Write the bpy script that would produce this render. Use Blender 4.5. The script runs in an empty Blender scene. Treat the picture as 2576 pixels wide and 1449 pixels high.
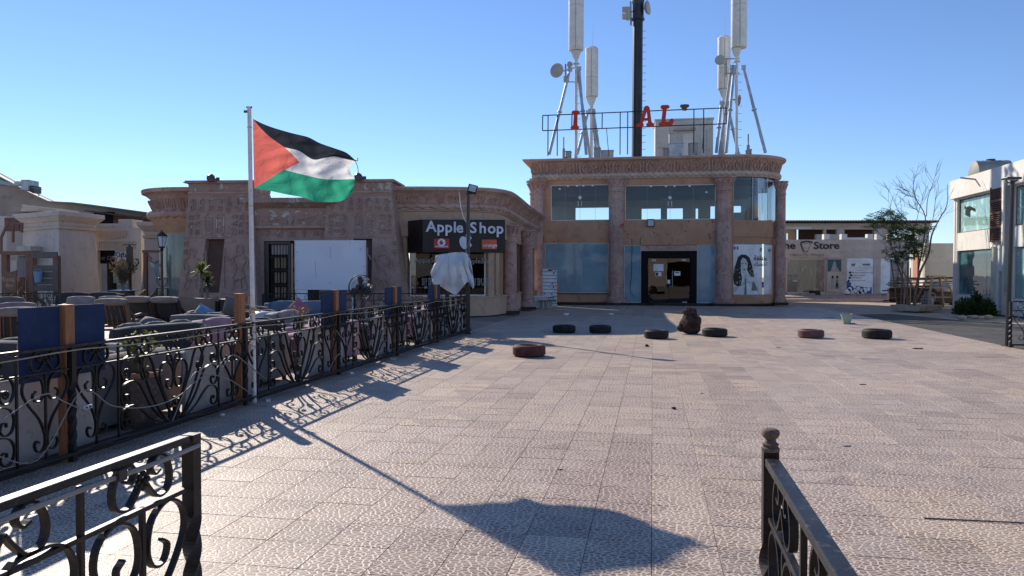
import bpy, math, random
from math import sin, cos, pi, radians, sqrt
from mathutils import Vector, Matrix
random.seed(7)
SC = bpy.context.scene
COL = SC.collection
R = radians

# ---------------------------------------------------------------- camera, world, sun, exposure
FPX, CH = 1900.0, 1.7
PITCH = math.atan(39.5 / FPX)
cam_d = bpy.data.cameras.new('camera'); cam = bpy.data.objects.new('camera', cam_d); COL.objects.link(cam)
cam.location = (0, 0, CH); cam.rotation_euler = (pi/2 - PITCH, 0, 0)
cam_d.sensor_width = 36; cam_d.lens = 36 * FPX / 2576
cam_d.clip_start = 0.05; cam_d.clip_end = 3000
SC.camera = cam
AZ, EL = R(33.2), R(28.4)      # sun stands to the left of the view axis, low, in front
world = bpy.data.worlds.new('World'); SC.world = world; world.use_nodes = True
wn = world.node_tree.nodes; wl = world.node_tree.links
for n in list(wn): wn.remove(n)
wo = wn.new('ShaderNodeOutputWorld'); bg = wn.new('ShaderNodeBackground'); sk = wn.new('ShaderNodeTexSky')
sk.sky_type = 'NISHITA'; sk.sun_disc = False; sk.sun_elevation = EL; sk.sun_rotation = -AZ
sk.altitude = 0; sk.air_density = 0.85; sk.dust_density = 0.0; sk.ozone_density = 3.2
bg.inputs[1].default_value = 0.095
tint = wn.new('ShaderNodeMix'); tint.data_type = 'RGBA'; tint.blend_type = 'MULTIPLY'; tint.inputs[0].default_value = 1; tint.inputs[7].default_value = (.90, .965, 1.12, 1)
wl.new(sk.outputs[0], tint.inputs[6]); wl.new(tint.outputs[2], bg.inputs[0]); wl.new(bg.outputs[0], wo.inputs[0])
sun_d = bpy.data.lights.new('sun', 'SUN'); sun = bpy.data.objects.new('sun', sun_d); COL.objects.link(sun)
sun_d.energy = 3.8; sun_d.angle = R(0.55); sun_d.color = (1.0, 0.90, 0.775)
sdir = Vector((-sin(AZ)*cos(EL), cos(AZ)*cos(EL), sin(EL)))
sun.rotation_euler = sdir.to_track_quat('Z', 'Y').to_euler(); sun.location = (-20, 30, 30)
SC.view_settings.view_transform = 'Standard'; SC.view_settings.look = 'None'
SC.view_settings.exposure = 0.60; SC.view_settings.gamma = 1; SC.view_settings.use_curve_mapping = False
SC.render.resolution_x = 1024; SC.render.resolution_y = 576

# ---------------------------------------------------------------- measuring helpers
def ray(u, v):
    x = (u - 1288) / FPX; z = -(v - 724.5) / FPX
    return Vector((x, cos(PITCH) + z*sin(PITCH), -sin(PITCH) + z*cos(PITCH)))
def Gz(u, v, z=0.0):
    d = ray(u, v); t = (z - CH) / d.z
    return Vector((d.x*t, d.y*t, z))
def PY(u, v, Y):
    d = ray(u, v); t = Y / d.y
    return Vector((d.x*t, Y, CH + d.z*t))
GA = R(10.55)                      # the paving lines run this much right of the view axis
GD = Vector((sin(GA), cos(GA), 0)) # along the lines
class Frame:
    def __init__(s, ox, oy, ang):
        s.o = Vector((ox, oy, 0)); s.a = ang
        s.e = Vector((cos(ang), sin(ang), 0)); s.n = Vector((-sin(ang), cos(ang), 0))
    def hit(s, u, v, yl=0.0):
        d = ray(u, v); c = Vector((0, 0, CH))
        t = (yl - (c - s.o).dot(s.n)) / d.dot(s.n); p = c + d*t
        return (p - s.o).dot(s.e), p.z
    def loc(s, p): return (p - s.o).dot(s.e), (p - s.o).dot(s.n)
    def w(s, x, y, z=0): return s.o + s.e*x + s.n*y + Vector((0, 0, z))
def zA(x, y): return .3086*x, 383.3+.3086*y
def zB(x, y): return 447.2+.2866*x, 383.3+.2866*y
def zC(x, y): return 958.3+.2646*x, 447.2+.2646*y
def zD(x, y): return 1277.8+.3087*x, 351.4+.3087*y
def zE(x, y): return 1309.7+.2822*x, .2822*y
def zF(x, y): return 1916.7+.3528*x, 383.3+.3528*y
def zL(x, y): return .2470*x, 408.9+.2470*y
def zP(x, y): return 447.2+.2205*x, 434.5+.2205*y
def zT(x, y): return 2197.8+.2556*x, 434.5+.2556*y
def zG(x, y): return 575+.2293*x, 242.8+.2293*y
def zS(x, y): return 1916.7+.1764*x, 543.1+.1764*y

# ---------------------------------------------------------------- objects
def tag(o, label=None, cat=None, group=None, kind=None):
    if label: o['label'] = label
    if cat: o['category'] = cat
    if group: o['group'] = group
    if kind: o['kind'] = kind
    return o
def thing(name, label, cat, loc=(0, 0, 0), rz=0, group=None):
    o = bpy.data.objects.new(name, None); COL.objects.link(o)
    o.empty_display_size = .2
    o.location = loc; o.rotation_euler = (0, 0, rz)
    return tag(o, label, cat, group)
def inst(name, mesh, parent, loc=(0, 0, 0), rot=(0, 0, 0), sc=(1, 1, 1)):
    o = bpy.data.objects.new(name, mesh); COL.objects.link(o)
    o.parent = parent; o.location = loc; o.rotation_euler = rot; o.scale = sc
    return o
def copy_tree(o, parent=None):
    c = o.copy(); COL.objects.link(c); c.parent = parent
    for ch in o.children: copy_tree(ch, c)
    return c
def spline(pts, k=6):
    pts = [Vector(p) for p in pts]
    if len(pts) < 3: return pts
    P = [pts[0]*2-pts[1]] + pts + [pts[-1]*2-pts[-2]]; out = []
    for i in range(1, len(P)-2):
        a, b, c, d = P[i-1], P[i], P[i+1], P[i+2]
        for j in range(k):
            t = j/k
            out.append(.5*((2*b)+(c-a)*t+(2*a-5*b+4*c-d)*t*t+(3*b-a-3*c+d)*t*t*t))
    out.append(pts[-1]); return out
class MB:
    def __init__(s): s.v = []; s.f = []; s.m = []; s.mi = 0; s.uv = None
    def add(s, vs, fs):
        b = len(s.v); s.v += [tuple(x) for x in vs]
        for f in fs: s.f.append(tuple(b+i for i in f)); s.m.append(s.mi)
        return s
    def box(s, x0, x1, y0, y1, z0, z1, T=None):
        vs = [(x0,y0,z0),(x1,y0,z0),(x1,y1,z0),(x0,y1,z0),(x0,y0,z1),(x1,y0,z1),(x1,y1,z1),(x0,y1,z1)]
        if T: vs = [T @ Vector(p) for p in vs]
        return s.add(vs, [(0,3,2,1),(4,5,6,7),(0,1,5,4),(1,2,6,5),(2,3,7,6),(3,0,4,7)])
    def cb(s, c, size, T=None):
        return s.box(c[0]-size[0]/2, c[0]+size[0]/2, c[1]-size[1]/2, c[1]+size[1]/2, c[2]-size[2]/2, c[2]+size[2]/2, T)
    def hexa(s, b4, t4): # bottom and top quads, counter-clockwise from above
        return s.add(list(b4)+list(t4), [(0,3,2,1),(4,5,6,7),(0,1,5,4),(1,2,6,5),(2,3,7,6),(3,0,4,7)])
    def beam(s, p0, p1, w, h, up=(0, 0, 1)):
        p0 = Vector(p0); p1 = Vector(p1); d = p1-p0; L = d.length; d.normalize()
        u = Vector(up)
        if abs(d.dot(u)) > .98: u = Vector((0, 1, 0))
        a = d.cross(u).normalized(); b = a.cross(d).normalized()
        q = [p0+a*i*w/2+b*j*h/2 for i, j in ((-1,-1),(1,-1),(1,1),(-1,1))]
        q += [x+d*L for x in q]
        return s.add(q, [(0,1,2,3),(7,6,5,4),(0,4,5,1),(1,5,6,2),(2,6,7,3),(3,7,4,0)])
    def tube(s, pts, r, n=8, cap=True):
        pts = [Vector(p) for p in pts]; N = len(pts)
        rs = r if isinstance(r, (list, tuple)) else [r]*N
        ref = None; vs = []
        for i, p in enumerate(pts):
            d = (pts[min(i+1, N-1)]-pts[max(i-1, 0)]).normalized()
            if ref is None:
                ref = Vector((0, 0, 1)) if abs(d.z) < .9 else Vector((1, 0, 0))
            a = d.cross(ref)
            if a.length < 1e-4: a = d.cross(Vector((0, 1, 0)))
            a.normalize(); b = a.cross(d).normalized(); ref = b
            for k in range(n):
                t = 2*pi*k/n; vs.append(p+a*cos(t)*rs[i]+b*sin(t)*rs[i])
        fs = [(i*n+k, i*n+(k+1) % n, (i+1)*n+(k+1) % n, (i+1)*n+k) for i in range(N-1) for k in range(n)]
        if cap: fs += [tuple(range(n))[::-1], tuple((N-1)*n+k for k in range(n))]
        return s.add(vs, fs)
    def cyl(s, p0, p1, r0, r1=None, n=16): return s.tube([p0, p1], [r0, r0 if r1 is None else r1], n)
    def strip(s, pts, t, w, y=0.0): # flat bar following an x,z path; t in plane, w across it
        P = [Vector((p[0], 0, p[1])) for p in pts]; N = len(P); vs = []
        for i, p in enumerate(P):
            d = (P[min(i+1, N-1)]-P[max(i-1, 0)]).normalized(); a = Vector((-d.z, 0, d.x))
            for q in (p+a*t/2, p-a*t/2):
                vs.append((q.x, y-w/2, q.z)); vs.append((q.x, y+w/2, q.z))
        fs = []
        for i in range(N-1):
            b = i*4; c = b+4
            fs += [(b, b+1, c+1, c), (b+2, c+2, c+3, b+3), (b, c, c+2, b+2), (b+1, b+3, c+3, c+1)]
        fs += [(0, 2, 3, 1), ((N-1)*4, (N-1)*4+1, (N-1)*4+3, (N-1)*4+2)]
        return s.add(vs, fs)
    def lathe(s, prof, c=(0, 0, 0), n=20, cap=True, axis='Z', fl=None):
        vs = []
        for r, z in prof:
            for k in range(n):
                t = 2*pi*k/n; rr = r*(1 if not fl else fl(t, z))
                q = (rr*cos(t), rr*sin(t), z)
                if axis == 'Y': q = (q[0], q[2], q[1])
                if axis == 'X': q = (q[2], q[0], q[1])
                vs.append((q[0]+c[0], q[1]+c[1], q[2]+c[2]))
        N = len(prof)
        fs = [(i*n+k, i*n+(k+1) % n, (i+1)*n+(k+1) % n, (i+1)*n+k) for i in range(N-1) for k in range(n)]
        if cap: fs += [tuple(range(n))[::-1], tuple((N-1)*n+k for k in range(n))]
        return s.add(vs, fs)
    def prism(s, poly, y0, y1): # x,z outline with real depth along y
        n = len(poly)
        ar = sum(poly[i][0]*poly[(i+1) % n][1]-poly[(i+1) % n][0]*poly[i][1] for i in range(n))
        if ar < 0: poly = poly[::-1]
        vs = [(p[0], y0, p[1]) for p in poly]+[(p[0], y1, p[1]) for p in poly]
        return s.add(vs, [tuple(range(n)), tuple(range(2*n-1, n-1, -1))]+[(i, n+i, n+(i+1) % n, (i+1) % n) for i in range(n)])
    def slab(s, poly, z0, z1): # x,y outline with height
        n = len(poly)
        ar = sum(poly[i][0]*poly[(i+1) % n][1]-poly[(i+1) % n][0]*poly[i][1] for i in range(n))
        if ar < 0: poly = poly[::-1]
        vs = [(p[0], p[1], z0) for p in poly]+[(p[0], p[1], z1) for p in poly]
        return s.add(vs, [tuple(range(n))[::-1], tuple(range(n, 2*n))]+[(i, (i+1) % n, n+(i+1) % n, n+i) for i in range(n)])
    def sweep(s, path, prof, zk=None, caps=True): # profile (outward, z) closed loop along a plan path
        N = len(path); M = len(prof); vs = []
        for i in range(N):
            a = Vector(path[max(i-1, 0)]); b = Vector(path[i]); c = Vector(path[min(i+1, N-1)])
            d1 = (b-a).normalized() if i else (c-b).normalized(); d2 = (c-b).normalized() if i < N-1 else d1
            n1 = Vector((d1.y, -d1.x)); n2 = Vector((d2.y, -d2.x)); m = (n1+n2).normalized()
            m = m/max(.5, m.dot(n1))
            for o, z in prof: vs.append((b.x+m.x*o, b.y+m.y*o, z if zk is None else z*zk[i]))
        fs = [(i*M+k, (i+1)*M+k, (i+1)*M+(k+1) % M, i*M+(k+1) % M) for i in range(N-1) for k in range(M)]
        if caps: fs += [tuple(range(M)), tuple((N-1)*M+k for k in range(M))[::-1]]
        return s.add(vs, fs)
    def rbox(s, x0, x1, y0, y1, z0, z1, r=.06, n=5, puff=0, T=None, seed=0):
        h = Vector(((x1-x0)/2, (y1-y0)/2, (z1-z0)/2)); c = Vector(((x0+x1)/2, (y0+y1)/2, (z0+z1)/2))
        r = min(r, h.x, h.y, h.z); inn = Vector((h.x-r, h.y-r, h.z-r)); rnd = random.Random(seed)
        ph = [rnd.uniform(0, 6) for _ in range(4)]
        for ax in range(3):
            for sg in (-1, 1):
                vs = []
                for i in range(n+1):
                    for j in range(n+1):
                        a = -1+2*i/n; b = -1+2*j/n
                        p = [0, 0, 0]; p[ax] = sg; p[(ax+1) % 3] = a; p[(ax+2) % 3] = b
                        q = Vector((p[0]*h.x, p[1]*h.y, p[2]*h.z))
                        k = Vector([max(-inn[m], min(inn[m], q[m])) for m in range(3)])
                        # spread samples so that corners get rounded
                        dd = Vector((p[0], p[1], p[2]))
                        for m in range(3): dd[m] = dd[m]**3
                        dd = Vector([dd[m] if abs(q[m]) >= inn[m]-1e-6 else 0 for m in range(3)])
                        if dd.length < 1e-6: dd[ax] = sg
                        o = k+dd.normalized()*r
                        if puff:
                            o[ax] += sg*puff*(1-a*a)*(1-b*b)+.25*puff*sin(5*a+ph[0])*cos(4*b+ph[1])
                        o = o+c
                        vs.append(T @ o if T else o)
                fs = []
                for i in range(n):
                    for j in range(n):
                        q = (i*(n+1)+j, (i+1)*(n+1)+j, (i+1)*(n+1)+j+1, i*(n+1)+j+1)
                        fs.append(q if sg > 0 else q[::-1])
                s.add(vs, fs)
        return s
    def ball(s, c, r, n=8, sq=(1, 1, 1), rough=0, seed=0):
        rnd = random.Random(seed); prof = []
        vs = []; m = n
        for i in range(1, m):
            t = pi*i/m
            for k in range(2*n):
                a = pi*k/n; rr = r*(1+rough*(rnd.random()-.5))
                vs.append((c[0]+rr*sq[0]*sin(t)*cos(a), c[1]+rr*sq[1]*sin(t)*sin(a), c[2]+rr*sq[2]*cos(t)))
        K = 2*n; b = len(vs)
        vs += [(c[0], c[1], c[2]+r*sq[2]), (c[0], c[1], c[2]-r*sq[2])]
        fs = [(i*K+k, (i+1)*K+k, (i+1)*K+(k+1) % K, i*K+(k+1) % K) for i in range(m-2) for k in range(K)]
        fs += [(b, k, (k+1) % K) for k in range(K)]+[(b+1, (m-2)*K+(k+1) % K, (m-2)*K+k) for k in range(K)]
        return s.add(vs, fs)
    def wall(s, x0, x1, z0, z1, holes, y0, y1): # upright wall in the x,z plane with rectangular openings
        xs = sorted({x0, x1, *[min(x1, max(x0, h[k])) for h in holes for k in (0, 1)]})
        zs = sorted({z0, z1, *[min(z1, max(z0, h[k])) for h in holes for k in (2, 3)]})
        def solid(i, j):
            if i < 0 or j < 0 or i >= len(xs)-1 or j >= len(zs)-1: return False
            cx = (xs[i]+xs[i+1])/2; cz = (zs[j]+zs[j+1])/2
            return not any(h[0] < cx < h[1] and h[2] < cz < h[3] for h in holes)
        for i in range(len(xs)-1):
            for j in range(len(zs)-1):
                if not solid(i, j): continue
                a, b, c, d = xs[i], xs[i+1], zs[j], zs[j+1]
                vs = [(a,y0,c),(b,y0,c),(b,y1,c),(a,y1,c),(a,y0,d),(b,y0,d),(b,y1,d),(a,y1,d)]
                fs = [(0,1,5,4),(2,3,7,6)]
                if not solid(i-1, j): fs.append((3,0,4,7))
                if not solid(i+1, j): fs.append((1,2,6,5))
                if not solid(i, j-1): fs.append((0,3,2,1))
                if not solid(i, j+1): fs.append((4,5,6,7))
                s.add(vs, fs)
        return s
    def leaf(s, c, d, n, L, W):
        c = Vector(c); d = Vector(d).normalized(); n = Vector(n); a = d.cross(n)
        if a.length < 1e-3: a = Vector((1, 0, 0))
        a.normalize()
        return s.add([c, c+d*L*.45+a*W/2, c+d*L, c+d*L*.45-a*W/2], [(0, 1, 2, 3)])
    def mesh(s, name, mat, smooth=False, ang=40):
        me = bpy.data.meshes.new(name); me.from_pydata(s.v, [], s.f)
        mats = mat if isinstance(mat, (list, tuple)) else [mat]
        for m in mats: me.materials.append(m)
        if len(mats) > 1: me.polygons.foreach_set('material_index', s.m)
        if smooth:
            me.polygons.foreach_set('use_smooth', [True]*len(me.polygons))
            me.update()
            try: me.set_sharp_from_angle(angle=R(ang))
            except Exception: pass
        me.update(); return me
    def build(s, name, mat, parent=None, loc=(0, 0, 0), rot=(0, 0, 0), smooth=False, ang=40, bevel=0, merge=False, seg=2):
        me = s.mesh(name, mat, smooth, ang)
        if merge:
            import bmesh
            bm = bmesh.new(); bm.from_mesh(me); bmesh.ops.remove_doubles(bm, verts=bm.verts, dist=1e-4); bm.to_mesh(me); bm.free()
        o = bpy.data.objects.new(name, me); COL.objects.link(o)
        o.parent = parent; o.location = loc; o.rotation_euler = rot
        if bevel:
            b = o.modifiers.new('bevel', 'BEVEL'); b.width = bevel; b.segments = seg; b.limit_method = 'ANGLE'; b.angle_limit = R(40)
        return o
DG = None
_tm = {}
def text(name, body, size, mat, parent, loc, rz=0, extrude=.01, off=0, align='CENTER', sx=1.0, shear=0, space=1.0):
    cu = bpy.data.curves.new('t', 'FONT'); cu.body = body; cu.size = size; cu.extrude = extrude; cu.offset = off
    cu.align_x = align; cu.align_y = 'BOTTOM_BASELINE'; cu.shear = shear; cu.space_character = space; cu.resolution_u = 3
    o = bpy.data.objects.new('t', cu); COL.objects.link(o)
    bpy.context.view_layer.update()
    me = bpy.data.meshes.new_from_object(o.evaluated_get(bpy.context.evaluated_depsgraph_get()))
    bpy.data.objects.remove(o); bpy.data.curves.remove(cu)
    for v in me.vertices: v.co = (v.co.x*sx, -v.co.z, v.co.y)
    me.materials.clear(); me.materials.append(mat); me.name = name
    ob = bpy.data.objects.new(name, me); COL.objects.link(ob); ob.parent = parent; ob.location = loc; ob.rotation_euler = (0, 0, rz)
    return ob

# ---------------------------------------------------------------- materials
def nodes(name):
    m = bpy.data.materials.new(name); m.use_nodes = True; nt = m.node_tree
    return m, nt.nodes, nt.links, nt.nodes['Principled BSDF']
def N(ns, t, **k):
    n = ns.new(t)
    for a, b in k.items(): setattr(n, a, b)
    return n
def ramp(ns, stops):
    r = ns.new('ShaderNodeValToRGB'); e = r.color_ramp.elements
    while len(e) < len(stops): e.new(.5)
    for i, (p, c) in enumerate(stops):
        e[i].position = p; e[i].color = (*c, 1) if len(c) == 3 else c
    return r
def g(x): return (x, x, x)
def mixc(ns, ls, fac, a, b, mode='MIX'):
    m = ns.new('ShaderNodeMix'); m.data_type = 'RGBA'; m.blend_type = mode; m.clamp_factor = True
    for sock, val in ((m.inputs[0], fac), (m.inputs[6], a), (m.inputs[7], b)):
        if hasattr(val, 'links'): ls.new(val, sock)
        elif isinstance(val, (int, float)): sock.default_value = val
        else: sock.default_value = (*val, 1)
    return m.outputs[2]
def noise(ns, ls, vec, scale, detail=5, rough=.6, dist=0):
    n = ns.new('ShaderNodeTexNoise'); n.inputs['Scale'].default_value = scale; n.inputs['Detail'].default_value = detail
    n.inputs['Roughness'].default_value = rough; n.inputs['Distortion'].default_value = dist
    ls.new(vec, n.inputs['Vector']); return n.outputs[0]
def worn(name, c1, c2, c3=None, rough=.8, s=1.0, bump=.3, bs=12, chip=None, chipt=.62, metal=0, streak=.0, bd=.01, vary=0, spec=.3, chips=3.0):
    """colour drifting between c1 and c2, spots of c3, patches of 'chip', vertical streaks"""
    m, ns, ls, b = nodes(name)
    geo = ns.new('ShaderNodeNewGeometry'); P = geo.outputs['Position']
    col = mixc(ns, ls, ramp_out(ns, ls, noise(ns, ls, P, .9*s, 6), .38, .62), c1, c2)
    if c3: col = mixc(ns, ls, ramp_out(ns, ls, noise(ns, ls, P, 4.2*s, 8, .7), .52, .68), col, c3)
    if streak:
        mp = ns.new('ShaderNodeMapping'); mp.inputs['Scale'].default_value = (5, 5, .35); ls.new(P, mp.inputs[0])
        k = ramp_out(ns, ls, noise(ns, ls, mp.outputs[0], 1.6*s, 5), .50, .75)
        k2 = ns.new('ShaderNodeMath'); k2.operation = 'MULTIPLY'; ls.new(k, k2.inputs[0]); k2.inputs[1].default_value = streak
        col = mixc(ns, ls, k2.outputs[0], col, tuple(x*.45 for x in c1))
    if vary:
        oi = ns.new('ShaderNodeObjectInfo'); v = ns.new('ShaderNodeMapRange'); ls.new(oi.outputs['Random'], v.inputs[0])
        v.inputs[3].default_value = 1-vary; v.inputs[4].default_value = 1+vary
        cmb = ns.new('ShaderNodeCombineColor')
        for i in range(3): ls.new(v.outputs[0], cmb.inputs[i])
        col = mixc(ns, ls, 1.0, col, cmb.outputs[0], 'MULTIPLY')
    h = noise(ns, ls, P, bs*s, 8, .65)
    if chip:
        k = ramp_out(ns, ls, noise(ns, ls, P, chips*s, 7, .68, .6), chipt, chipt+.03)
        col = mixc(ns, ls, k, col, chip)
        mm = ns.new('ShaderNodeMath'); mm.operation = 'MULTIPLY_ADD'; ls.new(k, mm.inputs[0]); mm.inputs[1].default_value = -.5; ls.new(h, mm.inputs[2]); h = mm.outputs[0]
    ls.new(col, b.inputs['Base Color'])
    b.inputs['Roughness'].default_value = rough; b.inputs['Metallic'].default_value = metal
    b.inputs['Specular IOR Level'].default_value = spec
    if bump:
        bp = ns.new('ShaderNodeBump'); bp.inputs['Strength'].default_value = bump; bp.inputs['Distance'].default_value = bd
        ls.new(h, bp.inputs['Height']); ls.new(bp.outputs[0], b.inputs['Normal'])
    return m
def ramp_out(ns, ls, x, a, b):
    r = ns.new('ShaderNodeMapRange'); r.interpolation_type = 'SMOOTHSTEP'; ls.new(x, r.inputs[0])
    r.inputs[1].default_value = a; r.inputs[2].default_value = b; return r.outputs[0]
def plain(name, c, rough=.6, metal=0, spec=.5, bump=0, bs=40, emit=0):
    return worn(name, tuple(x*.88 for x in c), tuple(min(1, x*1.08) for x in c), None, rough, 2.0, bump, bs, metal=metal, spec=spec, bd=.004)
def wood(name, c1, c2, rough=.65, s=1):
    m, ns, ls, b = nodes(name)
    tc = ns.new('ShaderNodeTexCoord'); mp = ns.new('ShaderNodeMapping'); mp.inputs['Scale'].default_value = (14*s, 14*s, 1.2*s)
    ls.new(tc.outputs['Object'], mp.inputs[0])
    k = noise(ns, ls, mp.outputs[0], 2.2, 8, .65, 1.2)
    col = mixc(ns, ls, ramp_out(ns, ls, k, .35, .65), c1, c2)
    ls.new(col, b.inputs['Base Color']); b.inputs['Roughness'].default_value = rough
    bp = ns.new('ShaderNodeBump'); bp.inputs['Strength'].default_value = .3; bp.inputs['Distance'].default_value = .004
    ls.new(k, bp.inputs['Height']); ls.new(bp.outputs[0], b.inputs['Normal']); return m
def fabric(name, c, c2=None, rough=.9):
    m, ns, ls, b = nodes(name)
    geo = ns.new('ShaderNodeNewGeometry'); P = geo.outputs['Position']
    col = mixc(ns, ls, ramp_out(ns, ls, noise(ns, ls, P, 2.5, 6), .4, .65), c, c2 or tuple(x*.75 for x in c))
    ls.new(col, b.inputs['Base Color']); b.inputs['Roughness'].default_value = rough
    b.inputs['Specular IOR Level'].default_value = .2; b.inputs['Sheen Weight'].default_value = .25
    bp = ns.new('ShaderNodeBump'); bp.inputs['Strength'].default_value = .35; bp.inputs['Distance'].default_value = .012
    ls.new(noise(ns, ls, P, 9, 5), bp.inputs['Height']); ls.new(bp.outputs[0], b.inputs['Normal']); return m
def glass(name, tint=(.9, .95, .95), refl=1.0, opaque=None, op=0.0, rough=.01, wav=.0, ior=1.5, blot=0):
    """a pane: mirror by fresnel over clear (or partly coated) glass"""
    m, ns, ls, b = nodes(name); out = ns['Material Output']; ns.remove(b)
    tr = ns.new('ShaderNodeBsdfTransparent'); tr.inputs[0].default_value = (*tint, 1)
    body = tr.outputs[0]
    geo = ns.new('ShaderNodeNewGeometry'); P = geo.outputs['Position']
    if opaque:
        df = ns.new('ShaderNodeBsdfDiffuse')
        cc = mixc(ns, ls, ramp_out(ns, ls, noise(ns, ls, P, .8, 5), .35, .65), opaque, tuple(x*.78 for x in opaque))
        if blot: cc = mixc(ns, ls, ramp_out(ns, ls, noise(ns, ls, P, 1.6, 7, .6, 1.2), .56, .60), cc, tuple(min(1, x*1.5) for x in opaque))
        ls.new(cc, df.inputs[0])
        mx = ns.new('ShaderNodeMixShader'); mx.inputs[0].default_value = op
        ls.new(body, mx.inputs[1]); ls.new(df.outputs[0], mx.inputs[2]); body = mx.outputs[0]
    gl = ns.new('ShaderNodeBsdfGlossy'); gl.inputs['Roughness'].default_value = rough
    fr = ns.new('ShaderNodeFresnel'); fr.inputs[0].default_value = ior
    mu = ns.new('ShaderNodeMath'); mu.operation = 'MULTIPLY'; mu.use_clamp = True; ls.new(fr.outputs[0], mu.inputs[0]); mu.inputs[1].default_value = refl
    if wav:
        bp = ns.new('ShaderNodeBump'); bp.inputs['Strength'].default_value = wav; bp.inputs['Distance'].default_value = .05
        ls.new(noise(ns, ls, P, .9, 2), bp.inputs['Height']); ls.new(bp.outputs[0], gl.inputs['Normal'])
    mx = ns.new('ShaderNodeMixShader'); ls.new(mu.outputs[0], mx.inputs[0]); ls.new(body, mx.inputs[1]); ls.new(gl.outputs[0], mx.inputs[2])
    ls.new(mx.outputs[0], out.inputs[0]); return m
def tiles_mat():
    m, ns, ls, b = nodes('embossed_paving')
    geo = ns.new('ShaderNodeNewGeometry'); P0 = geo.outputs['Position']
    rot = ns.new('ShaderNodeMapping'); rot.vector_type = 'POINT'; rot.inputs['Rotation'].default_value = (0, 0, GA); ls.new(P0, rot.inputs[0]); P = rot.outputs[0]
    wob = ns.new('ShaderNodeTexNoise'); wob.inputs['Scale'].default_value = 9; wob.inputs['Detail'].default_value = 2; ls.new(P, wob.inputs['Vector'])
    vm = ns.new('ShaderNodeVectorMath'); vm.operation = 'MULTIPLY_ADD'; ls.new(wob.outputs['Color'], vm.inputs[0]); vm.inputs[1].default_value = (.03, .03, 0); ls.new(P, vm.inputs[2])
    # every slab was cast from the same mould: shift the stones per slab
    dv = ns.new('ShaderNodeVectorMath'); dv.operation = 'DIVIDE'; ls.new(P, dv.inputs[0]); dv.inputs[1].default_value = (.4, .4, 1)
    ad = ns.new('ShaderNodeVectorMath'); ad.operation = 'MULTIPLY'; ls.new(dv.outputs[0], ad.inputs[0]); ad.inputs[1].default_value = (1, 1, 0)
    fl = ns.new('ShaderNodeVectorMath'); fl.operation = 'FLOOR'; ls.new(ad.outputs[0], fl.inputs[0])
    wn_ = ns.new('ShaderNodeTexWhiteNoise'); wn_.noise_dimensions = '3D'; ls.new(fl.outputs[0], wn_.inputs['Vector'])
    off = ns.new('ShaderNodeVectorMath'); off.operation = 'MULTIPLY_ADD'; ls.new(wn_.outputs['Color'], off.inputs[0]); off.inputs[1].default_value = (7, 7, 0); ls.new(vm.outputs[0], off.inputs[2])
    mp = ns.new('ShaderNodeMapping'); mp.inputs['Scale'].default_value = (22, 31, 1); ls.new(off.outputs[0], mp.inputs[0])
    vo = ns.new('ShaderNodeTexVoronoi'); vo.feature = 'DISTANCE_TO_EDGE'; vo.voronoi_dimensions = '2D'; vo.inputs['Scale'].default_value = 1; ls.new(mp.outputs[0], vo.inputs['Vector'])
    vc = ns.new('ShaderNodeTexVoronoi'); vc.feature = 'F1'; vc.voronoi_dimensions = '2D'; vc.inputs['Scale'].default_value = 1; ls.new(mp.outputs[0], vc.inputs['Vector'])
    e = ramp_out(ns, ls, vo.outputs['Distance'], .06, .19)
    sep = ns.new('ShaderNodeSeparateColor'); ls.new(vc.outputs['Color'], sep.inputs[0])
    stone = mixc(ns, ls, sep.outputs[0], (.205, .130, .098), (.345, .246, .19))
    wear = ramp_out(ns, ls, noise(ns, ls, P, 2.6, 6), .42, .62)
    stone = mixc(ns, ls, wear, stone, (.36, .27, .213))
    col = mixc(ns, ls, e, (.66, .555, .45), stone)
    sp = ns.new('ShaderNodeSeparateColor'); ls.new(wn_.outputs['Color'], sp.inputs[0])
    r = ramp(ns, [(0, g(.80)), (.07, g(.90)), (.22, g(.97)), (1, g(1.04))]); ls.new(sp.outputs[1], r.inputs[0])
    col = mixc(ns, ls, 1.0, col, r.outputs[0], 'MULTIPLY')
    col = mixc(ns, ls, ramp_out(ns, ls, noise(ns, ls, P, .45, 7, .65), .5, .9), col, (.40, .32, .24))
    dv2 = ns.new('ShaderNodeVectorMath'); dv2.operation = 'DIVIDE'; ls.new(P, dv2.inputs[0]); dv2.inputs[1].default_value = (.8, 1.6, 1)
    ad2 = ns.new('ShaderNodeVectorMath'); ad2.operation = 'MULTIPLY'; ls.new(dv2.outputs[0], ad2.inputs[0]); ad2.inputs[1].default_value = (1, 1, 0)
    fl2 = ns.new('ShaderNodeVectorMath'); fl2.operation = 'FLOOR'; ls.new(ad2.outputs[0], fl2.inputs[0]); w2 = ns.new('ShaderNodeTexWhiteNoise'); ls.new(fl2.outputs[0], w2.inputs['Vector'])
    r2 = ramp(ns, [(0, (.83, .80, .80)), (.25, (.93, .92, .91)), (.6, (1, 1, 1)), (1, (1.10, 1.07, 1.0))]); ls.new(w2.outputs['Value'], r2.inputs[0]); col = mixc(ns, ls, 1.0, col, r2.outputs[0], 'MULTIPLY')
    d2 = ns.new('ShaderNodeMath'); d2.operation = 'MULTIPLY'; ls.new(ramp_out(ns, ls, noise(ns, ls, P, 1.3, 9, .75), .6, .75), d2.inputs[0]); d2.inputs[1].default_value = .45
    col = mixc(ns, ls, d2.outputs[0], col, (.2, .16, .14))
    ls.new(col, b.inputs['Base Color'])
    rr = ns.new('ShaderNodeMapRange'); ls.new(noise(ns, ls, P, 5, 5), rr.inputs[0]); rr.inputs[3].default_value = .40; rr.inputs[4].default_value = .68
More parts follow.
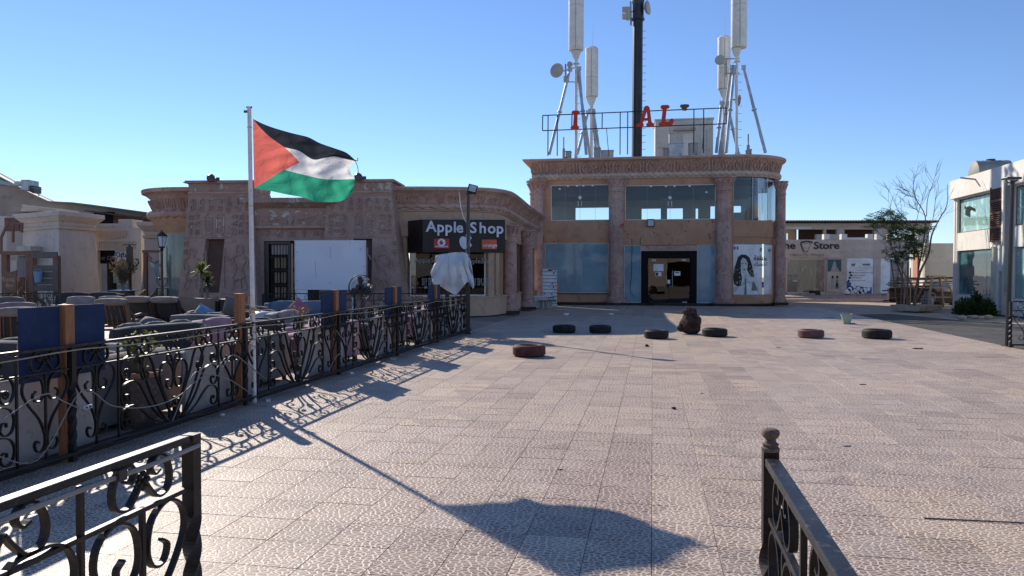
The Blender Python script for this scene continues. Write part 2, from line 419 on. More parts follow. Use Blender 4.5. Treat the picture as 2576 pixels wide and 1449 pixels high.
    ls.new(rr.outputs[0], b.inputs['Roughness']); b.inputs['Specular IOR Level'].default_value = .34
    bp = ns.new('ShaderNodeBump'); bp.inputs['Strength'].default_value = .55; bp.inputs['Distance'].default_value = .004
    hh = ns.new('ShaderNodeMath'); hh.operation = 'MULTIPLY_ADD'; ls.new(noise(ns, ls, P, 70, 3), hh.inputs[0]); hh.inputs[1].default_value = .35; ls.new(e, hh.inputs[2])
    ls.new(hh.outputs[0], bp.inputs['Height']); ls.new(bp.outputs[0], b.inputs['Normal']); return m
M = {}
M['tile'] = tiles_mat()
M['mortar'] = worn('paving_mortar', (.24, .19, .16), (.32, .26, .22), None, .95)
M['sand'] = worn('sandy_ground', (.36, .29, .22), (.46, .38, .30), (.28, .22, .17), .95, 1.2, .5, 14, bd=.02)
M['shadowground'] = worn('painted_shadow_ground', (.06, .058, .058), (.09, .085, .08), (.14, .13, .12), .9, 1, .4, 30)  # dark tone that paints the shadow lying right of the plaza
M['terrace'] = worn('terrace_floor', (.25, .20, .17), (.33, .27, .23), (.18, .15, .13), .7, 1.5, .2, 20)
M['stone'] = worn('pink_cast_stone', (.47, .28, .21), (.57, .38, .30), (.28, .15, .115), .85, 1.3, .6, 10, chip=(.5, .36, .28), chipt=.60, streak=.35, bd=.02)
M['stone2'] = worn('pink_column_stone', (.44, .255, .205), (.54, .36, .30), (.25, .14, .115), .85, 1.5, .6, 10, chip=(.52, .40, .34), chipt=.58, streak=.45, bd=.02)
M['carve'] = worn('pale_carved_stone', (.46, .28, .21), (.53, .35, .27), (.32, .18, .14), .9, 2, .4, 14)
M['cope'] = worn('pale_coping', (.50, .36, .27), (.58, .44, .34), (.36, .25, .2), .9, 1.5, .3, 12)
M['orange'] = worn('ochre_render', (.49, .27, .16), (.55, .32, .20), (.38, .21, .13), .9, .7, .15, 20, streak=.18)
M['orange2'] = worn('pale_ochre_render', (.52, .34, .22), (.58, .40, .27), (.42, .28, .2), .9, .8, .2, 18, streak=.2)
M['brown'] = worn('brown_temple_render', (.41, .265, .21), (.47, .32, .255), (.31, .20, .16), .92, 1.5, .9, 7, chip=(.50, .41, .35), chipt=.615, streak=.2, bd=.03)
M['brownchip'] = worn('flaking_brown_render', (.37, .245, .19), (.43, .295, .235), (.28, .18, .14), .92, 1.2, .9, 8, chip=(.58, .52, .46), chipt=.545, bd=.03, chips=2.6)
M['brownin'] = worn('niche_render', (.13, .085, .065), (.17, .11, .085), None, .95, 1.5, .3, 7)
M['cream'] = worn('cream_render', (.53, .47, .41), (.59, .53, .47), (.45, .40, .35), .92, .8, .35, 8, streak=.15)
M['cream2'] = worn('warm_cream_render', (.55, .475, .39), (.61, .53, .45), (.46, .39, .32), .92, .9, .3, 9, streak=.12)
M['greyroof'] = worn('grey_roof_render', (.30, .25, .21), (.38, .32, .27), (.24, .2, .17), .95, .5, .3, 6)
M['store'] = worn('store_render', (.54, .46, .39), (.62, .54, .46), (.42, .35, .29), .92, 1, .25, 9, streak=.3)
M['white'] = worn('white_render', (.74, .70, .63), (.80, .77, .71), (.66, .61, .54), .85, .7, .15, 12, streak=.08)
M['wallgreen'] = worn('stained_boundary_wall', (.52, .50, .42), (.60, .58, .50), (.44, .42, .35), .9, .8, .2, 10, chip=(.36, .27, .2), chipt=.70)
M['roofred'] = worn('red_roof_tile', (.07, .022, .02), (.10, .04, .035), None, .8)
M['iron'] = worn('black_wrought_iron', (.012, .011, .011), (.02, .018, .017), (.045, .03, .022), .42, 8, .25, 60, bd=.002, spec=.3)
M['ironrail'] = worn('worn_black_rail', (.013, .014, .017), (.022, .023, .026), (.09, .07, .055), .42, 6, .25, 80, bd=.002, spec=.3, chip=(.2, .15, .11), chipt=.66, chips=9)
M['rust'] = worn('rusty_iron', (.12, .05, .03), (.2, .09, .05), (.05, .03, .025), .8, 4, .4, 30)
M['polewhite'] = worn('chipped_white_paint', (.70, .69, .67), (.78, .77, .75), (.5, .48, .45), .5, 5, .4, 30, chip=(.16, .07, .04), chipt=.635, bd=.003, chips=9)
M['whitemetal'] = worn('white_antenna_shell', (.66, .66, .63), (.74, .74, .70), (.52, .5, .46), .55, 2, .1, 20)
M['galv'] = worn('galvanised_steel', (.34, .38, .42), (.46, .50, .54), (.25, .27, .3), .45, 3, .1, 30, metal=.4)
M['black'] = plain('black_paint', (.02, .02, .022), .35)
M['blackmatt'] = plain('black_plastic', (.008, .008, .009), .6, spec=.12)
M['tower'] = worn('black_tower_steel', (.016, .02, .03), (.03, .036, .05), None, .45, 1, .1, 10)
M['dish'] = plain('grey_dish', (.42, .40, .36), .6)
M['red'] = worn('red_letter_paint', (.48, .03, .012), (.58, .05, .02), None, .5, 3)
M['grey'] = plain('grey_box', (.32, .32, .32), .6)
M['cabin'] = worn('cabin_panel', (.50, .50, .46), (.56, .56, .52), (.4, .39, .36), .6, 1, .1, 10)
M['blueboard'] = worn('blue_plywood', (.020, .036, .088), (.026, .046, .112), (.04, .05, .09), .75, 4, .2, 30, spec=.2)
M['timber'] = wood('orange_timber', (.24, .095, .035), (.38, .165, .065))
M['darkwood'] = wood('dark_wood', (.028, .013, .010), (.05, .023, .016))
M['brownwood'] = wood('weathered_brown_wood', (.16, .085, .05), (.24, .13, .08))
M['greywood'] = wood('grey_boards', (.10, .085, .075), (.16, .14, .12))
M['rawwood'] = wood('raw_timber', (.42, .28, .16), (.55, .39, .24))
M['reddoor'] = wood('faded_red_door', (.34, .13, .08), (.46, .22, .15))
M['louvre'] = wood('louvre_wood', (.17, .075, .04), (.26, .12, .065))
M['wicker'] = worn('wicker', (.34, .21, .11), (.44, .29, .16), (.2, .11, .06), .8, 12, .6, 60)
M['fbeige'] = fabric('beige_upholstery', (.33, .29, .26)); M['fgrey'] = fabric('grey_upholstery', (.135, .13, .128))
M['fdark'] = fabric('charcoal_upholstery', (.050, .049, .048)); M['fblue'] = fabric('slate_blue_upholstery', (.13, .19, .26))
M['fpink'] = fabric('dusty_pink_upholstery', (.40, .24, .28)); M['fpillow'] = fabric('pink_pillow_cloth', (.46, .15, .19))
M['fbluep'] = fabric('blue_pillow_cloth', (.20, .33, .48)); M['fbrown'] = fabric('brown_cloth', (.25, .17, .125))
M['ftaupe'] = fabric('taupe_cushion', (.30, .24, .20)); M['fshade'] = fabric('shaded_taupe_upholstery', (.15, .13, .125)); M['fmauve'] = fabric('mauve_cushion', (.27, .19, .21))
M['canvas'] = fabric('white_canvas', (.66, .68, .68), (.54, .57, .58))
M['screen'] = worn('partition_board', (.44, .37, .32), (.50, .43, .375), (.36, .30, .26), .8, 3, .15, 20, streak=.1)
M['pot'] = worn('dark_clay_pot', (.11, .085, .075), (.16, .12, .10), (.3, .2, .15), .9, 5, .5, 20)
M['potrim'] = worn('clay_rim', (.30, .14, .09), (.36, .19, .13), None, .9, 5)
M['soil'] = worn('soil', (.08, .055, .035), (.13, .09, .06), (.3, .25, .15), 1, 20, .8, 60)
M['board'] = worn('white_board', (.70, .73, .79), (.76, .79, .84), None, .6, .8, 0)
M['paper'] = plain('white_print', (.84, .85, .86), .5); M['paper2'] = plain('pale_print', (.62, .62, .60), .5)
M['ink'] = plain('dark_print', (.02, .02, .02), .6); M['inkgrey'] = plain('grey_print', (.22, .22, .22), .6)
M['inkmid'] = plain('mid_print', (.40, .38, .35), .6)
M['navy'] = plain('navy_print', (.02, .09, .22), .5); M['teal'] = plain('teal_print', (.03, .11, .12), .6)
M['signdark'] = worn('black_sign_gloss', (.014, .012, .012), (.02, .017, .017), None, .3, 1, 0, spec=.3)
M['vred'] = plain('red_tile_logo', (.45, .025, .035), .4); M['orangelogo'] = plain('orange_tile_logo', (.62, .10, .03), .4)
M['letterw'] = plain('white_letter', (.66, .70, .78), .4)
M['tyre'] = worn('old_tyre_rubber', (.016, .016, .016), (.028, .027, .027), (.06, .05, .045), .75, 8, .5, 60, vary=.3, spec=.4)
M['tyrered'] = worn('reddish_painted_tyre', (.10, .035, .032), (.16, .06, .055), (.05, .03, .03), .75, 8, .5, 60)
M['tyrepink'] = worn('faded_pink_painted_tyre', (.16, .075, .075), (.22, .115, .11), (.10, .07, .065), .8, 8, .5, 60)
M['rock'] = worn('dark_volcanic_rock', (.06, .035, .028), (.12, .07, .055), (.025, .018, .015), .95, 7, 1.0, 16, bd=.05)
M['palestone'] = worn('pale_stone', (.38, .30, .24), (.48, .39, .32), None, .9, 5, .5, 12)
M['leaf'] = worn('leaf_green', (.075, .12, .03), (.12, .16, .05), (.19, .19, .07), .6, 6, 0, vary=.15)
M['leafdark'] = worn('dark_leaf', (.035, .065, .018), (.06, .09, .03), (.09, .11, .04), .6, 6, 0)
M['leafy'] = worn('yellow_green_leaf', (.14, .18, .03), (.22, .24, .05), (.08, .12, .03), .6, 8, 0)
M['dryleaf'] = worn('dry_leaf', (.14, .11, .05), (.20, .15, .08), (.10, .10, .04), .8, 6, 0)
for k in ('leaf', 'leafdark', 'leafy', 'dryleaf'):   # thin leaves let some light through
    mm = M[k]; nt = mm.node_tree; b = nt.nodes['Principled BSDF']; o = nt.nodes['Material Output']
    tl = nt.nodes.new('ShaderNodeBsdfTranslucent'); src = b.inputs['Base Color'].links[0].from_socket
    nt.links.new(src, tl.inputs[0]); mx = nt.nodes.new('ShaderNodeMixShader'); mx.inputs[0].default_value = .5
    nt.links.new(b.outputs[0], mx.inputs[1]); nt.links.new(tl.outputs[0], mx.inputs[2]); nt.links.new(mx.outputs[0], o.inputs[0])
M['bark'] = worn('grey_bark', (.17, .13, .10), (.25, .20, .16), None, .95, 6, .5, 20)
M['cable'] = plain('grey_cable', (.30, .27, .24), .6); M['rope'] = worn('frayed_rope', (.42, .34, .2), (.5, .42, .28), None, .95, 30, .5, 90)
M['socket'] = plain('white_socket', (.6, .62, .64), .4)
M['lampglass'] = plain('frosted_lamp_glass', (.62, .68, .72), .3)
M['lens'] = plain('floodlight_lens', (.50, .52, .53), .25)
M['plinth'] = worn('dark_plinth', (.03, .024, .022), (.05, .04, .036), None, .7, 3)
M['tank'] = worn('fibreglass_tank', (.24, .24, .22), (.30, .30, .27), None, .6, 1, .1)
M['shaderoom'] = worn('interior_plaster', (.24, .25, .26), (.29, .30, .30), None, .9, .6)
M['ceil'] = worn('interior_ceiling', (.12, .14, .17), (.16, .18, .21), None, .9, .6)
M['gclear'] = glass('clear_window_glass', (.87, .90, .91), .7)
M['gblue'] = glass('frosted_blue_glass', opaque=(.26, .41, .47), op=1.0, refl=.75, wav=.06, rough=.02)
M['gblue2'] = glass('pale_blue_glass', opaque=(.30, .42, .46), op=1.0, refl=1.3, wav=.06, rough=.02)
M['gdark'] = glass('dark_shop_glass', (.30, .28, .26), refl=1.5, wav=.04, rough=.01)
M['gapple'] = glass('smoked_shop_glass', (.25, .25, .26), refl=.7, wav=.08)
M['ggreen'] = glass('green_film_glass', opaque=(.34, .55, .50), op=.9, refl=1.2, wav=.08, blot=1)
M['gteal'] = glass('teal_film_glass', opaque=(.06, .19, .21), op=.92, refl=1.2, wav=.08, blot=1)
M['gbeige'] = glass('dusty_shop_glass', opaque=(.30, .30, .24), op=.75, refl=1.2, wav=.1, blot=1)
M['gwall'] = glass('curved_corner_glass', opaque=(.26, .33, .32), op=.7, refl=1.5)
def mesh_mat():
    m = glass('fine_fan_mesh', (.45, .45, .46), .3); return m
M['fanmesh'] = mesh_mat()

# ================================================================ ground
GF = Frame(0, 0, -GA)
o = MB().box(-260, 260, -120, 420, -1.2, -.06).build('ground', M['sand']); tag(o, kind='structure')
XL, XR, YB, YT = -5.2, 8.0, -2.0, 39.2
pv = MB().box(XL, XR, YB, YT, -.055, -.007).build('plaza_paving', M['mortar'], rot=(0, 0, -GA)); tag(pv, kind='structure')
def tile_geo(mb, cx, cy, h=.1992, c=.002, z=0.0, tx=0, ty=0):
    def q(x, y, zz): return (cx+x, cy+y, zz+z+(tx*x+ty*y))
    vs = [q(-h,-h,-.006), q(h,-h,-.006), q(h,h,-.006), q(-h,h,-.006)]
    k = h-c
    vs += [q(-k,-k,0), q(k,-k,0), q(k,k,0), q(-k,k,0)]
    mb.add(vs, [(4,5,6,7),(0,1,5,4),(1,2,6,5),(2,3,7,6),(3,0,4,7)])
cells = []
for i in range(int(XL/.4), int(XR/.4)):
    for j in range(int(YB/.4), int(YT/.4)):
        cx, cy = i*.4+.2, j*.4+.2; w = GF.w(cx, cy)
        vis = 1 if (w.y > 1.5 and abs(w.x) < w.y*.69+.3 and w.y > 3.6) else 0
        cells.append((0 if vis else 1, w.y if vis else abs(w.y), i, j))
cells.sort()
variants = []
for k in range(6):
    mb = MB(); tile_geo(mb, 0, 0, z=random.uniform(-.0012, .0012), tx=random.uniform(-.004, .004), ty=random.uniform(-.004, .004)); variants.append(mb.mesh('tile', M['tile']))
rest = MB()
for n, (a, b, i, j) in enumerate(cells):
    if n < 296 and a == 0: inst('tile', random.choice(variants), pv, (i*.4+.2, j*.4+.2, 0))
    else: tile_geo(rest, i*.4+.2, j*.4+.2, z=random.uniform(-.0012, .0012), tx=random.uniform(-.004, .004), ty=random.uniform(-.004, .004))
tag(rest.build('tile_field', M['tile'], pv), kind='stuff')
# terrace floor left of the railing, with a low kerb
o = MB().slab([GF.w(*p).to_tuple()[:2] for p in ((-5.205, -2), (-5.205, 29), (-30, 29), (-30, -2))], -.05, -.004).build('terrace_floor', M['terrace']); tag(o, kind='structure')
o = MB().box(-5.33, -5.205, 3.4, 21.5, -.02, .055).build('terrace_kerb', M['plinth'], rot=(0, 0, -GA), bevel=.01); tag(o, kind='structure')
q0 = Gz(2325, 1304); q1 = Gz(2700, 1322); dq = (q1-q0).normalized(); nq = Vector((-dq.y, dq.x, 0))*.009
o = MB().slab([tuple((q0-nq).xy), tuple((q1-nq).xy), tuple((q1+nq).xy), tuple((q0+nq).xy)], -.006, .0045).build('expansion_joint', M['plinth']); tag(o, kind='structure')
# shadow on the pavers right of the plaza, painted as a dark slab
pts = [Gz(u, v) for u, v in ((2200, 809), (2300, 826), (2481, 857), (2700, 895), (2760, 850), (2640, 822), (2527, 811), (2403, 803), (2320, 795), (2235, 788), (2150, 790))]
o = MB().slab([(p.x, p.y) for p in pts], -.05, -.020).build('painted_shadow', M['shadowground']); tag(o, kind='structure')
# pavement strip in front of the far shops
o = MB().box(12, 40, 46.2, 49.6, -.05, .22).build('shop_pavement', M['palestone'], bevel=.02); tag(o, kind='structure')
o = MB().box(12, 40, 45.3, 46.19, -.05, .10).build('shop_kerb', M['store'], bevel=.02); tag(o, kind='structure')

# ================================================================ two-storey shop building
p0 = Gz(1552, 767.5); MF = Frame(p0.x, p0.y, R(-9))
mbld = thing('shop_building', 'two storey ochre shop building with pink stone columns and bulging carved cornice', 'building', MF.w(0, 0), MF.a)
def mh(x, y, yl=0.0): return MF.hit(*zD(x, y), yl)
def mrect(x0, y0, x1, y1, yl=0.0):
    a = mh(x0, (y0+y1)/2, yl)[0]; b = mh(x1, (y0+y1)/2, yl)[0]
    t = mh((x0+x1)/2, y0, yl)[1]; c = mh((x0+x1)/2, y1, yl)[1]
    return a, b, c, t
FY = .25       # front wall plane, columns stand proud of it
xl = mh(205, 700, FY)[0]; xc = mh(1838, 700, FY)[0]; Rc = 2.52
ztop = 7.62; zrope = 6.80; zw = 6.55
cpath = [(xl, FY)] + [(xc+Rc*sin(t), FY+Rc-Rc*cos(t)) for t in [k*pi/2/12 for k in range(13)]] + [(xc+Rc, FY+9)]
W1 = mrect(350, 367, 827, 658, FY); W2 = mrect(955, 368, 1693, 652, FY)
L1 = mrect(300, 843, 820, 1250, FY); L2 = mrect(947, 858, 1690, 1340, FY)
L2 = (L2[0], L2[1], .12, L2[3])
L1b = mrect(300, 843, 418, 1180, FY)
w = MB().wall(xl, xc, .0, zw, [W1, W2, (L1[0], L1[1], L1[2], L1[3]), L2], FY, FY+.22)
w.build('front_wall', M['orange'], mbld)
# curved corner: solid bands with window openings between
arc = cpath[1:]
u0, u1 = mh(1990, 655, FY)[1], mh(1950, 292, FY)[1]
l0, l1 = mh(1990, 1268, FY)[1], mh(1990, 848, FY)[1]
zb = mh(1990, 790, FY)[1]
for (za, zb_, th, nm) in ((0, l0, 0, 'lower_band'), (l1, zb, -.06, 'lintel_band'), (zb, u0, 0, 'middle_band'), (u1, zw, 0, 'upper_band')):
    MB().sweep(arc, [(th, za), (th, zb_), (-.22, zb_), (-.22, za)]).build(nm, M['orange'], mbld, smooth=True)
MB().sweep(arc[:12], [(-.08, u0+.003), (-.08, u1-.003), (-.10, u1-.003), (-.10, u0+.003)]).build('curved_window', M["gclear"], mbld, smooth=True)
for k in (0, 3, 6, 9):
    x, y = arc[k]; MB().box(x-.012, x+.012, y+.03, y+.06, u0, u1).build('window_bar', M['whitemetal'], mbld)
jx = arc[11]
MB().box(jx[0]-.02, arc[12][0]-.01, jx[1], jx[1]+.3, u0, u1).build('corner_pier', M['orange'], mbld)
# lower curved shop front: poster glass and pier
MB().sweep(arc[:9], [(-.08, l0+.003), (-.08, l1-.003), (-.11, l1-.003), (-.11, l0+.003)]).build('shop_window', M['gblue2'], mbld, smooth=True)
MB().sweep(arc[8:], [(0, l0+.002), (0, l1-.002), (-.22, l1-.002), (-.22, l0+.002)]).build('corner_pier', M['orange'], mbld, smooth=True)
# other walls, floors, ceilings
D = 8.5; bx = xc+Rc
BW = []
def bh(x0, y0, x1, y1): 
    r = mrect(x0, y0, x1, y1, D); return (r[0], r[1], r[2], r[3])
bholes = [bh(550, 553, 870, 700), bh(1090, 560, 1425, 700), bh(1530, 560, 1550, 700), bh(1650, 540, 1900, 700)]
bholes = [(a, b, 3.9, t) for a, b, c, t in bholes]
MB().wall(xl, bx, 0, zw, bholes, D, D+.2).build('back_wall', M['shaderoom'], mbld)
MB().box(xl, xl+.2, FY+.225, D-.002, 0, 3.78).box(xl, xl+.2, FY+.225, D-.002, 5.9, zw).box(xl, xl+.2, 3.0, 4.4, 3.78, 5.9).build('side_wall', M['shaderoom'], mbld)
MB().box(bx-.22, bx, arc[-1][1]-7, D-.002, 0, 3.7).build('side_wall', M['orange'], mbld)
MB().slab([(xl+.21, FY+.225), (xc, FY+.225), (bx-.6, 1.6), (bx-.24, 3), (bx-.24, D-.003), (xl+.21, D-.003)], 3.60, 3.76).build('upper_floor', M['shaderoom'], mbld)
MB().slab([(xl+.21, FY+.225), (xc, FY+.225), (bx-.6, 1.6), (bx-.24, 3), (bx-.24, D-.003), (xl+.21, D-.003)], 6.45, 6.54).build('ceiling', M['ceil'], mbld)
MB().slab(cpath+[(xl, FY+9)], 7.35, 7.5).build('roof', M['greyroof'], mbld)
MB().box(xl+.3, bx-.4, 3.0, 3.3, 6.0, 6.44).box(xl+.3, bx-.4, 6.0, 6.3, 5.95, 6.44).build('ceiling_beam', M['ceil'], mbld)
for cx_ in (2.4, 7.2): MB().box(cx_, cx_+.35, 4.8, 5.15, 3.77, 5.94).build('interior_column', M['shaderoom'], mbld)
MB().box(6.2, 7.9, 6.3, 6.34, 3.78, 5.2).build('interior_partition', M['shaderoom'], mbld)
a, z_ = mh(1265, 640, 3.0); MB().box(a-.5, a+.6, 2.8, 3.3, 3.77, 4.25, Matrix.Translation((0, 0, 0))).build('interior_counter', M['brownwood'], mbld)
# ground floor interior behind the door
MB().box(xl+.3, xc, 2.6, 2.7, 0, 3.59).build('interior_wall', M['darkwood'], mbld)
# cornice: rope moulding, cavetto, coping
cp2 = [(xl-.05, FY+3)] + [(xl-.05, FY)] + cpath[1:]
cav = [(.02, zrope+.06), (.03, 7.0), (.07, 7.15), (.16, 7.32), (.30, 7.46), (.42, 7.50), (.42, ztop-.06), (-.3, ztop-.06), (-.3, zrope+.06)]
MB().sweep(cp2, cav).build('cornice', M['stone'], mbld, smooth=True, ang=50)
MB().sweep(cp2, [(-.35, ztop-.058), (.46, ztop-.058), (.47, ztop), (-.35, ztop+.01)]).build('coping', M['cope'], mbld)
MB().sweep(cp2, [(-.1, zw+.001), (.10, zw+.001), (.14, zw+.06), (.14, zw+.10), (-.1, zw+.10)]).build('lower_moulding', M['cope'], mbld)
def rope_mould(mb, path, z, r, zk=None, tw=.32, sd=9):
    pts = []; L = 0
    for i in range(len(path)-1):
        a = Vector(path[i]); b = Vector(path[i+1]); n = max(1, int((b-a).length/.07))
        for k in range(n): pts.append((a.lerp(b, k/n), L+(b-a).length*k/n, (zk[i]*(1-k/n)+zk[i+1]*k/n) if zk else 1))
        L += (b-a).length
    pts.append((Vector(path[-1]), L, zk[-1] if zk else 1)); n = 10; vs = []
    for i, (p, s, kz) in enumerate(pts):
        d = (pts[min(i+1, len(pts)-1)][0]-pts[max(i-1, 0)][0]).normalized(); o = Vector((d.y, -d.x))
        for k in range(n):
            t = 2*pi*k/n; rr = r*(1+.26*sin(2*pi*s/tw+t*1.0))
            vs.append((p.x+o.x*rr*cos(t)*.9, p.y+o.y*rr*cos(t)*.9, z*kz+rr*sin(t)))
    mb.add(vs, [(i*n+k, (i+1)*n+k, (i+1)*n+(k+1) % n, i*n+(k+1) % n) for i in range(len(pts)-1) for k in range(n)]+[tuple(range(n)), tuple((len(pts)-1)*n+k for k in range(n))[::-1]])
    return mb
def off_path(path, o):
    out = []
    N_ = len(path)
    for i in range(N_):
        a = Vector(path[max(i-1, 0)]); b = Vector(path[i]); c = Vector(path[min(i+1, N_-1)])
        d1 = (b-a).normalized() if i else (c-b).normalized(); d2 = (c-b).normalized() if i < N_-1 else d1
        m = (Vector((d1.y, -d1.x))+Vector((d2.y, -d2.x))).normalized(); m = m/max(.5, m.dot(Vector((d1.y, -d1.x))))
        out.append((b.x+m.x*o, b.y+m.y*o))
    return out
rope_mould(MB(), off_path(cp2[1:], .10), zrope-.06, .13).build('rope_moulding', M['cope'], mbld, smooth=True, ang=60)
# carved palm panels on the cavetto
def carve_mesh(kind, mat):
    mb = MB()
    if kind == 0:
        P = spline([(-.17, .0), (-.19, .16), (-.17, .30), (-.12, .38)], 4); mb.strip(P, .035, .06)
        mb.strip([(-p[0], p[1]) for p in P], .035, .06); mb.strip(spline([(0, .02), (-.08, .1), (-.09, .2), (-.03, .3), (0, .38)], 4), .03, .05)
        mb.strip(spline([(0, .02), (.08, .1), (.09, .2), (.03, .3), (0, .38)], 4), .03, .05)
    elif kind == 1:
        for s in (-.1, 0, .1): mb.strip([(s, 0), (s*1.1, .2), (s*1.2, .4)], .03, .05)
        mb.strip([(-.13, .02), (.13, .02)], .025, .05)
    else:
        mb.strip(spline([(.05, .0), (-.02, .04), (.0, .12), (.08, .18), (.10, .27), (.02, .33), (-.06, .3), (-.06, .24)], 4), .035, .05)
    return mb.mesh('carved_palm', mat)
carv = [carve_mesh(k, M['carve']) for k in (0, 1, 2)]
def place_carvings(path, z, parent, step=.42, off=.08, lean=-.42, pat=(0, 1, 0, 2), sc=1.0, zk=None):
    Lt = 0; k = 0; nxt = step/2
    for i in range(len(path)-1):
        a = Vector(path[i]); b = Vector(path[i+1]); L = (b-a).length; d = (b-a)/L; o = Vector((d.y, -d.x))
        while nxt < Lt+L:
            p = a+d*(nxt-Lt)+o*off; kz = 1 if not zk else zk[i]+(zk[i+1]-zk[i])*(nxt-Lt)/L
            ob = inst('carved_palm', carv[pat[k % len(pat)]], parent, (p.x, p.y, z*kz), (0, 0, 0), (sc, sc, sc))
            ob.rotation_mode = 'ZXY' if False else 'XYZ'; ob.rotation_euler = (-lean*-1*0, 0, 0)
            ob.rotation_euler = (Matrix.Rotation(math.atan2(d.y, d.x), 3, 'Z') @ Matrix.Rotation(lean*-1, 3, 'X')).to_euler()
            k += 1; nxt += step
        Lt += L
place_carvings(cp2[1:15], zrope+.10, mbld, .43, .075, -.30, sc=1.35)
# columns
def column(parent, x, y, r, zt, name='column', mat='stone2', zb=0.0):
    prof = [(r*1.02, zb+.5), (r, 1.2), (r*.97, zt*.5), (r*.94, zt-.95)]
    prof = [(r, zb+.36), (r*1.0, zb+.9), (r*.99, zb+1.6), (r*.975, zt*.55), (r*.95, zt-.72)]
    c = MB().lathe(prof, (x, y, 0), 24).build(name, M[mat], parent, smooth=True, ang=50)
    b = MB().lathe([(r*1.35, zb+.13), (r*1.35, zb+.17), (r*1.40, zb+.22), (r*1.33, zb+.29), (r*1.12, zb+.31), (r*1.16, zb+.36), (r*1.08, zb+.42), (r*.98, zb+.44)], (x, y, 0), 24).build('column_base', M[mat], c, smooth=True, ang=50)
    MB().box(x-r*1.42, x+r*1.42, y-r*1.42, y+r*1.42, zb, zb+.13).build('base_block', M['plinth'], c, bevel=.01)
    z = zt-.72
    cap = [(r*.97, z), (r*1.06, z+.02), (r*1.06, z+.07), (r*.98, z+.09), (r*.98, z+.26), (r*1.10, z+.28), (r*1.10, z+.33), (r*1.03, z+.35), (r*1.10, z+.48), (r*1.24, z+.58), (r*1.42, z+.66), (r*1.50, z+.67), (r*1.50, zt)]
    MB().lathe(cap, (x, y, 0), 24).build('capital', M[mat], c, smooth=True, ang=50)
    lf = MB()
    for k in range(12):
        t = 2*pi*k/12; e = Vector((cos(t), sin(t), 0)); s = Vector((-sin(t), cos(t), 0)); q = Vector((x, y, 0))
        for zz, h, rr in ((z+.34, .20, 1.07), (z+.42, .18, 1.16)):
            if rr > 1.1 and k % 2: continue
            A = q+e*r*rr+Vector((0, 0, zz)); B = q+e*r*(rr+.22)+Vector((0, 0, zz+h))
            lf.hexa([A-s*.06-e*.03, A+s*.06-e*.03, A+s*.06+e*.01, A-s*.06+e*.01], [B-s*.035-e*.03, B+s*.035-e*.03, B+s*.035+e*.03, B-s*.035+e*.03])
    lf.build('capital_leaves', M[mat], c)
    return c
CY = .12
for (dx, dr, zt) in ((235, .385, 6.50), (885, .385, 6.56), (1760, .40, 6.53)):
    X = mh(dx, 800, CY)[0]; column(mbld, X, CY, dr, zt)
# narrow column where the curve turns into the side wall
X = mh(2222, 800, 1.6)[0]; column(mbld, X, 1.6, .25, 6.42)
# plinth
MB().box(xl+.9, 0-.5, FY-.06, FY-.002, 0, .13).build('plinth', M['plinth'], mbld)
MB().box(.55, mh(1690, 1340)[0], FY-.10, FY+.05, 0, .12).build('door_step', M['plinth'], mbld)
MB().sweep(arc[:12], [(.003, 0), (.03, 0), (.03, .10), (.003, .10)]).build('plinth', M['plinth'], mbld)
# coursed pilaster left of the first shop window
for k in range(16):
    MB().box(mh(246, 900, FY-.06)[0], mh(298, 900, FY-.06)[0], FY-.06, FY-.004, .05+k*.20, .243+k*.20).build('pilaster_block', M['stone2'], mbld, bevel=.008, seg=1)
# windows
def window(parent, r, y, ncol, name='window', gm='gclear', fm='whitemetal', fw=.035, th=.02, fr=True, cols=None):
    a, b, c, t = r; root = MB()
    for (x0, x1, z0, z1) in ((a+.002, b-.002, c+.002, c+fw), (a+.002, b-.002, t-fw, t-.002), (a+.002, a+fw, c+fw, t-fw), (b-fw, b-.002, c+fw, t-fw)):
        root.box(x0, x1, y-.03, y+.03, z0, z1)
    f = root.build(name, M[fm], parent)
    ed = cols or [a+fw+(b-a-2*fw)*k/ncol for k in range(ncol+1)]
    for k in range(len(ed)-1):
        MB().box(ed[k]+.006, ed[k+1]-.006, y-th/2, y+th/2, c+fw+.002, t-fw-.002).build('pane', M[gm], f)
        if k: MB().box(ed[k]-.005, ed[k]+.005, y-.012, y+.012, c+fw, t-fw).build('joint_strip', M['grey'], f)
    return f
def xs(pts, y=FY+.05): return [mh(p, 500, y)[0] for p in pts]
f1 = window(mbld, W1, FY+.05, 4, cols=[W1[0]+.03]+xs((467, 587, 712))+[W1[1]-.03])
f2 = window(mbld, W2, FY+.05, 4, cols=[W2[0]+.03]+xs((1135, 1322, 1510))+[W2[1]-.03])
for f, cx_ in ((f1, 587), (f2, 1320)):
    a = mh(cx_, 475, FY)[0]; zz = mh(cx_, 472, FY)[1]
    MB().lathe([(.07, -.02), (.09, 0), (.07, .02)], (a, FY+.02, zz), 14, axis='Y').build('lock', M['paper'], f)
    for s in (-.09, .09): MB().tube([(a+s, FY+.0, zz-.45), (a+s, FY-.05, zz-.42), (a+s, FY-.05, zz-.22), (a+s, FY+.0, zz-.19)], .018, 6).build('handle', M['paper'], f)
for f, pts in ((f1, ((422, 402), (490, 378), (564, 376), (615, 376), (690, 374))), (f2, ((1165, 380), (1287, 380), (1357, 380), (1480, 378), (1617, 428)))):
    for p in pts:
        a, zz = mh(*p, FY+.03); MB().box(a-.05, a+.05, FY+.0, FY+.03, zz-.035, zz+.035).build('clip', M['paper'], f)
fl1 = window(mbld, (L1[0], L1[1], L1[2], L1[3]), FY+.05, 2, gm='gblue', fw=.03, cols=[L1[0]+.03, mh(615, 1000, FY)[0], L1[1]-.03])
a = mh(418, 1200, FY)[0]; zz = mh(418, 1175, FY)[1]
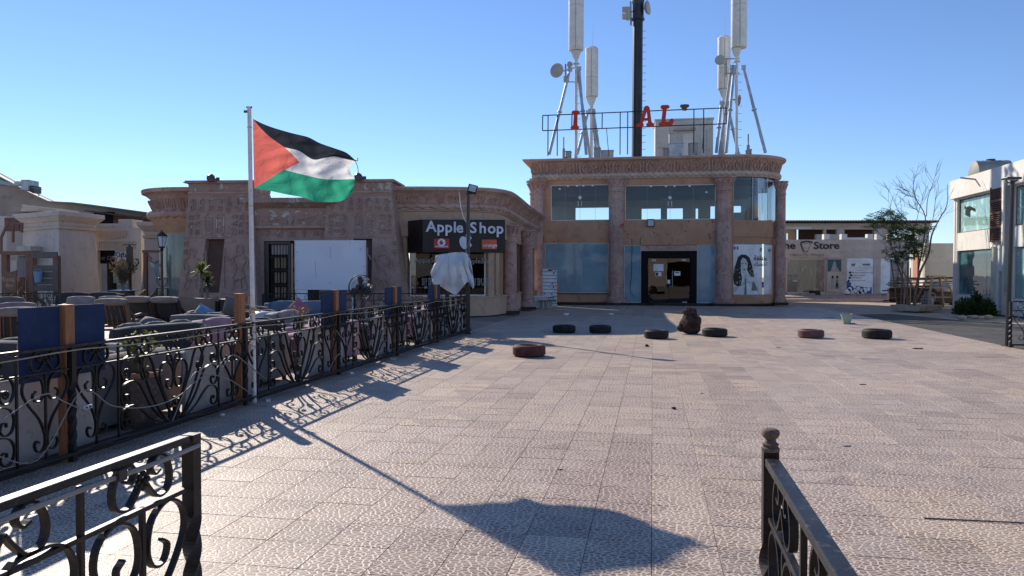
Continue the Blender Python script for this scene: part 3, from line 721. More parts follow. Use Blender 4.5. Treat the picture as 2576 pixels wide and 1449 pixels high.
MB().box(L1[0]+.0, a, FY-.02, FY+.2, L1[2]-.004, zz).build('stepped_sill', M['orange'], mbld)
MB().box(L1[0], L1[1], FY-.05, FY-.002, L1[2]-.05, L1[2]-.002).build('sill', M['plinth'], mbld)
d0, d1 = mh(1085, 1100, FY)[0], mh(1540, 1100, FY)[0]; dz = mh(1300, 907, FY)[1]
top = mh(1300, 868, FY)[1]
fa = window(mbld, (L2[0], d0, L2[2], L2[3]), FY+.05, 1, gm='gblue', fw=.03)
fb = window(mbld, (d1, L2[1], L2[2], L2[3]), FY+.05, 1, gm='gblue', fw=.03)
MB().box(d0, d1, FY+.02, FY+.08, dz+.04, L2[3]-.02).build('fascia_panel', M['stone'], mbld)
MB().box(d0, d1, FY-.0, FY+.018, dz+.005, dz+.04).build('door_trim', M['cope'], mbld)
i0, i1 = mh(1140, 1100, FY)[0], mh(1487, 1100, FY)[0]; iz = mh(1300, 962, FY)[1]
MB().box(d0+.002, i0, FY-.02, FY+.35, .121, dz).box(i1, d1-.002, FY-.02, FY+.35, .121, dz).box(i0, i1, FY-.02, FY+.35, iz, dz).build('door_surround', M['blackmatt'], mbld)
im = mh(1311, 1100, FY+.2)[0]
for a, b, s in ((i0+.02, im-.01, 1), (im+.01, i1-.02, -1)):
    dr = MB().box(a, b, FY+.24, FY+.255, .15, iz-.03).build('glass_door', M['gdark'], mbld)
    hx = im-.22*s if s > 0 else im+.22
    hx = im-.14 if s > 0 else im+.18
    MB().tube([(hx, FY+.235, .95), (hx, FY+.18, 1.0), (hx, FY+.18, 1.75), (hx, FY+.235, 1.8)], .018, 8).build('door_handle', M['galv'], dr, smooth=True)
    MB().box((i0+.2 if s > 0 else i1-.45), (i0+.42 if s > 0 else i1-.2), FY+.21, FY+.27, iz-.17, iz-.06).build('hinge_plate', M['whitemetal'], dr)
    MB().box((i0+.1 if s > 0 else i1-.38), (i0+.3 if s > 0 else i1-.15), FY+.21, FY+.27, .13, .18).build('hinge_plate', M['whitemetal'], dr)
for (x0, y0, x1, y1, nm) in ((1185, 1013, 1268, 1070, 'paper'), (1200, 1078, 1250, 1113, 'paper'), (1355, 1073, 1405, 1108, 'paper'), (1300, 1142, 1322, 1175, 'paper')):
    r = mrect(x0, y0, x1, y1, FY+.2); o = MB().box(r[0], r[1], FY+.222, FY+.232, r[2], r[3]).build('door_notice', M['paper'], mbld)
    if nm and x0 == 1200: MB().box(r[0]+.03, r[0]+.15, FY+.216, FY+.221, r[2]+.03, r[3]-.03).build('print', M['ink'], o)
    if x0 == 1355: MB().box(r[0]+.05, r[1]-.05, FY+.216, FY+.221, r[3]-.1, r[3]-.04).build('print', M['navy'], o)
# hanging cable on the blue glass
MB().tube(spline([(mh(x, y, FY-.03)[0], FY-.03, mh(x, y, FY-.03)[1]) for x, y in ((1010, 805), (1012, 900), (1008, 1000), (1008, 1100), (998, 1180), (1000, 1240), (1025, 1278))]), .012, 5).build('loose_cable', M['black'], mbld)
MB().tube([(mh(x, y, FY-.02)[0], FY-.02, mh(x, y, FY-.02)[1]) for x, y in ((1082, 800), (1078, 830), (1082, 860))], .010, 5).build('loose_cable', M['black'], mbld)
for x, y in ((957, 750), (975, 772), (1192, 758), (1300, 775), (1447, 746), (1475, 668), (1665, 672), (1683, 752), (1637, 770), (1645, 788), (1646, 803), (375, 828), (410, 820)):
    a, zz = mh(x, y, FY); MB().lathe([(.035, -.01), (.03, .01)], (a, FY-.006, zz), 7, axis='Y').build('wall_stain', M['plinth'], mbld)
MB().box(*[mh(930, 650, FY-.33)[0], mh(942, 650, FY-.33)[0]], FY-.62, FY-.5, 4.05, 4.2).build('alarm_box', M['red'], mbld)
# ---- hair poster in the corner shop window (flat print on the curved glass)
pt = MB().sweep(arc[:9], [(-.070, l0+.03), (-.070, l1-.03), (-.076, l1-.03), (-.076, l0+.03)]).build('poster', M['paper'], mbld, smooth=True)
def arcpos(x, y):   # D pixel -> point on the curved glass
    d = ray(*zD(x, y)); c = Vector((0, 0, CH))
    lo = None
    for k in range(8):
        a, b = Vector(arc[k]), Vector(arc[k+1])
        A = MF.w(a.x, a.y); B = MF.w(b.x, b.y); e = (B-A).normalized(); n = Vector((e.y, -e.x, 0)); A = A-n*.06
        t = (A-c).dot(n)/d.dot(n); p = c+d*t; s = (p-A).dot(e)
        if s <= (B-A).length+1e-3 or k == 7:
            q = MF.loc(p); return (q[0], q[1], p.z)
def flat(name, pts, mat, parent, lift=.0):
    vs = [arcpos(*p) for p in pts]; cx_ = sum(v[0] for v in vs)/len(vs); cy_ = sum(v[1] for v in vs)/len(vs)
    vs = [(v[0]+lift*.1, v[1]-lift, v[2]) for v in vs]; n = len(vs)
    back = [(v[0], v[1]+.003, v[2]) for v in vs]
    return MB().add(vs+back, [tuple(range(n)), tuple(range(2*n-1, n-1, -1))]+[(i, (i+1) % n, n+(i+1) % n, n+i) for i in range(n)]).build(name, mat, parent)
flat('print', [(2070, 1262), (2070, 850), (2085, 850), (2085, 1262)], M['gblue2'], pt, .004)
hair = spline([(1905, 935), (1875, 955), (1858, 1010), (1840, 1070), (1838, 1130), (1842, 1180), (1865, 1195), (1895, 1190), (1905, 1140), (1900, 1100), (1910, 1060), (1945, 1075), (1955, 1060), (1968, 1080), (1985, 1118), (2004, 1120), (1998, 1060), (1985, 1010), (1968, 960), (1940, 938)], 4)
hair = [(p[0], p[1]) for p in [Vector((q[0], q[1])) for q in hair]]
for k, seg in enumerate((((1905, 935), (1875, 955), (1858, 1010), (1898, 1010), (1912, 960)), ((1905, 935), (1912, 960), (1938, 975), (1958, 1010), (1985, 1010), (1968, 960), (1940, 938)),
        ((1858, 1010), (1842, 1060), (1836, 1120), (1842, 1175), (1868, 1196), (1898, 1188), (1908, 1130), (1898, 1080), (1898, 1010)), ((1952, 1010), (1948, 1060), (1962, 1085), (1985, 1120), (2006, 1118), (1998, 1060), (1985, 1010)))):
    flat('hair_print', seg, M['ink'], pt, .008)
flat('face_print', [(1898, 985), (1912, 962), (1938, 972), (1954, 1010), (1950, 1050), (1938, 1080), (1915, 1092), (1900, 1060)], M['paper2'], pt, .010)
flat('shoulder_print', [(1830, 1262), (1838, 1205), (1868, 1196), (1915, 1175), (1930, 1090), (1948, 1080), (1955, 1150), (2000, 1170), (2040, 1200), (2050, 1262)], M['paper2'], pt, .006)
for q in (((1906, 1008), (1920, 1004), (1920, 1010), (1906, 1014)), ((1932, 1006), (1946, 1010), (1945, 1016), (1932, 1012)), ((1915, 1052), (1935, 1052), (1932, 1060), (1918, 1060))): flat('face_print', q, M['ink'], pt, .014)
rnd = random.Random(3)
for k in range(26):   # curls
    x = rnd.choice([rnd.uniform(1842, 1895), rnd.uniform(1958, 1995)]); y = rnd.uniform(1040, 1175) if x < 1900 else rnd.uniform(1020, 1110)
    flat('hair_print', [(x-4, y), (x, y-9), (x+5, y-3), (x+1, y+7)], M['inkmid'], pt, .013)
flat('shoulder_print', [(1925, 1262), (1932, 1130), (1940, 1130), (1945, 1262)], M['inkgrey'], pt, .010)
flat('shoulder_print', [(1985, 1230), (1995, 1150), (2010, 1165), (2035, 1230)], M['inkgrey'], pt, .010)
for k, c in enumerate(('navy', 'paper2', 'vred')): flat('flag_print', [(1841+12*k, 870), (1853+12*k, 870), (1853+12*k, 895), (1841+12*k, 895)], M[c], pt, .012)
def arctext(s, x, y, size, mat, **k):
    p = arcpos(x, y); q = arcpos(x+20, y); an = math.atan2(q[1]-p[1], q[0]-p[0])
    return text('lettering', s, size, mat, pt, (p[0], p[1]-.02, p[2]), an, extrude=.003, align='LEFT', **k)
arctext('B', 2048, 912, .30, M['ink'], shear=.3); arctext('iss', 2118, 912, .28, M['ink'], shear=.3)
arctext('\uFE94\uFED4\uFEE0\uFE98\uFEA8', 2003, 982, .34, M['ink'], off=.006); arctext('\uFEDA\uFEAE\uFECC\uFEB8\uFEDF', 2003, 1026, .27, M['ink'])
# ---- floodlights
def floodlight(u, v, yl, lab, s=.36, fr=MF, zz=zD):
    a, z = fr.hit(*zz(u, v), yl); p = fr.w(a, yl)
    t = thing('floodlight', lab, 'floodlight', (p.x, p.y, z), fr.a, 'square floodlights on the shop walls')
    MB().box(-s/2, s/2, -.10, -.02, -s/2, s/2).build('housing', M['black'], t, bevel=.01)
    MB().box(-s*.38, s*.38, -.106, -.101, -s*.38, s*.38).build('lens', M['lens'], t)
    MB().box(-s*.45, s*.45, -.02, .02, s*.5, s*.56).box(-.03, .03, -.02, FY-yl+.0, -.03, .03).build('bracket', M['black'], t)
    return t
floodlight(1163, 680, FY-.12, 'square white floodlight below the middle upper window of the two storey building', .38)
floodlight(271, 808, FY-.12, 'small square floodlight near the left end of the two storey building', .3)
# ---- roof: sign frame and letters
SY = 1.6
sf = thing('roof_sign', 'thin black roof sign frame with only the red letters I, A and L left', 'sign', MF.w(0, SY, 7.5), MF.a)
def sh(x, y): 
    a, z = MF.hit(*zE(x, y), SY); return Vector((a, 0, z-7.5))
def bar(pts, r=.03, nm='frame_bar', mat='black', n=6): return MB().tube([sh(*p) for p in pts], r, n).build(nm, M[mat], sf)
bar([(197, 1030), (1050, 993), (1835, 962)]); bar([(197, 1165), (1050, 1133), (1835, 1103)])
for x in (197, 245, 328, 458, 728, 888, 955, 1545, 1632, 1835):
    t = 1030-(x-197)*68/1638; b = 1165-(x-197)*62/1638
    if x in (245, 328, 888, 955, 1545, 1632): b = 1392-(x-197)*.02
    bar([(x, t), (x-2, b)], .032)
bar([(765, 1140), (787, 1395)], .02); bar([(1637, 1108), (1620, 1330)], .02)
def letter(outer, hole=None, nm='letter', mat='red'):
    P = [(sh(*p).x, sh(*p).z) for p in outer]
    if hole:
        H = [(sh(*p).x, sh(*p).z) for p in hole]
        n = len(P); m = len(H)
        # bridge outer and hole through nearest vertices
        i0_ = min(range(n), key=lambda i: (P[i][0]-H[0][0])**2+(P[i][1]-H[0][1])**2)
        P = P[:i0_+1]+H+[H[0]]+P[i0_:]
    return MB().prism(P, -.16, -.06).build(nm, M[mat], sf)
sp2 = lambda pts, k=3: [(q[0], q[1]) for q in spline([(a, b, 0) for a, b in pts], k)]
letter([(455, 1003), (470, 990), (515, 990), (530, 1003), (525, 1018), (508, 1028), (506, 1120), (522, 1135), (520, 1152), (505, 1159), (460, 1157), (446, 1148), (450, 1133), (470, 1122), (476, 1030), (458, 1018)])
letter([(1027, 1128), (1034, 1112), (1055, 1108), (1060, 1098), (1098, 965), (1112, 948), (1135, 948), (1150, 965), (1166, 1085), (1172, 1098), (1188, 1104), (1190, 1120), (1178, 1130), (1130, 1130), (1118, 1120), (1122, 1104), (1135, 1100), (1132, 1078), (1096, 1080), (1088, 1100), (1098, 1108), (1096, 1124), (1080, 1134), (1040, 1136)], [(1104, 1058), (1130, 1056), (1124, 1000)])
letter([(1245, 955), (1258, 942), (1310, 940), (1327, 950), (1325, 965), (1302, 975), (1290, 1080), (1296, 1092), (1320, 1090), (1328, 1070), (1345, 1060), (1362, 1068), (1363, 1090), (1352, 1118), (1335, 1124), (1245, 1125), (1229, 1116), (1232, 1100), (1252, 1092), (1265, 980), (1248, 970)])
letter([(1418, 952), (1425, 938), (1460, 934), (1495, 936), (1503, 945), (1498, 956), (1482, 964), (1477, 990), (1440, 988), (1432, 966)], None, 'letter_fragment', 'rust')
# ---- antenna masts
def mast(lab, xm, ytop, ybot, ax0, ax1, at, ab, yl, legs, dome=False, rod=None, steps=()):
    def h(x, y): 
        a, z = MF.hit(*zE(x, y), yl); return Vector((a, 0, z-7.5))
    t = thing('antenna_mast', lab, 'antenna', MF.w(0, yl, 7.5), MF.a, 'drum antenna masts on the roof')
    b = h(xm, ybot); tp = h(xm, ytop); b.z = 0.01; r = (h(xm+14, ybot).x-b.x)
    MB().cyl(b, tp, r, r*.95, 12).build('mast', M['whitemetal'], t, smooth=True)
    A = h(ax0, ab); B = h(ax1, ab); C_ = h((ax0+ax1)/2, at); rr = (B.x-A.x)/2; cx_ = (A.x+B.x)/2; zb_ = A.z; zt_ = C_.z
    prof = [(.02, zb_+.01), (rr*.95, zb_), (rr, zb_+.05), (rr, zt_-.12)]
    if dome: prof += [(rr*1.03, zt_-.11), (rr*1.02, zt_-.03), (rr*.7, zt_+.06), (.02, zt_+.10)]
    else: prof += [(rr, zt_), (.02, zt_+.03)]
    drum = MB().lathe(prof, (cx_, 0, 0), 28).build('drum', M['whitemetal'], t, smooth=True, ang=35)
    for q in ((.55, .62) if not dome else (.38,)):
        zz = zb_+(zt_-zb_)*q
        if zz < 99: MB().lathe([(rr*1.003, zz), (rr*1.012, zz+.01), (rr*1.003, zz+.02)], (cx_, 0, 0), 28, cap=False).build('joint_band', M['grey'], drum)
    MB().box(cx_-.015, cx_+.015, -rr-.012, -rr+.02, zb_+.05, zt_-.12).build('seam', M['grey'], drum)
    MB().lathe([(r*1.2, zb_-.75), (r*2.4, zb_-.74), (r*2.4, zb_-.70), (r*1.2, zb_-.68), (r*1.3, zb_-.45), (r*2.6, zb_-.02)], (tp.x, 0, 0), 16).build('flange', M['whitemetal'], t, smooth=True)
    for k in range(6):
        e = 2*pi*k/6; MB().beam((tp.x+r*1.2*cos(e), r*1.2*sin(e), zb_-.45), (tp.x+r*3*cos(e), r*3*sin(e), zb_-.01), .02, .06).build('gusset', M['whitemetal'], t)
    for (x0, y0, x1, y1, dy) in legs:
        p = h(x0, y0); q = h(x1, y1); q.z = max(q.z, .0); q.y = dy
        lg = MB().cyl(p, q, .075, .085, 10).build('leg', M['galv'], t, smooth=True)
        m_ = p.lerp(q, .5); d = (q-p).normalized()*.03; MB().cyl(m_-d, m_+d, .14, .14, 10).build('joint', M['galv'], lg)
        MB().box(p.x-.12, p.x+.12, -.08, .08, p.z-.1, p.z+.1).build('bracket', M['galv'], lg)
    if rod:
        p = h(*rod[0]); q = h(*rod[1]); MB().cyl(q, p, .012, .006, 5).build('rod', M['grey'], t)
    z = .6
    st = MB()
    while z < zb_-1.2:
        st.cyl((b.x, 0, z), (b.x+r+.18, 0, z), .012, n=5); z += .42
    st.build('climbing_peg', M['grey'], t)
    return t, h
m1, h1 = mast('tall drum antenna on a braced mast near the left end of the roof', 494, 480, 1390, 427, 562, -260, 455, 2.6,
    [(440, 620, 265, 1392, -.6), (520, 610, 590, 1390, -.5), (505, 640, 610, 1390, 1.6)])
m2, h2 = mast('shorter domed drum antenna beside the tall left mast', 630, 885, 1385, 576, 691, 432, 865, 4.4, [(600, 1000, 510, 1385, -.4), (650, 1000, 695, 1320, .4), (640, 1005, 668, 1320, .2)], True, ((647, 205), (642, 415)))
m3, h3 = mast('domed drum antenna behind the right tripod mast', 1812, 815, 1380, 1754, 1868, 335, 795, 4.4, [(1790, 915, 1737, 1370, -.4), (1840, 920, 1950, 1370, .3), (1820, 930, 1800, 1370, .4)], True, ((1820, 102), (1823, 322)))
m4, h4 = mast('tall drum antenna on tripod legs at the right end of the roof', 1925, 460, 1375, 1873, 2016, -250, 430, 2.6,
    [(1985, 600, 2170, 1372, -.4), (1905, 600, 1820, 1375, -.5), (1880, 600, 1795, 1375, 1.4)])
def dish(parent, c, r, d, arm_to, mat='dish'):
    d = Vector(d).normalized(); T = Matrix.Translation(c) @ d.to_track_quat('Z', 'Y').to_matrix().to_4x4()
    mb = MB().lathe([(r, .02), (r, .06), (.02, .07), ], n=22); mb.lathe([(r*.98, .0), (r*.7, -.10), (r*.3, -.17), (.02, -.18)], n=22)
    mb.v = [tuple(T @ Vector(p)) for p in mb.v]
    o = mb.build('dish', M[mat], parent, smooth=True, ang=40)
    MB().tube([Vector(c)-d*.18, Vector(c)-d*.3, Vector(arm_to)], .03, 6).build('dish_arm', M['grey'], parent)
    return o
p = h1(330, 643); dish(m1, (p.x, -.3, p.z), .40, (-.35, -.9, .05), h1(490, 600)); dish(m1, (h1(437, 580).x, -.1, h1(437, 580).z), .16, (.3, -.9, 0), h1(490, 560))
MB().tube([h1(400, 570), h1(403, 720)], .05, 6).build('bracket', M['grey'], m1); MB().tube([h1(400, 730), h1(515, 730)], .03, 6).build('bracket', M['grey'], m1)
MB().cb((h1(408, 705).x, 0, h1(408, 705).z), (.3, .2, .3)).build('radio_box', M['dish'], m1)
p = h4(1772, 550); dish(m4, (p.x, -.3, p.z), .27, (-.3, -.9, .1), h4(1830, 580)); p = h4(1935, 880); dish(m4, (p.x+.05, .3, p.z), .30, (.9, .2, 0), h4(1925, 880))
MB().tube([h4(1832, 520), h4(1830, 680)], .05, 6).build('bracket', M['grey'], m4)
for y in (525, 655): MB().tube([h4(1820, y), h4(1950, y-3)], .035, 6).build('bracket', M['grey'], m4)
# ---- black tower
TY = 5.0
def hT(x, y): 
    a, z = MF.hit(*zE(x, y), TY); return Vector((a, 0, z-7.5))
tw = thing('cell_tower', 'tall black faceted communications tower rising through the roof', 'tower', MF.w(0, TY, 7.5), MF.a)
a = hT(990, 1375); b = hT(1080, 1375); cx_ = (a.x+b.x)/2; r0 = (b.x-a.x)/2; tz = hT(1045, 10).z; cx2 = hT(1048, 0).x
MB().tube([(cx_, 0, .01), (cx2, 0, tz+3)], [r0*1.03, r0*.98], 8).build('pole', M['tower'], tw)
z_ = hT(1045, 185).z; r1 = r0*1.12
MB().lathe([(r1*.9, z_), (r1*1.15, z_+.02), (r1*1.15, z_+.10), (r1, z_+.12), (r1, tz-.2), (r1*1.1, tz), (r1*1.1, tz+.3), (r1*.8, tz+2)], (cx2, 0, 0), 16).build('collar', M['black'], tw)
MB().lathe([(r1*.8, tz+.02), (r1*1.14, tz+.03), (r1*1.14, tz+.2), (r1*.8, tz+.22)], (cx2, 0, 0), 16).build('flange', M['galv'], tw)
pg = MB(); z = .5
while z < z_-.4: pg.tube([(cx_+r0, 0, z), (cx_+r0+.2, 0, z), (cx_+r0+.2, 0, z+.06)], .014, 5); z += .40
pg.build('climbing_peg', M['grey'], tw)
p = hT(1130, 80); dish(tw, (p.x, -.2, p.z), .40, (1, -.35, .05), (cx2, 0, p.z))
for y in (105, 165):
    p = hT(960, y); dish(tw, (p.x, -.25, p.z), .20, (-.6, -.8, 0), (cx2-.3, 0, p.z)); MB().cb((hT(928, y-8).x, -.2, hT(928, y-8).z), (.28, .2, .28)).build('radio_box', M['dish'], tw)
MB().tube([hT(980, 15), hT(983, 225)], .06, 6).build('side_rail', M['galv'], tw); MB().tube([hT(1085, 20), hT(1087, 170)], .06, 6).build('side_rail', M['dish'], tw)
MB().tube([hT(1005, 190), hT(1045, 195), hT(1052, 220)], .03, 6).build('cable_loop', M['paper'], tw)
MB().box(cx_-.05, cx_+.05, -r0-.05, -r0*.9, .1, z_).build('cable_run', M['black'], tw)
# ---- cabin and roof boxes
KY = 6.2
def hK(x, y, yl=KY):
    a, z = MF.hit(*zE(x, y), yl); return Vector((a, 0, z-7.5))
cb = thing('equipment_cabin', 'pale grey equipment cabin on the roof behind the letter L', 'cabin', MF.w(0, KY, 7.5), MF.a)
a = hK(1200, 1200).x; b = hK(1717, 1200).x; zt = hK(1450, 1068).z
MB().box(a, b, 0, 2.6, .01, zt).build('cabin_wall', M['cabin'], cb, bevel=.02)
MB().box(a-.05, b+.05, -.05, 2.65, zt+.001, zt+.08).build('cabin_roof', M['cabin'], cb)
MB().box(hK(1448, 1200).x, hK(1535, 1200).x, -.03, -.002, .1, hK(1480, 1190).z).build('door', M['whitemetal'], cb)
MB().box(hK(1362, 1200).x, hK(1557, 1200).x, -.35, -.002, hK(1450, 1168).z, hK(1450, 1148).z).build('awning', M['grey'], cb)
for x in (1330, 1600, 1660): MB().box(hK(x, 1200).x-.01, hK(x, 1200).x+.01, -.012, -.002, .05, zt-.05).build('panel_joint', M['grey'], cb)
def roofbox(lab, x0, y0, x1, yl, mat='grey', d=.6, cat='equipment box', y1=1400):
    a = hK(x0, y0, yl); b = hK(x1, y0, yl)
    t = thing('equipment_box', lab, cat, MF.w((a.x+b.x)/2, yl, 7.5), MF.a, 'equipment boxes on the roof'); w_ = (b.x-a.x)/2
    MB().box(-w_, w_, 0, d, .01, a.z).build('housing', M[mat], t, bevel=.02)
    MB().box(-w_*.8, w_*.8, -.02, -.002, .1, a.z-.08).build('door_panel', M[mat], t)
    MB().box(-w_-.02, w_+.02, -.03, d+.02, a.z+.001, a.z+.03).build('lid', M[mat], t)
    MB().cb((w_*.55, -.03, a.z*.5), (.03, .03, .12)).build('handle', M['black'], t)
    return t
roofbox('tall pale double cabinet in front of the roof cabin', 1325, 1190, 1445, 3.6, 'cabin')
roofbox('low air conditioning box at the left foot of the cabin', 1208, 1318, 1275, 3.4, 'cabin')
roofbox('small low box between two cabinets on the roof', 1283, 1322, 1322, 3.2, 'grey')
roofbox('boxy steel framed unit below the cabin awning', 1322, 1282, 1452, 2.9, 'galv')
roofbox('narrow grey cabinet under the cabin door', 1503, 1278, 1582, 3.0, 'grey')
roofbox('small grey box at the foot of the short left mast', 652, 1320, 710, 3.2, 'grey')
roofbox('low cream box between left mast and black tower', 715, 1343, 827, 3.8, 'cabin')
roofbox('dark small box near the left end of the roof', 400, 1350, 447, 2.2, 'grey')
roofbox('low box at the right end of the roof by the antenna stub', 2020, 1335, 2060, 2.4, 'grey')
def stub(lab, x, yt, yl=2.2):
    p = hK(x, yt, yl); t = thing('antenna_stub', lab, 'antenna', MF.w(p.x, yl, 7.5), MF.a)
    MB().cyl((0, 0, .01), (0, 0, p.z), .035, n=8).build('rod', M['grey'], t); MB().cyl((0, 0, p.z*.25), (0, 0, p.z*.62), .08, n=8).build('sleeve', M['grey'], t)
    MB().cb((.1, 0, p.z*.3), (.12, .1, .1)).build('clamp', M['black'], t)
stub('short antenna stub left of the tall left mast', 384, 1222); stub('short grey antenna stub at the right end of the roof', 2030, 1195)

# ================================================================ curved phone shop
def PX(u, Y): return ((u-1288)/FPX*Y, Y)
ap = thing('phone_shop', 'curved single storey shop with pink carved cornice, columns and smoked windows', 'building')
W_ = [PX(992, 28.3), PX(1110, 28.35), PX(1200, 28.6), PX(1240, 29.1), PX(1266, 30.1), PX(1287, 31.8), PX(1307, 34.0), PX(1330, 36.4), PX(1352, 38.9)]
W_ = [(p.x, p.y) for p in spline([(a, b, 0) for a, b in W_], 4)]
NW = len(W_)
zt_ = [4.86-.0*(k/NW) if k < NW*.45 else 4.86-.30*((k/NW-.45)/.55) for k in range(NW)]
zk = [z/4.86 for z in zt_]
MB().sweep(W_, [(0, 0), (0, .74), (-.3, .74), (-.3, 0)]).build('low_wall', M['orange2'], ap, smooth=True)
MB().sweep(W_, [(.004, .745), (.06, .745), (.06, .79), (-.28, .79), (-.28, .745)]).build('sill', M['cope'], ap, smooth=True)
MB().sweep(W_, [(0, 3.05), (0, 3.98), (-.3, 3.98), (-.3, 3.05)], zk).build('upper_wall', M['orange2'], ap, smooth=True)
MB().sweep(W_, [(-.1, 3.985), (.06, 3.985), (.06, 4.03), (.14, 4.04), (.14, 4.09), (-.1, 4.09)], zk).build('lower_moulding', M['cope'], ap, smooth=True, ang=30)
MB().sweep(W_, [(.03, 4.10), (.06, 4.3), (.14, 4.5), (.28, 4.66), (.42, 4.74), (.42, 4.80), (-.3, 4.80), (-.3, 4.10)], zk).build('cornice', M['stone'], ap, smooth=True, ang=50)
MB().sweep(W_, [(-.3, 4.802), (.46, 4.802), (.46, 4.86), (-.3, 4.87)], zk).build('coping', M['cope'], ap)
rope_mould(MB(), off_path(W_, .11), 4.17, .10, zk, tw=.45).build('rope_moulding', M['stone'], ap, smooth=True, ang=60)
place_carvings(W_, 4.30, ap, .50, .07, -.42, (1, 0, 2), .95, zk)
back = [(W_[-1][0]-9, W_[-1][1]), (W_[0][0], W_[0][1]+11)]
MB().slab([(p[0]-.05, p[1]+.35) for p in W_]+[(W_[-1][0]-.4, 40.5), (W_[0][0]-2, 40.5)], 4.3, 4.42).build('roof', M['greyroof'], ap)
def wpt(u, off=0):   # point on the shop wall seen at column u
    d = ray(u, 685); best = None
    for k in range(NW-1):
        a = Vector(W_[k]); b = Vector(W_[k+1]); e = b-a
        den = d.x*e.y-d.y*e.x
        if abs(den) < 1e-9: continue
        s = (a.x*d.y-a.y*d.x)/den*1.0
        s = -(d.x*a.y-d.y*a.x)/(d.x*e.y-d.y*e.x)
        if -.001 <= s <= 1.001:
            q = a+e*s; n = Vector((e.y, -e.x)).normalized(); return q+n*off, math.atan2(e.y, e.x)
    return Vector(W_[0]), 0
# flat shop front behind the sign: big smoked window with pale frame
q0, _ = wpt(1030, -.12); q1, _ = wpt(1228, -.12)
def pane_between(u0, u1, z0, z1, parent, gm, frame='orange2', off=-.14, fw=.05, name='window'):
    a, _ = wpt(u0, off); b, _ = wpt(u1, off); L = (b-a).length; an = math.atan2(b.y-a.y, b.x-a.x)
    fr = MB().box(0, L, -.04, .04, z0, z0+fw).box(0, L, -.04, .04, z1-fw, z1).box(0, fw, -.04, .04, z0+fw, z1-fw).box(L-fw, L, -.04, .04, z0+fw, z1-fw).build(name, M[frame], parent, (a.x, a.y, 0), (0, 0, an))
    MB().box(fw, L-fw, -.01, .01, z0+fw, z1-fw).build('pane', M[gm], fr); return fr, L
wf, WL = pane_between(1030, 1226, .80, 3.04, ap, 'gapple', 'whitemetal', -.10, .05)
for u in (1010, 1245, 1262): 
    q, an = wpt(u, -.16)
    MB().box(-.22, .20, -.0, .3, .79, 3.05).build('pier', M['orange2'], ap, (q.x, q.y, 0), (0, 0, an))
for u0, u1 in ((1296, 1306), (1314, 1324), (1334, 1345)):
    pane_between(u0, u1, .80, 3.0, ap, 'gapple', 'brownwood', -.10, .05)
for u in (1282, 1310, 1329, 1349):
    q, an = wpt(u, -.16)
    MB().box(-.55, .55, .02, .3, .79, 3.0).build('pier', M['orange2'], ap, (q.x, q.y, 0), (0, 0, an))
# interior back wall with shelves behind the smoked glass
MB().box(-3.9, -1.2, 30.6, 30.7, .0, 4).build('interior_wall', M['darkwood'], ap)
for k in range(4): MB().box(-3.7, -1.4, 30.3, 30.59, .9+k*.5, .93+k*.5).build('shelf', M['rawwood'], ap)
# lettering on glass
zz = lambda v, Y: CH+(685-v)/FPX*Y
def ont(s, u, v, size, mat, Y=28.30, **k): 
    x, y = PX(u, Y); return text('lettering', s, size, M[mat], wf, (0, 0, 0), 0, extrude=.003, align='LEFT', **k), x, Y, zz(v, Y)
def glass_text(s, u, v, size, mat, **k):
    o, x, Y, z = ont(s, u, v, size, mat, **k); o.parent = ap; o.location = (x, 28.36, z); o['label'] = 'pale lettering on the smoked window'; return o
glass_text('AppleShop', 1042, 660, .26, 'inkmid', off=.003)
glass_text('AppleShop', 1168, 662, .26, 'inkmid', off=.003)
MB().tube([(PX(1037, 28.3)[0]+.09*cos(t), 28.34, zz(655, 28.3)+.14*sin(t)) for t in [1.9+.25*k for k in range(10)]], .012, 5).build('print', M['inkmid'], ap)
for k, s in enumerate(('010 903 44444', '010 383 4448 2', '011 49 390 048')):
    glass_text(s, 1061, 705+6.5*k, .13, 'inkmid', off=.001); glass_text(s, 1184, 706+6.5*k, .13, 'inkmid', off=.001)
for u in (1037, 1070): MB().lathe([(.05, -.005), (.05, .005)], (PX(u, 28.3)[0], 28.35, zz(723, 28.3)), 12, axis='Y').build('print', M['inkmid'], ap)
glass_text('appleshop.egypt', 1042, 724.5, .08, 'inkgrey'); glass_text('appleshop', 1076, 724.5, .08, 'inkgrey')
# columns
for u, Y, r, zt in ((1284, 31.0, .27, 3.62), (1327, 34.6, .26, 3.62)):
    x, y = PX(u, Y); column(ap, x, y, r, zt)
for u, Y in ((1300, 31.6), (1338, 35.4)):
    x, y = PX(u, Y); MB().box(x-.7, x+.15, y-.4, y+.4, 3.63, 3.72).build('lintel_block', M['stone2'], ap, bevel=.02)
# dirt line and plinth
MB().sweep(W_[4:], [(.003, 0), (.02, 0), (.02, .05), (.003, .05)]).build('plinth', M['plinth'], ap)
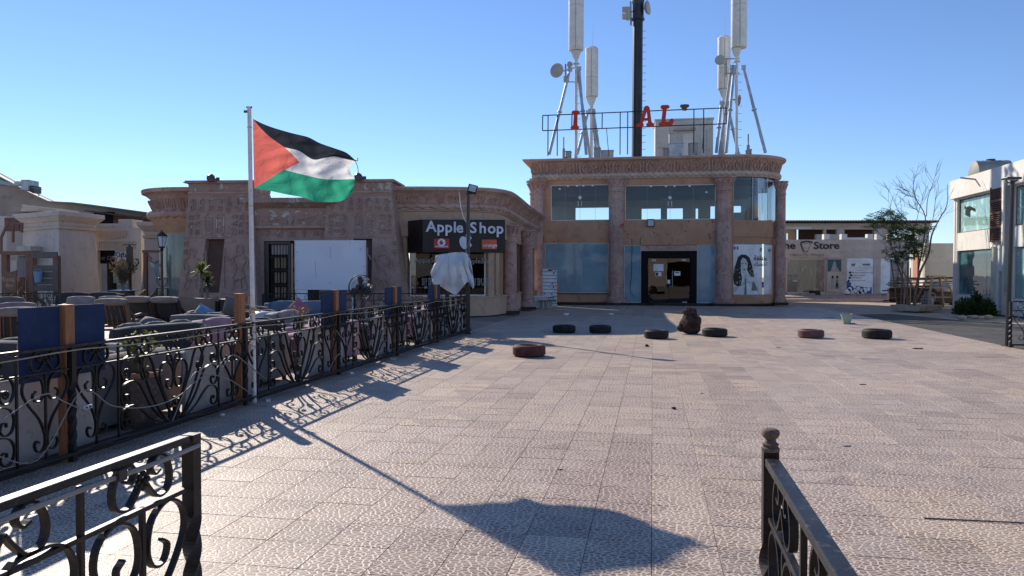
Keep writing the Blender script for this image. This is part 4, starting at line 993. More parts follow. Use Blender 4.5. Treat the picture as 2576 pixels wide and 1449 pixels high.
# ---- sign box
sY = 27.45
sg = thing('shop_sign', 'black gloss Apple Shop sign box with red and orange logo tiles', 'sign', (PX(1063, sY)[0], sY, 0), R(2.5))
SF = Frame(PX(1063, sY)[0], sY, R(2.5))
def sx(x, y): return SF.hit(*zC(x, y), 0)
a1 = sx(1182, 560)[0]; zt1 = (sx(395, 384)[1]+sx(1180, 411)[1])/2; zb1 = sx(800, 710)[1]
MB().box(0, a1, 0, .85, zb1, zt1).build('sign_box', M['signdark'], sg, bevel=.01)
MB().hexa([(-.62, .9, zb1), (-.012, .0, zb1), (-.012, .85, zb1), (-.62, 1.0, zb1)], [(-.62, .9, zt1), (-.012, .0, zt1), (-.012, .85, zt1), (-.62, 1.0, zt1)]).build('side_panel', M['signdark'], sg)
def stext(s, x, y, h, sxx=1.0, mat='letterw', off=.012, ex=.05, al='LEFT'):
    p = sx(x, y); q = sx(x, y-h); return text('letter', s, (q[1]-p[1])/.70, M[mat], sg, (p[0], -.06, p[1]), 0, extrude=ex, off=off, align=al, sx=sxx)
for ch, x, y in (('A', 432, 512), ('p', 533, 515), ('p', 610, 517), ('l', 688, 519), ('e', 716, 521), ('S', 846, 524), ('h', 932, 526), ('o', 1013, 528), ('p', 1095, 530)):
    stext(ch, x, y, 100, 1.0 if ch not in 'AS' else 1.0)
def tile_logo(x0, y0, x1, y1, m):
    a, b = sx(x0, 600)[0], sx(x1, 600)[0]; z0, z1 = sx((x0+x1)/2, y1)[1], sx((x0+x1)/2, y0)[1]
    return MB().box(a, b, -.12, -.002, z0, z1).build('logo_tile', M[m], sg, bevel=.015), a, b, z0, z1
t1, a, b, z0, z1 = tile_logo(503, 580, 652, 675, 'vred'); c_ = (a+b)/2; zc = z0+(z1-z0)*.62
MB().lathe([(.14, -.005), (.14, .012)], (c_, -.13, zc), 22, axis='Y').build('logo_disc', M['letterw'], sg)
MB().prism(sp2([(c_-.02, zc+.09), (c_-.075, zc-.0), (c_-.05, zc-.07), (c_+.01, zc-.085), (c_+.06, zc-.03), (c_+.04, zc+.03), (c_, zc+.045), (c_+.03, zc+.10)], 3), -.145, -.137).build('logo_mark', M['vred'], sg)
text('lettering', 'vodafone', .125, M['letterw'], sg, (c_, -.125, z0+.05), extrude=.004, off=.002)
t2, a, b, z0, z1 = tile_logo(958, 588, 1100, 682, 'orangelogo'); text('lettering', 'orange', .19, M['letterw'], sg, ((a+b)/2+.03, -.125, z0+.09), extrude=.004, off=.003)
ax = lambda x, y: sx(x, y)
apo = [(806, 570), (790, 560), (770, 560), (752, 578), (746, 605), (752, 635), (768, 662), (786, 678), (798, 680), (808, 675), (820, 680), (836, 676), (850, 660), (866, 640), (856, 630), (848, 612), (848, 598), (855, 584), (864, 572), (850, 560), (830, 560), (815, 566)]
MB().prism([ax(*p) for p in sp2(apo, 2)], -.12, -.03).build('apple_mark', M['letterw'], sg)
MB().prism([ax(*p) for p in ((806, 560), (806, 548), (814, 534), (824, 528), (824, 542), (818, 554))], -.12, -.03).build('apple_leaf', M['letterw'], sg)
# ================================================================ temple gate building
pf0 = PX(446, 27.6); PF = Frame(pf0[0], pf0[1], R(-3.5))
pyl = thing('temple_gate', 'brown Egyptian style gate building with sloping towers and carved hieroglyphs', 'building', (pf0[0], pf0[1], 0), PF.a)
def ph(p, yl=0): return PF.hit(p[0], p[1], yl)
def tower(xb0, xb1, xt0, xt1, zt, yb, batter, holes, nm='tower_wall', mat='brown', depth=2.2, z0=0):
    """wall with leaning face: built in columns between slanted edges; openings keep the same slant"""
    # grid in normalised s, z
    mb = MB(); zs = sorted({z0, zt, *[h[2] for h in holes], *[h[3] for h in holes]}); zs = [z for z in zs if z0 <= z <= zt]
    for i in range(len(zs)-1):
        a, b = zs[i], zs[i+1]
        def edge(z, s): k = (z-z0)/(zt-z0); return (xb0+(xt0-xb0)*k)*(1-s)+(xb1+(xt1-xb1)*k)*s
        hs = [h for h in holes if h[2] <= a+1e-6 and h[3] >= b-1e-6]
        segs = []; cur = None
        xsl = [('L', None)]+hs
        lo = lambda z: edge(z, 0)
        starts = [lambda z: edge(z, 0)]
        for h in sorted(hs, key=lambda h: h[0]):
            segs.append((starts[-1], (lambda z, h=h: h[0]+h[4]*(z-h[2])))); starts.append(lambda z, h=h: h[1]+h[5]*(z-h[2]))
        segs.append((starts[-1], lambda z: edge(z, 1)))
        for f, q in segs:
            mb.hexa([(f(a), yb+batter*a, a), (q(a), yb+batter*a, a), (q(a), yb+depth, a), (f(a), yb+depth, a)],
                    [(f(b), yb+batter*b, b), (q(b), yb+batter*b, b), (q(b), yb+depth, b), (f(b), yb+depth, b)])
    return mb
BT = .07
# px -> local x at heights
def lx(u, z, yl): # local x of column u at height z on plane yl
    lo, hi = 300, 900
    v = 685; x, zc_ = PF.hit(u, v, yl); 
    for _ in range(3):
        x, zc_ = PF.hit(u, v, yl); v -= (z-zc_)*FPX/27.5
    return PF.hit(u, v, yl)[0]
zTw = 4.62; zCo = 5.07
LB0, LB1 = lx(443, 0, 0), lx(648, 0, 0); LT0, LT1 = lx(474, zTw, .3), lx(634, zTw, .3)
RB0, RB1 = lx(806, 0, 0), lx(1017, 0, 0); RT0, RT1 = lx(822, zTw, .3), lx(985, zTw, .3)
nz = 2.92
nl = (lx(499, .9, 0), lx(549, .9, 0), .95, nz, (lx(511, nz, 0)-lx(499, .9, 0))/2, (lx(559, nz, 0)-lx(549, .9, 0))/2)
nr = (lx(880, .9, 0), lx(933, .9, 0), .95, nz, (lx(884, nz, 0)-lx(880, .9, 0))/2, (lx(933, nz, 0)-lx(933, .9, 0))/2+.0)
tl = tower(LB0, LB1, LT0, LT1, zTw, 0, BT, [nl]).build('tower_wall', M['brown'], pyl)
tr_ = tower(RB0, RB1, RT0, RT1, zTw, 0, BT, [nr]).build('tower_wall', M['brown'], pyl)
for h in (nl, nr):
    xm_ = (h[0]+h[1])/2
    MB().hexa([(h[0]-.3, .62, .9), (h[1]+.3, .62, .9), (h[1]+.3, .8, .9), (h[0]-.3, .8, .9)], [(h[0]-.3, .66, nz+.1), (h[1]+.5, .66, nz+.1), (h[1]+.5, .8, nz+.1), (h[0]-.3, .8, nz+.1)]).build('niche_back', M['brownin'], pyl)
    MB().box(xm_-.25, h[1]+.02, .50, .615, .95, nz-.02).build('niche_panel', M['brownin'], pyl)
for (a, b, s) in ((LT0, LT1, 0), (RT0, RT1, 1)):
    y = BT*zTw
    MB().box(a+.01, b-.01, y+.01, 2.15, zTw+.001, zTw+.06).build('torus_band', M['brownchip'], pyl)
    MB().hexa([(a+.02, y+.02, zTw+.062), (b-.02, y+.02, zTw+.062), (b-.02, 2.1, zTw+.062), (a+.02, 2.1, zTw+.062)], [(a-.01, y-.03, zCo-.10), (b+.01, y-.03, zCo-.10), (b+.01, 2.15, zCo-.10), (a-.01, 2.15, zCo-.10)]).build('cornice', M['brownchip'], pyl)
    MB().box(a-.13, b+.13, y-.16, 2.2, zCo-.099, zCo-.05).box(a-.10, b+.10, y-.12, 2.2, zCo-.049, zCo).build('coping', M['brown'], pyl, bevel=.01)
    MB().cyl((a, y-.01, zTw-.0), (b, y-.01, zTw-.0), .05, n=10).build('torus_moulding', M['carve'], pyl, smooth=True)
# centre
yc = .55; CB0, CB1 = LB1-.15, RB0+.15
d0_, d1_ = lx(664, 1, yc), lx(803, 1, yc); zd = 2.86
m0 = MB().wall(CB0-.25, CB1+.25, 0, 3.35, [(d0_, d1_, 0, zd)], yc, yc+.4).build('gate_wall', M['brown'], pyl)
c0, c1 = lx(634, 3.7, .3), lx(823, 3.7, .3)
MB().wall(c0-.1, c1+.12, 3.351, 4.05, [], yc-.12, yc+.5).build('winged_panel', M['brownchip'], pyl)
MB().cyl((c0, yc-.14, 3.36), (c1, yc-.14, 3.36), .06, n=10).build('torus_moulding', M['carve'], pyl, smooth=True)
MB().hexa([(c0-.1, yc-.12, 4.051), (c1+.1, yc-.12, 4.051), (c1+.1, yc+.5, 4.051), (c0-.1, yc+.5, 4.051)], [(c0-.3, yc-.50, 4.22), (c1+.3, yc-.50, 4.22), (c1+.3, yc+.5, 4.22), (c0-.3, yc+.5, 4.22)]).build('cornice', M['brownchip'], pyl)
MB().box(c0-.34, c1+.34, yc-.56, yc+.5, 4.221, 4.40).build('frieze_ledge', M['brownchip'], pyl, bevel=.01)
for k in range(22):
    if k % 5 != 4: MB().box(c0+.0+k*.13, c0+.075+k*.13, yc-.575, yc-.561, 4.25, 4.37).build('frieze_mark', M['brown'], pyl)
# winged disc relief
wx = (c0+c1)/2; wz = 3.66
for s in (-1, 1):
    for k in range(7):
        mb = MB(); L = 1.05-.06*k
        mb.strip([(wx+s*p[0], p[1]) for p in [(q[0], q[1]) for q in spline([(.12, wz-.03*k, 0), (L*.5, wz+.04-.045*k, 0), (L, wz+.17-.07*k, 0)], 4)]], .028, .05, yc-.13)
        mb.build('wing_feather', M['carve'] if k % 3 == 0 else M['brownchip'], pyl)
MB().lathe([(.12, -.05), (.10, .05)], (wx, yc-.13, wz), 16, axis='Y').box(wx-.06, wx+.06, yc-.17, yc-.121, wz-.28, wz-.08).build('disc_relief', M['brownchip'], pyl)
# door leaves with iron grille
dv = MB().box(d0_, d1_, yc+.30, yc+.36, 0, zd).build('door_leaf', M['darkwood'], pyl)
dm = (d0_+d1_)/2-.1
dfm = MB().box(d0_+.02, d0_+.16, yc+.06, yc+.2, 0, zd-.02).box(dm-.05, dm+.05, yc+.06, yc+.2, 0, zd-.02).box(d0_+.165, dm-.055, yc+.06, yc+.2, zd-.12, zd-.02).build('door_frame', M['black'], pyl)
MB().box(dm+.08, dm+.14, yc+.04, yc+.1, 0, zd-.1).build('door_frame', M['rawwood'], pyl)
for k in range(6):
    x = d0_+.24+k*(dm-d0_-.38)/5; MB().cyl((x, yc+.12, .2), (x, yc+.12, zd-.14), .016, n=6).build('grille_bar', M['iron'], dfm)
for z in (.7, 1.2, 1.75, 2.25): MB().box(d0_+.18, dm-.07, yc+.10, yc+.14, z, z+.03).build('grille_bar', M['iron'], dfm)
for i in range(3):
    for j in range(3): MB().rbox(d0_+.28+i*.28, d0_+.50+i*.28, yc+.25, yc+.295, .75+j*.55, 1.15+j*.55, r=.08, n=3).build('door_boss', M['rawwood'], dv)
MB().box(d0_+.22, dm-.1, yc+.2, yc+.29, zd-.5, zd-.14).build('rolled_blind', M['cream2'], dfm)
# hieroglyphs: raised strokes
def S_(pts, t=.028, d=.05, k=3): 
    mb = MB(); mb.strip([(p[0], p[1]) for p in spline([(a, b, 0) for a, b in pts], k)] if len(pts) > 2 else pts, t, d); return mb
def glyph(kind):
    m = MB()
    def st(pts, k=3, t=.034): m.strip([(p[0], p[1]) for p in spline([(a, b, 0) for a, b in pts], k)] if len(pts) > 2 else pts, t, .085)
    circ = lambda cx, cz, r, n=10: [(cx+r*cos(2*pi*i/n), cz+r*sin(2*pi*i/n)) for i in range(n+1)]
    if kind == 0: st(circ(0, .13, .06)); st([(-.12, .02), (.12, .02)]); st([(-.09, -.03), (-.09, -.12), (.09, -.12)]); st([(.02, -.02), (.02, -.09)])
    elif kind == 1: st([(-.13, .06), (-.05, .12), (.02, .06), (.10, .10), (.13, .04)]); st([(-.1, 0), (.1, 0)]); st([(-.1, -.12), (.08, -.12), (.1, -.04)])
    elif kind == 2: st(circ(0, .12, .045, 8)); st([(0, .07), (0, -.13)]); st([(-.09, .04), (.09, .04)])
    elif kind == 3: st([(-.10, -.12), (-.10, .0), (-.03, .10), (.05, .12), (.08, .05), (.02, .0), (.04, -.12)]); st([(-.12, -.13), (.12, -.13)])
    elif kind == 4: [st([(x, -.12), (x, .12)]) for x in (-.08, 0, .08)]
    elif kind == 5: st([(-.12, .0), (-.04, .06), (.06, .05), (.12, 0), (.04, -.05), (-.05, -.05), (-.12, 0)]); st(circ(0, 0, .03, 6)); st([(-.1, .12), (.1, .12)])
    elif kind == 6: st([(-.12, .1), (-.06, .04), (0, .1), (.06, .04), (.12, .1)], 1); st([(-.1, -.1), (.1, -.1), (.1, -.02), (-.1, -.02), (-.1, -.1)], 1)
    return m.mesh('carved_glyph', M['brownchip' if kind % 2 else 'brown'])
GLM = [glyph(k) for k in range(7)]
def cart():
    m = MB(); pts = [(-.14, -.30), (-.14, .28)]+[(-.14*cos(t), .28+.14*sin(t)) for t in [pi*k/8 for k in range(1, 8)]]+[(.14, .28), (.14, -.30)]+[(.14*cos(t), -.30-.10*sin(t)) for t in [pi*k/6 for k in range(1, 6)]]+[(-.14, -.30)]
    m.strip(pts, .032, .06); m.strip([(-.18, -.45), (.18, -.45)], .035, .06)
    for z in (.25, .12, -.02, -.15, -.26): m.strip([(p[0], p[1]) for p in spline([(-.07, z, 0), (0, z+.05, 0), (.07, z-.01, 0)], 3)], .025, .05)
    m.strip([(0, .1), (.0, -.1)], .025, .05); return m.mesh('carved_cartouche', M['brownchip'])
CRT = cart()
def figure(k):
    m = MB()
    def st(pts, kk=3, t=.035): m.strip([(p[0], p[1]) for p in spline([(a, b, 0) for a, b in pts], kk)], t*1.15, .09)
    s = 1 if k == 0 else -1
    F = lambda L: [(s*a, b) for a, b in L]
    st(F([(.02, 1.55), (-.10, 1.50), (-.13, 1.35), (-.10, 1.24), (.02, 1.20), (.09, 1.30), (.10, 1.45), (.02, 1.55)]))
    st(F([(-.12, 1.22), (-.26, 1.12), (-.24, .95), (-.14, .80), (-.16, .62)])); st(F([(.05, 1.18), (.20, 1.10), (.16, .92), (.08, .80), (.10, .62)]))
    st(F([(.20, 1.10), (.36, 1.02), (.46, 1.18), (.56, 1.16)])); st(F([(-.26, 1.10), (-.34, .92), (-.30, .72)]))
    st(F([(-.16, .62), (-.22, .40), (.20, .34), (.10, .62)])); st(F([(-.16, .40), (-.26, .20), (-.30, .02), (-.18, .0)])); st(F([(.10, .36), (.16, .18), (.16, .02), (.30, .0)]))
    st(F([(-.02, .38), (-.10, .2), (-.12, .02)])); st(F([(.50, 1.45), (.52, .8), (.48, .05)]), 3, .03)
    return m.mesh('carved_figure', M['brown'])
FIG = [figure(0), figure(1)]
lean = -math.atan(BT)
rr = random.Random(11)
def put(me, x, z, nm, sc=1.0, mir=1):
    o = inst(nm, me, pyl, (x, BT*z-.005, z), (lean, 0, 0), (sc*mir, 1, sc)); return o
for (B0, B1, T0, T1, nn, mr) in ((LB0, LB1, LT0, LT1, nl, 1), (RB0, RB1, RT0, RT1, nr, -1)):
    ed = lambda z: (B0+(T0-B0)*z/zTw+.12, B1+(T1-B1)*z/zTw-.12)
    for zrow in (4.30, 4.05):
        a, b = ed(zrow); n = 7
        for k in range(n): put(GLM[rr.randrange(7)], a+.1+(b-a-.2)*k/(n-1), zrow, 'carved_glyph', .78, rr.choice((1, -1)))
    for z in (4.50, 3.90, 2.98, .92):
        a, b = ed(z); 
        if z == .92 or z > 0: MB().strip([(a-.05, 0), (b+.05, 0)], .025, .03).build('register_line', M['brown'], pyl, (0, BT*z-.008, z), (lean, 0, 0))
    a, b = ed(3.45); cxm = a+(b-a)*(.42 if mr > 0 else .58)
    put(CRT, cxm-.22, 3.44, 'carved_cartouche', .95); put(CRT, cxm+.22, 3.44, 'carved_cartouche', .95)
    for zr in (3.72, 3.45, 3.18):
        for xx in (a+.08, a+.34, b-.08, b-.34, b-.58) if mr > 0 else (b-.08, b-.34, a+.08, a+.34, a+.58): put(GLM[rr.randrange(7)], xx, zr, 'carved_glyph', .72, rr.choice((1, -1)))
    a, b = ed(1.8)
    put(FIG[0], a+.30, 1.08, 'carved_figure', .98, 1); put(FIG[1], b-.52, 1.08, 'carved_figure', 1.05, 1)
    for zr in (2.75, 2.45): 
        for xx in (a+.05, b-.05): put(GLM[rr.randrange(7)], xx+(.12 if xx > 1 else 0)*0, zr, 'carved_glyph', .7)
    for k in range(9):
        a, b = ed(.75); xx = a+(b-a)*k/8
        put(GLM[4 if k % 2 else 2], xx, .72, 'carved_glyph', .62)
for k in range(6): o = inst('carved_glyph', GLM[(k*3) % 7], pyl, (CB0+.35+.45*k, yc-.01, 3.1), sc=(.8, 1, .8))
for k in range(7): o = inst('carved_glyph', GLM[(k*2+1) % 7], pyl, (d0_-.25, yc-.01, .6+.33*k), sc=(.7, 1, .8))
# cream chips on the sill of the niche
# spotlights on the towers
def spot(lab, u, v):
    a, z = PF.hit(u, v, .3); p = PF.w(a, .12)
    t = thing('spotlight', lab, 'spotlight', (p.x, p.y, zCo+.0), PF.a+R(25), 'round spotlights on the temple towers')
    MB().lathe([(.13, -.16), (.145, -.15), (.145, .0), (.10, .12), (.03, .14)], (0, 0, 0), 16, axis='Y').build('housing', M['black'], t, (0, -.05, .08), (R(18), 0, 0), smooth=True, ang=30)
    MB().lathe([(.12, -.005), (.12, .005)], (0, 0, 0), 16, axis='Y').build('lens', M['pot'], t, (0, -.212, .03), (R(18), 0, 0))
    MB().box(-.02, .3, -.02, .02, .0, .06).box(.18, .3, -.05, .05, .0, .10).build('bracket', M['black'], t)
spot('round black spotlight on the left temple tower', 536, 455); spot('round black spotlight on the right temple tower, behind the flag end', 903, 452)
# ================================================================ rounded corner shop left of the gate
rc = thing('corner_shop', 'round cornered ochre shop with bowl shaped pink cornice left of the temple gate', 'building')
cx0, cy0 = PX(470, 29.4); rr_ = 1.75
cx0 = PX(413, 30.4)[0]+rr_; cy0 = 30.4
path = [(cx0-rr_, 40)]+[(cx0-rr_*cos(t), cy0-rr_*sin(t)) for t in [pi/2*k/10 for k in range(11)]]+[(cx0+.55, cy0-rr_)]
MB().sweep(path, [(0, 0), (0, 3.5), (-.3, 3.5), (-.3, 0)]).build('wall', M['orange2'], rc, smooth=True)
MB().sweep(path[6:], [(.02, .35), (.02, 3.15), (.005, 3.15), (.005, .35)]).build('curved_glass', M['gwall'], rc, smooth=True)
for z in (.9, 1.4, 1.95, 2.5):
    x, y = path[5]; MB().box(x-.02, x+.03, y-.06, y, z, z+.05).build('glass_clip', M['black'], rc)
MB().sweep(path, [(.004, 3.22), (.30, 3.72), (.32, 3.80), (-.2, 3.80), (-.2, 3.22)]).build('cornice_base', M['orange'], rc, smooth=True)
rope_mould(MB(), off_path(path, .30), 3.90, .14, tw=.35).build('rope_moulding', M['stone'], rc, smooth=True, ang=60)
MB().sweep(path, [(.20, 4.03), (.22, 4.3), (.32, 4.54), (.50, 4.68), (.62, 4.72), (.62, 4.80), (-.3, 4.80), (-.3, 4.03)]).build('cornice', M['stone'], rc, smooth=True, ang=50)
MB().sweep(path, [(.64, 4.801), (.63, 4.86), (-.3, 4.88), (-.3, 4.801)]).build('coping', M['stone'], rc)
MB().slab(path+[(cx0+.55, 40)], 4.5, 4.65).build('roof', M['greyroof'], rc)
place_carvings(path[1:], 4.12, rc, .40, .24, -.42, (1, 0), .95)
# ================================================================ cream gatehouse on the left
def LX(u, Y): return PX(u, Y)
cg = thing('cream_gatehouse', 'cream rendered gatehouse with battered towers and Kidzy Land shop door', 'building')
# tower A: corner at u=148
A0 = Vector((*PX(150, 31.0), 0)); A1 = Vector((*PX(256, 33.8), 0)); A2 = Vector((*PX(42, 33.5), 0))
def battered(parent, corners, zt, inset, mat, nm='tower_wall'):
    c = sum((Vector(p) for p in corners), Vector())/len(corners); b4 = [Vector(p) for p in corners]
    t4 = [p+(c-p)*inset+Vector((0, 0, zt)) for p in b4]
    n = len(b4); MB().add([tuple(p) for p in b4+t4], [tuple(range(n))[::-1], tuple(range(n, 2*n))]+[(i, (i+1) % n, n+(i+1) % n, n+i) for i in range(n)]).build(nm, M[mat], parent)
    return t4, c
def corn(parent, t4, c, zt, h1=.32, h2=.26, o1=.10, o2=.42, mat='cream2'):
    def ring(o, z): return [tuple(Vector((p.x, p.y, 0))+(Vector((p.x-c.x, p.y-c.y, 0))).normalized()*o*1.41+Vector((0, 0, z))) for p in t4]
    n = len(t4)
    def lay(a, b, nm, m): MB().add(a+b, [tuple(range(n))[::-1], tuple(range(n, 2*n))]+[(i, (i+1) % n, n+(i+1) % n, n+i) for i in range(n)]).build(nm, M[m], parent, bevel=.02)
    lay(ring(.10, zt+.002), ring(.14, zt+.12), 'torus_band', mat); lay(ring(.04, zt+.122), ring(.10, zt+.3), 'cornice', mat); lay(ring(.102, zt+.302), ring(o2, zt+.302+h1), 'cornice', mat); lay(ring(o2+.02, zt+.304+h1), ring(o2+.02, zt+.304+h1+h2), 'coping', mat)
A3 = A1+(A2-A0)
zTA = 3.52
t4, c4 = battered(cg, [A0, A1, A3, A2], zTA, .17, 'cream')
corn(cg, t4, c4, zTA, .22, .20, .1, .32)
# tower B
B0 = Vector((*PX(350, 33.0), 0)); B1 = Vector((*PX(452, 33.4), 0)); B2 = B0+Vector((0.5, 3.6, 0)); B3 = B1+Vector((.5, 3.6, 0))
t4, c4 = battered(cg, [B0, B1, B3, B2], 3.2, .15, 'cream'); corn(cg, t4, c4, 3.2, .22, .18, .1, .30)
# portal wall between
q0 = PX(226, 34.6); q1 = PX(356, 34.6); dx0, dx1 = PX(246, 34.6)[0], PX(322, 34.6)[0]
MB().wall(q0[0], q1[0], 0, 3.72, [(dx0, dx1, 0, 2.72)], 34.6, 34.9).build('portal_wall', M['cream2'], cg)
for k in range(24):
    x = q0[0]+.35+k*.078; MB().box(x, x+.045, 34.55, 34.599, 2.78, 3.05).build('frieze_dentil', M['cream2'], cg)
MB().box(q0[0]+.2, q1[0]-.2, 34.52, 34.598, 3.10, 3.16).build('ledge', M['cream2'], cg)
pp = [PX(u, 34.55) for u in (236, 324)]
wing = [(pp[0][0]+(pp[1][0]-pp[0][0])*a, 3.60-.38*b) for a, b in ((0, 0), (.5, .10), (1, 0), (.96, .45), (.85, .85), (.6, 1.0), (.4, 1.0), (.15, .85), (.04, .45))]
MB().prism(wing, 34.56, 34.598).build('winged_relief', M['orange2'], cg)
for k in range(12):
    x = wing[0][0]+(wing[2][0]-wing[0][0])*(k+.5)/12; MB().beam((x, 34.55, 3.26), (x+(.06 if k > 5 else -.06), 34.55, 3.54), .02, .02).build('feather_relief', M['cream2'], cg)
MB().box(dx0, dx1, 35.4, 35.5, 0, 2.72).build('shop_back', M['blackmatt'], cg)
xm = PX(290, 34.8)[0]
MB().box(dx0+.01, xm, 34.82, 34.86, 2.1, 2.70).build('sign_panel', M['blackmatt'], cg)
text('lettering', 'Post Office', .26, M['inkgrey'], cg, ((dx0+xm)/2, 34.80, 2.28), shear=.2, extrude=.004)
MB().box(xm+.01, dx1-.01, 34.78, 34.84, 2.02, 2.70).build('sign_panel', M['paper'], cg)
text('lettering', 'Kidzy', .34, M['navy'], cg, ((xm+dx1)/2, 34.77, 2.40), off=.008, extrude=.004); text('lettering', 'Land', .34, M['fpink'], cg, ((xm+dx1)/2, 34.77, 2.14), off=.012, extrude=.004)
MB().box(xm+.2, dx1-.2, 34.765, 34.775, 2.06, 2.10).build('print', M['navy'], cg)
MB().box(xm+.01, dx1-.01, 34.9, 34.93, .1, 2.0).build('shop_window', M['gblue2'], cg)
MB().box(dx0+.45, xm-.05, 35.1, 35.15, 1.2, 1.75).build('inner_window', M['ggreen'], cg)
# stepped parapets behind the towers
MB().box(PX(228, 35)[0], PX(300, 35)[0], 35.0, 36.4, 3.6, 3.95).build('parapet', M['cream2'], cg, bevel=.02)
MB().box(PX(286, 34.5)[0], PX(322, 34.5)[0], 34.95, 36, 3.7, 4.15).build('parapet', M['cream2'], cg, bevel=.02)
# stair and landing at far left
for k in range(9): MB().box(PX(-40, 32)[0]+k*.28, PX(58, 32)[0], 31.6, 33.2, 1.0+k*.2, 1.0+k*.2+.2-.002).build('stair_step', M['cream'], cg)
rl = MB()
for a, b in (((0, 605), (20, 560)), ((20, 560), (58, 563))): pa = PY(*a, 31.5); pb = PY(*b, 31.5); rl.beam(pa, pb, .07, .09)
rl.build('stair_rail', M['brownwood'], cg)
for u, v0, v1 in ((3, 600, 640), (33, 565, 610), (55, 565, 585)):
    MB().beam(PY(u, v0, 31.5), PY(u, v1, 31.5), .08, .08).build('stair_post', M['brownwood'], cg)
MB().beam(PY(15, 562, 33.0), PY(51, 562, 33.0), 1.0, .9).build('landing_panel', M['vred'] if False else M['tyrered'], cg) if False else MB().box(PY(15, 560, 33.4).x, PY(51, 560, 33.4).x, 33.3, 33.4, PY(15, 582, 33.4).z, PY(15, 548, 33.4).z).build('landing_panel', M['tyrepink'], cg)
# ---- large hall behind with sloping roof
hl = thing('sloped_hall', 'large grey rendered hall with long sloping roof behind the cream gatehouse', 'building')
HY = 44
def hp(x, y, Y=HY): p = PY(*zL(x, y), Y); return (p.x, p.z)
outl = [hp(-300, 140), hp(-60, 95), hp(0, 128), hp(190, 228), hp(345, 315), hp(540, 405), hp(780, 415), hp(980, 440), hp(1520, 515), hp(1700, 545), hp(1700, 1400), hp(-300, 1400)]
H0 = [(x, z) for x, z in outl]
d0h, d1h = hp(982, 560)[0], hp(1170, 560)[0]
MB().prism(H0, HY, HY+.6).build('gable_wall', M['greyroof'], hl)
MB().prism([hp(-300, 132), hp(-60, 87), hp(0, 120), hp(190, 220), hp(345, 307), hp(540, 397), hp(540, 409), hp(345, 319), hp(190, 232), hp(0, 134), hp(-60, 100), hp(-300, 145)], HY-.5, HY-.003).build('roof_edge', M['grey'], hl)
MB().prism([hp(540, 398), hp(780, 410), hp(980, 434), hp(1520, 508), hp(1700, 540), hp(1700, 550), hp(1520, 520), hp(980, 446), hp(780, 421), hp(540, 409)], HY-.4, HY-.003).build('roof_edge', M['greyroof'], hl)
MB().box(d0h, d1h, HY-.25, HY-.01, hp(0, 690)[1], hp(0, 505)[1]).build('roof_opening', M['blackmatt'], hl)
MB().prism([hp(980, 500), hp(1560, 572), hp(1560, 590), hp(980, 512)], HY-1.2, HY-.26).build('eave', M['tyrered'], hl)
MB().prism([hp(1165, 535), hp(1560, 580), hp(1560, 640), hp(1165, 640)], HY-.2, HY-.004).build('dark_loft', M['brownin'], hl)
MB().box(hp(1000, 0)[0], hp(1150, 0)[0], HY-.4, HY-.27, hp(0, 655)[1], hp(0, 640)[1]).build('shelf', M['rawwood'], hl)
MB().prism([hp(0, 165), hp(210, 240), hp(205, 248), hp(0, 222)], HY-.3, HY-.01).build('glazed_gable', M['gblue2'], hl)
lw = MB(); lw.prism([hp(118, 430, 40), hp(290, 435, 40), hp(255, 500, 40), hp(130, 500, 40)], 40, 42).build('dormer_block', M['greyroof'], hl)
MB().prism([hp(330, 440, 38), hp(738, 485, 38), hp(730, 505, 38), hp(320, 455, 38)], 37.2, 38.6).build('canopy_slab', M['cream2'], hl)
MB().prism([hp(292, 435, 39), hp(465, 470, 39), hp(465, 500, 39), hp(255, 500, 39)], 38.61, 41).build('dormer_block', M['cream2'], hl)
MB().box(hp(-300, 0, 37)[0], hp(60, 0, 37)[0], 37, 40, 0, hp(0, 545, 37)[1]).build('lower_block', M['cream'], hl)
ac = thing('rooftop_air_unit', 'grey rooftop ventilation duct and fan unit on the sloping hall roof', 'air unit', (*PX(72, HY-1)[:2], 0))
def acb(x0, y0, x1, y1, d, m, nm): 
    a = PY(*zL(x0, y1), HY-1); b = PY(*zL(x1, y0), HY-1); MB().box(a.x-ac.location.x, b.x-ac.location.x, -d/2, d/2, a.z, b.z).build(nm, M[m], ac, bevel=.02)
acb(190, 195, 270, 240, .8, 'galv', 'duct'); acb(272, 182, 342, 290, 1.0, 'galv', 'housing'); acb(344, 242, 384, 308, .7, 'black', 'fan_box'); acb(350, 310, 398, 316, .5, 'grey', 'base'); acb(392, 316, 398, 340, .1, 'grey', 'support'); acb(344, 262, 392, 268, .8, 'grey', 'grille')

# ================================================================ far shops on the right
SFR = Frame(0, 49.6, 0)
st = thing('store_row', 'weathered cream row of single storey shops with a parapet and lettered store front', 'building', (0, 49.6, 0))
def fh(x, y, yl=0): return SFR.hit(*zF(x, y), yl)
def sh_(x, y, yl=0): return SFR.hit(*zS(x, y), yl)
x0 = fh(120, 800)[0]; x1 = fh(1052, 800)[0]; zp = fh(600, 622)[1]; zbase = .22
xs_ = fh(560, 700)[0]; xq = fh(818, 700)[0]
hol = []
def fr_(xa, ya, xb, yb): return (fh(xa, ya)[0], fh(xb, ya)[0], fh(xa, yb)[1], fh(xa, ya)[1])
wn1 = fr_(178, 757, 458, 1003); dr2 = fr_(606, 752, 797, 1010); dr3 = fr_(848, 755, 980, 1008); wn0 = fr_(140, 757, 172, 1003)
MB().wall(x0, x1, zbase, zp, [wn1, dr2, dr3, wn0], 0, .3).build('shop_wall', M['store'], st)
MB().box(x0, x1, .301, 6, zp-.35, zp-.2).build('roof', M['greyroof'], st)
MB().box(x0, xs_, -.10, -.002, fh(0, 752)[1], fh(0, 625)[1]).build('fascia', M['store'], st, bevel=.01)
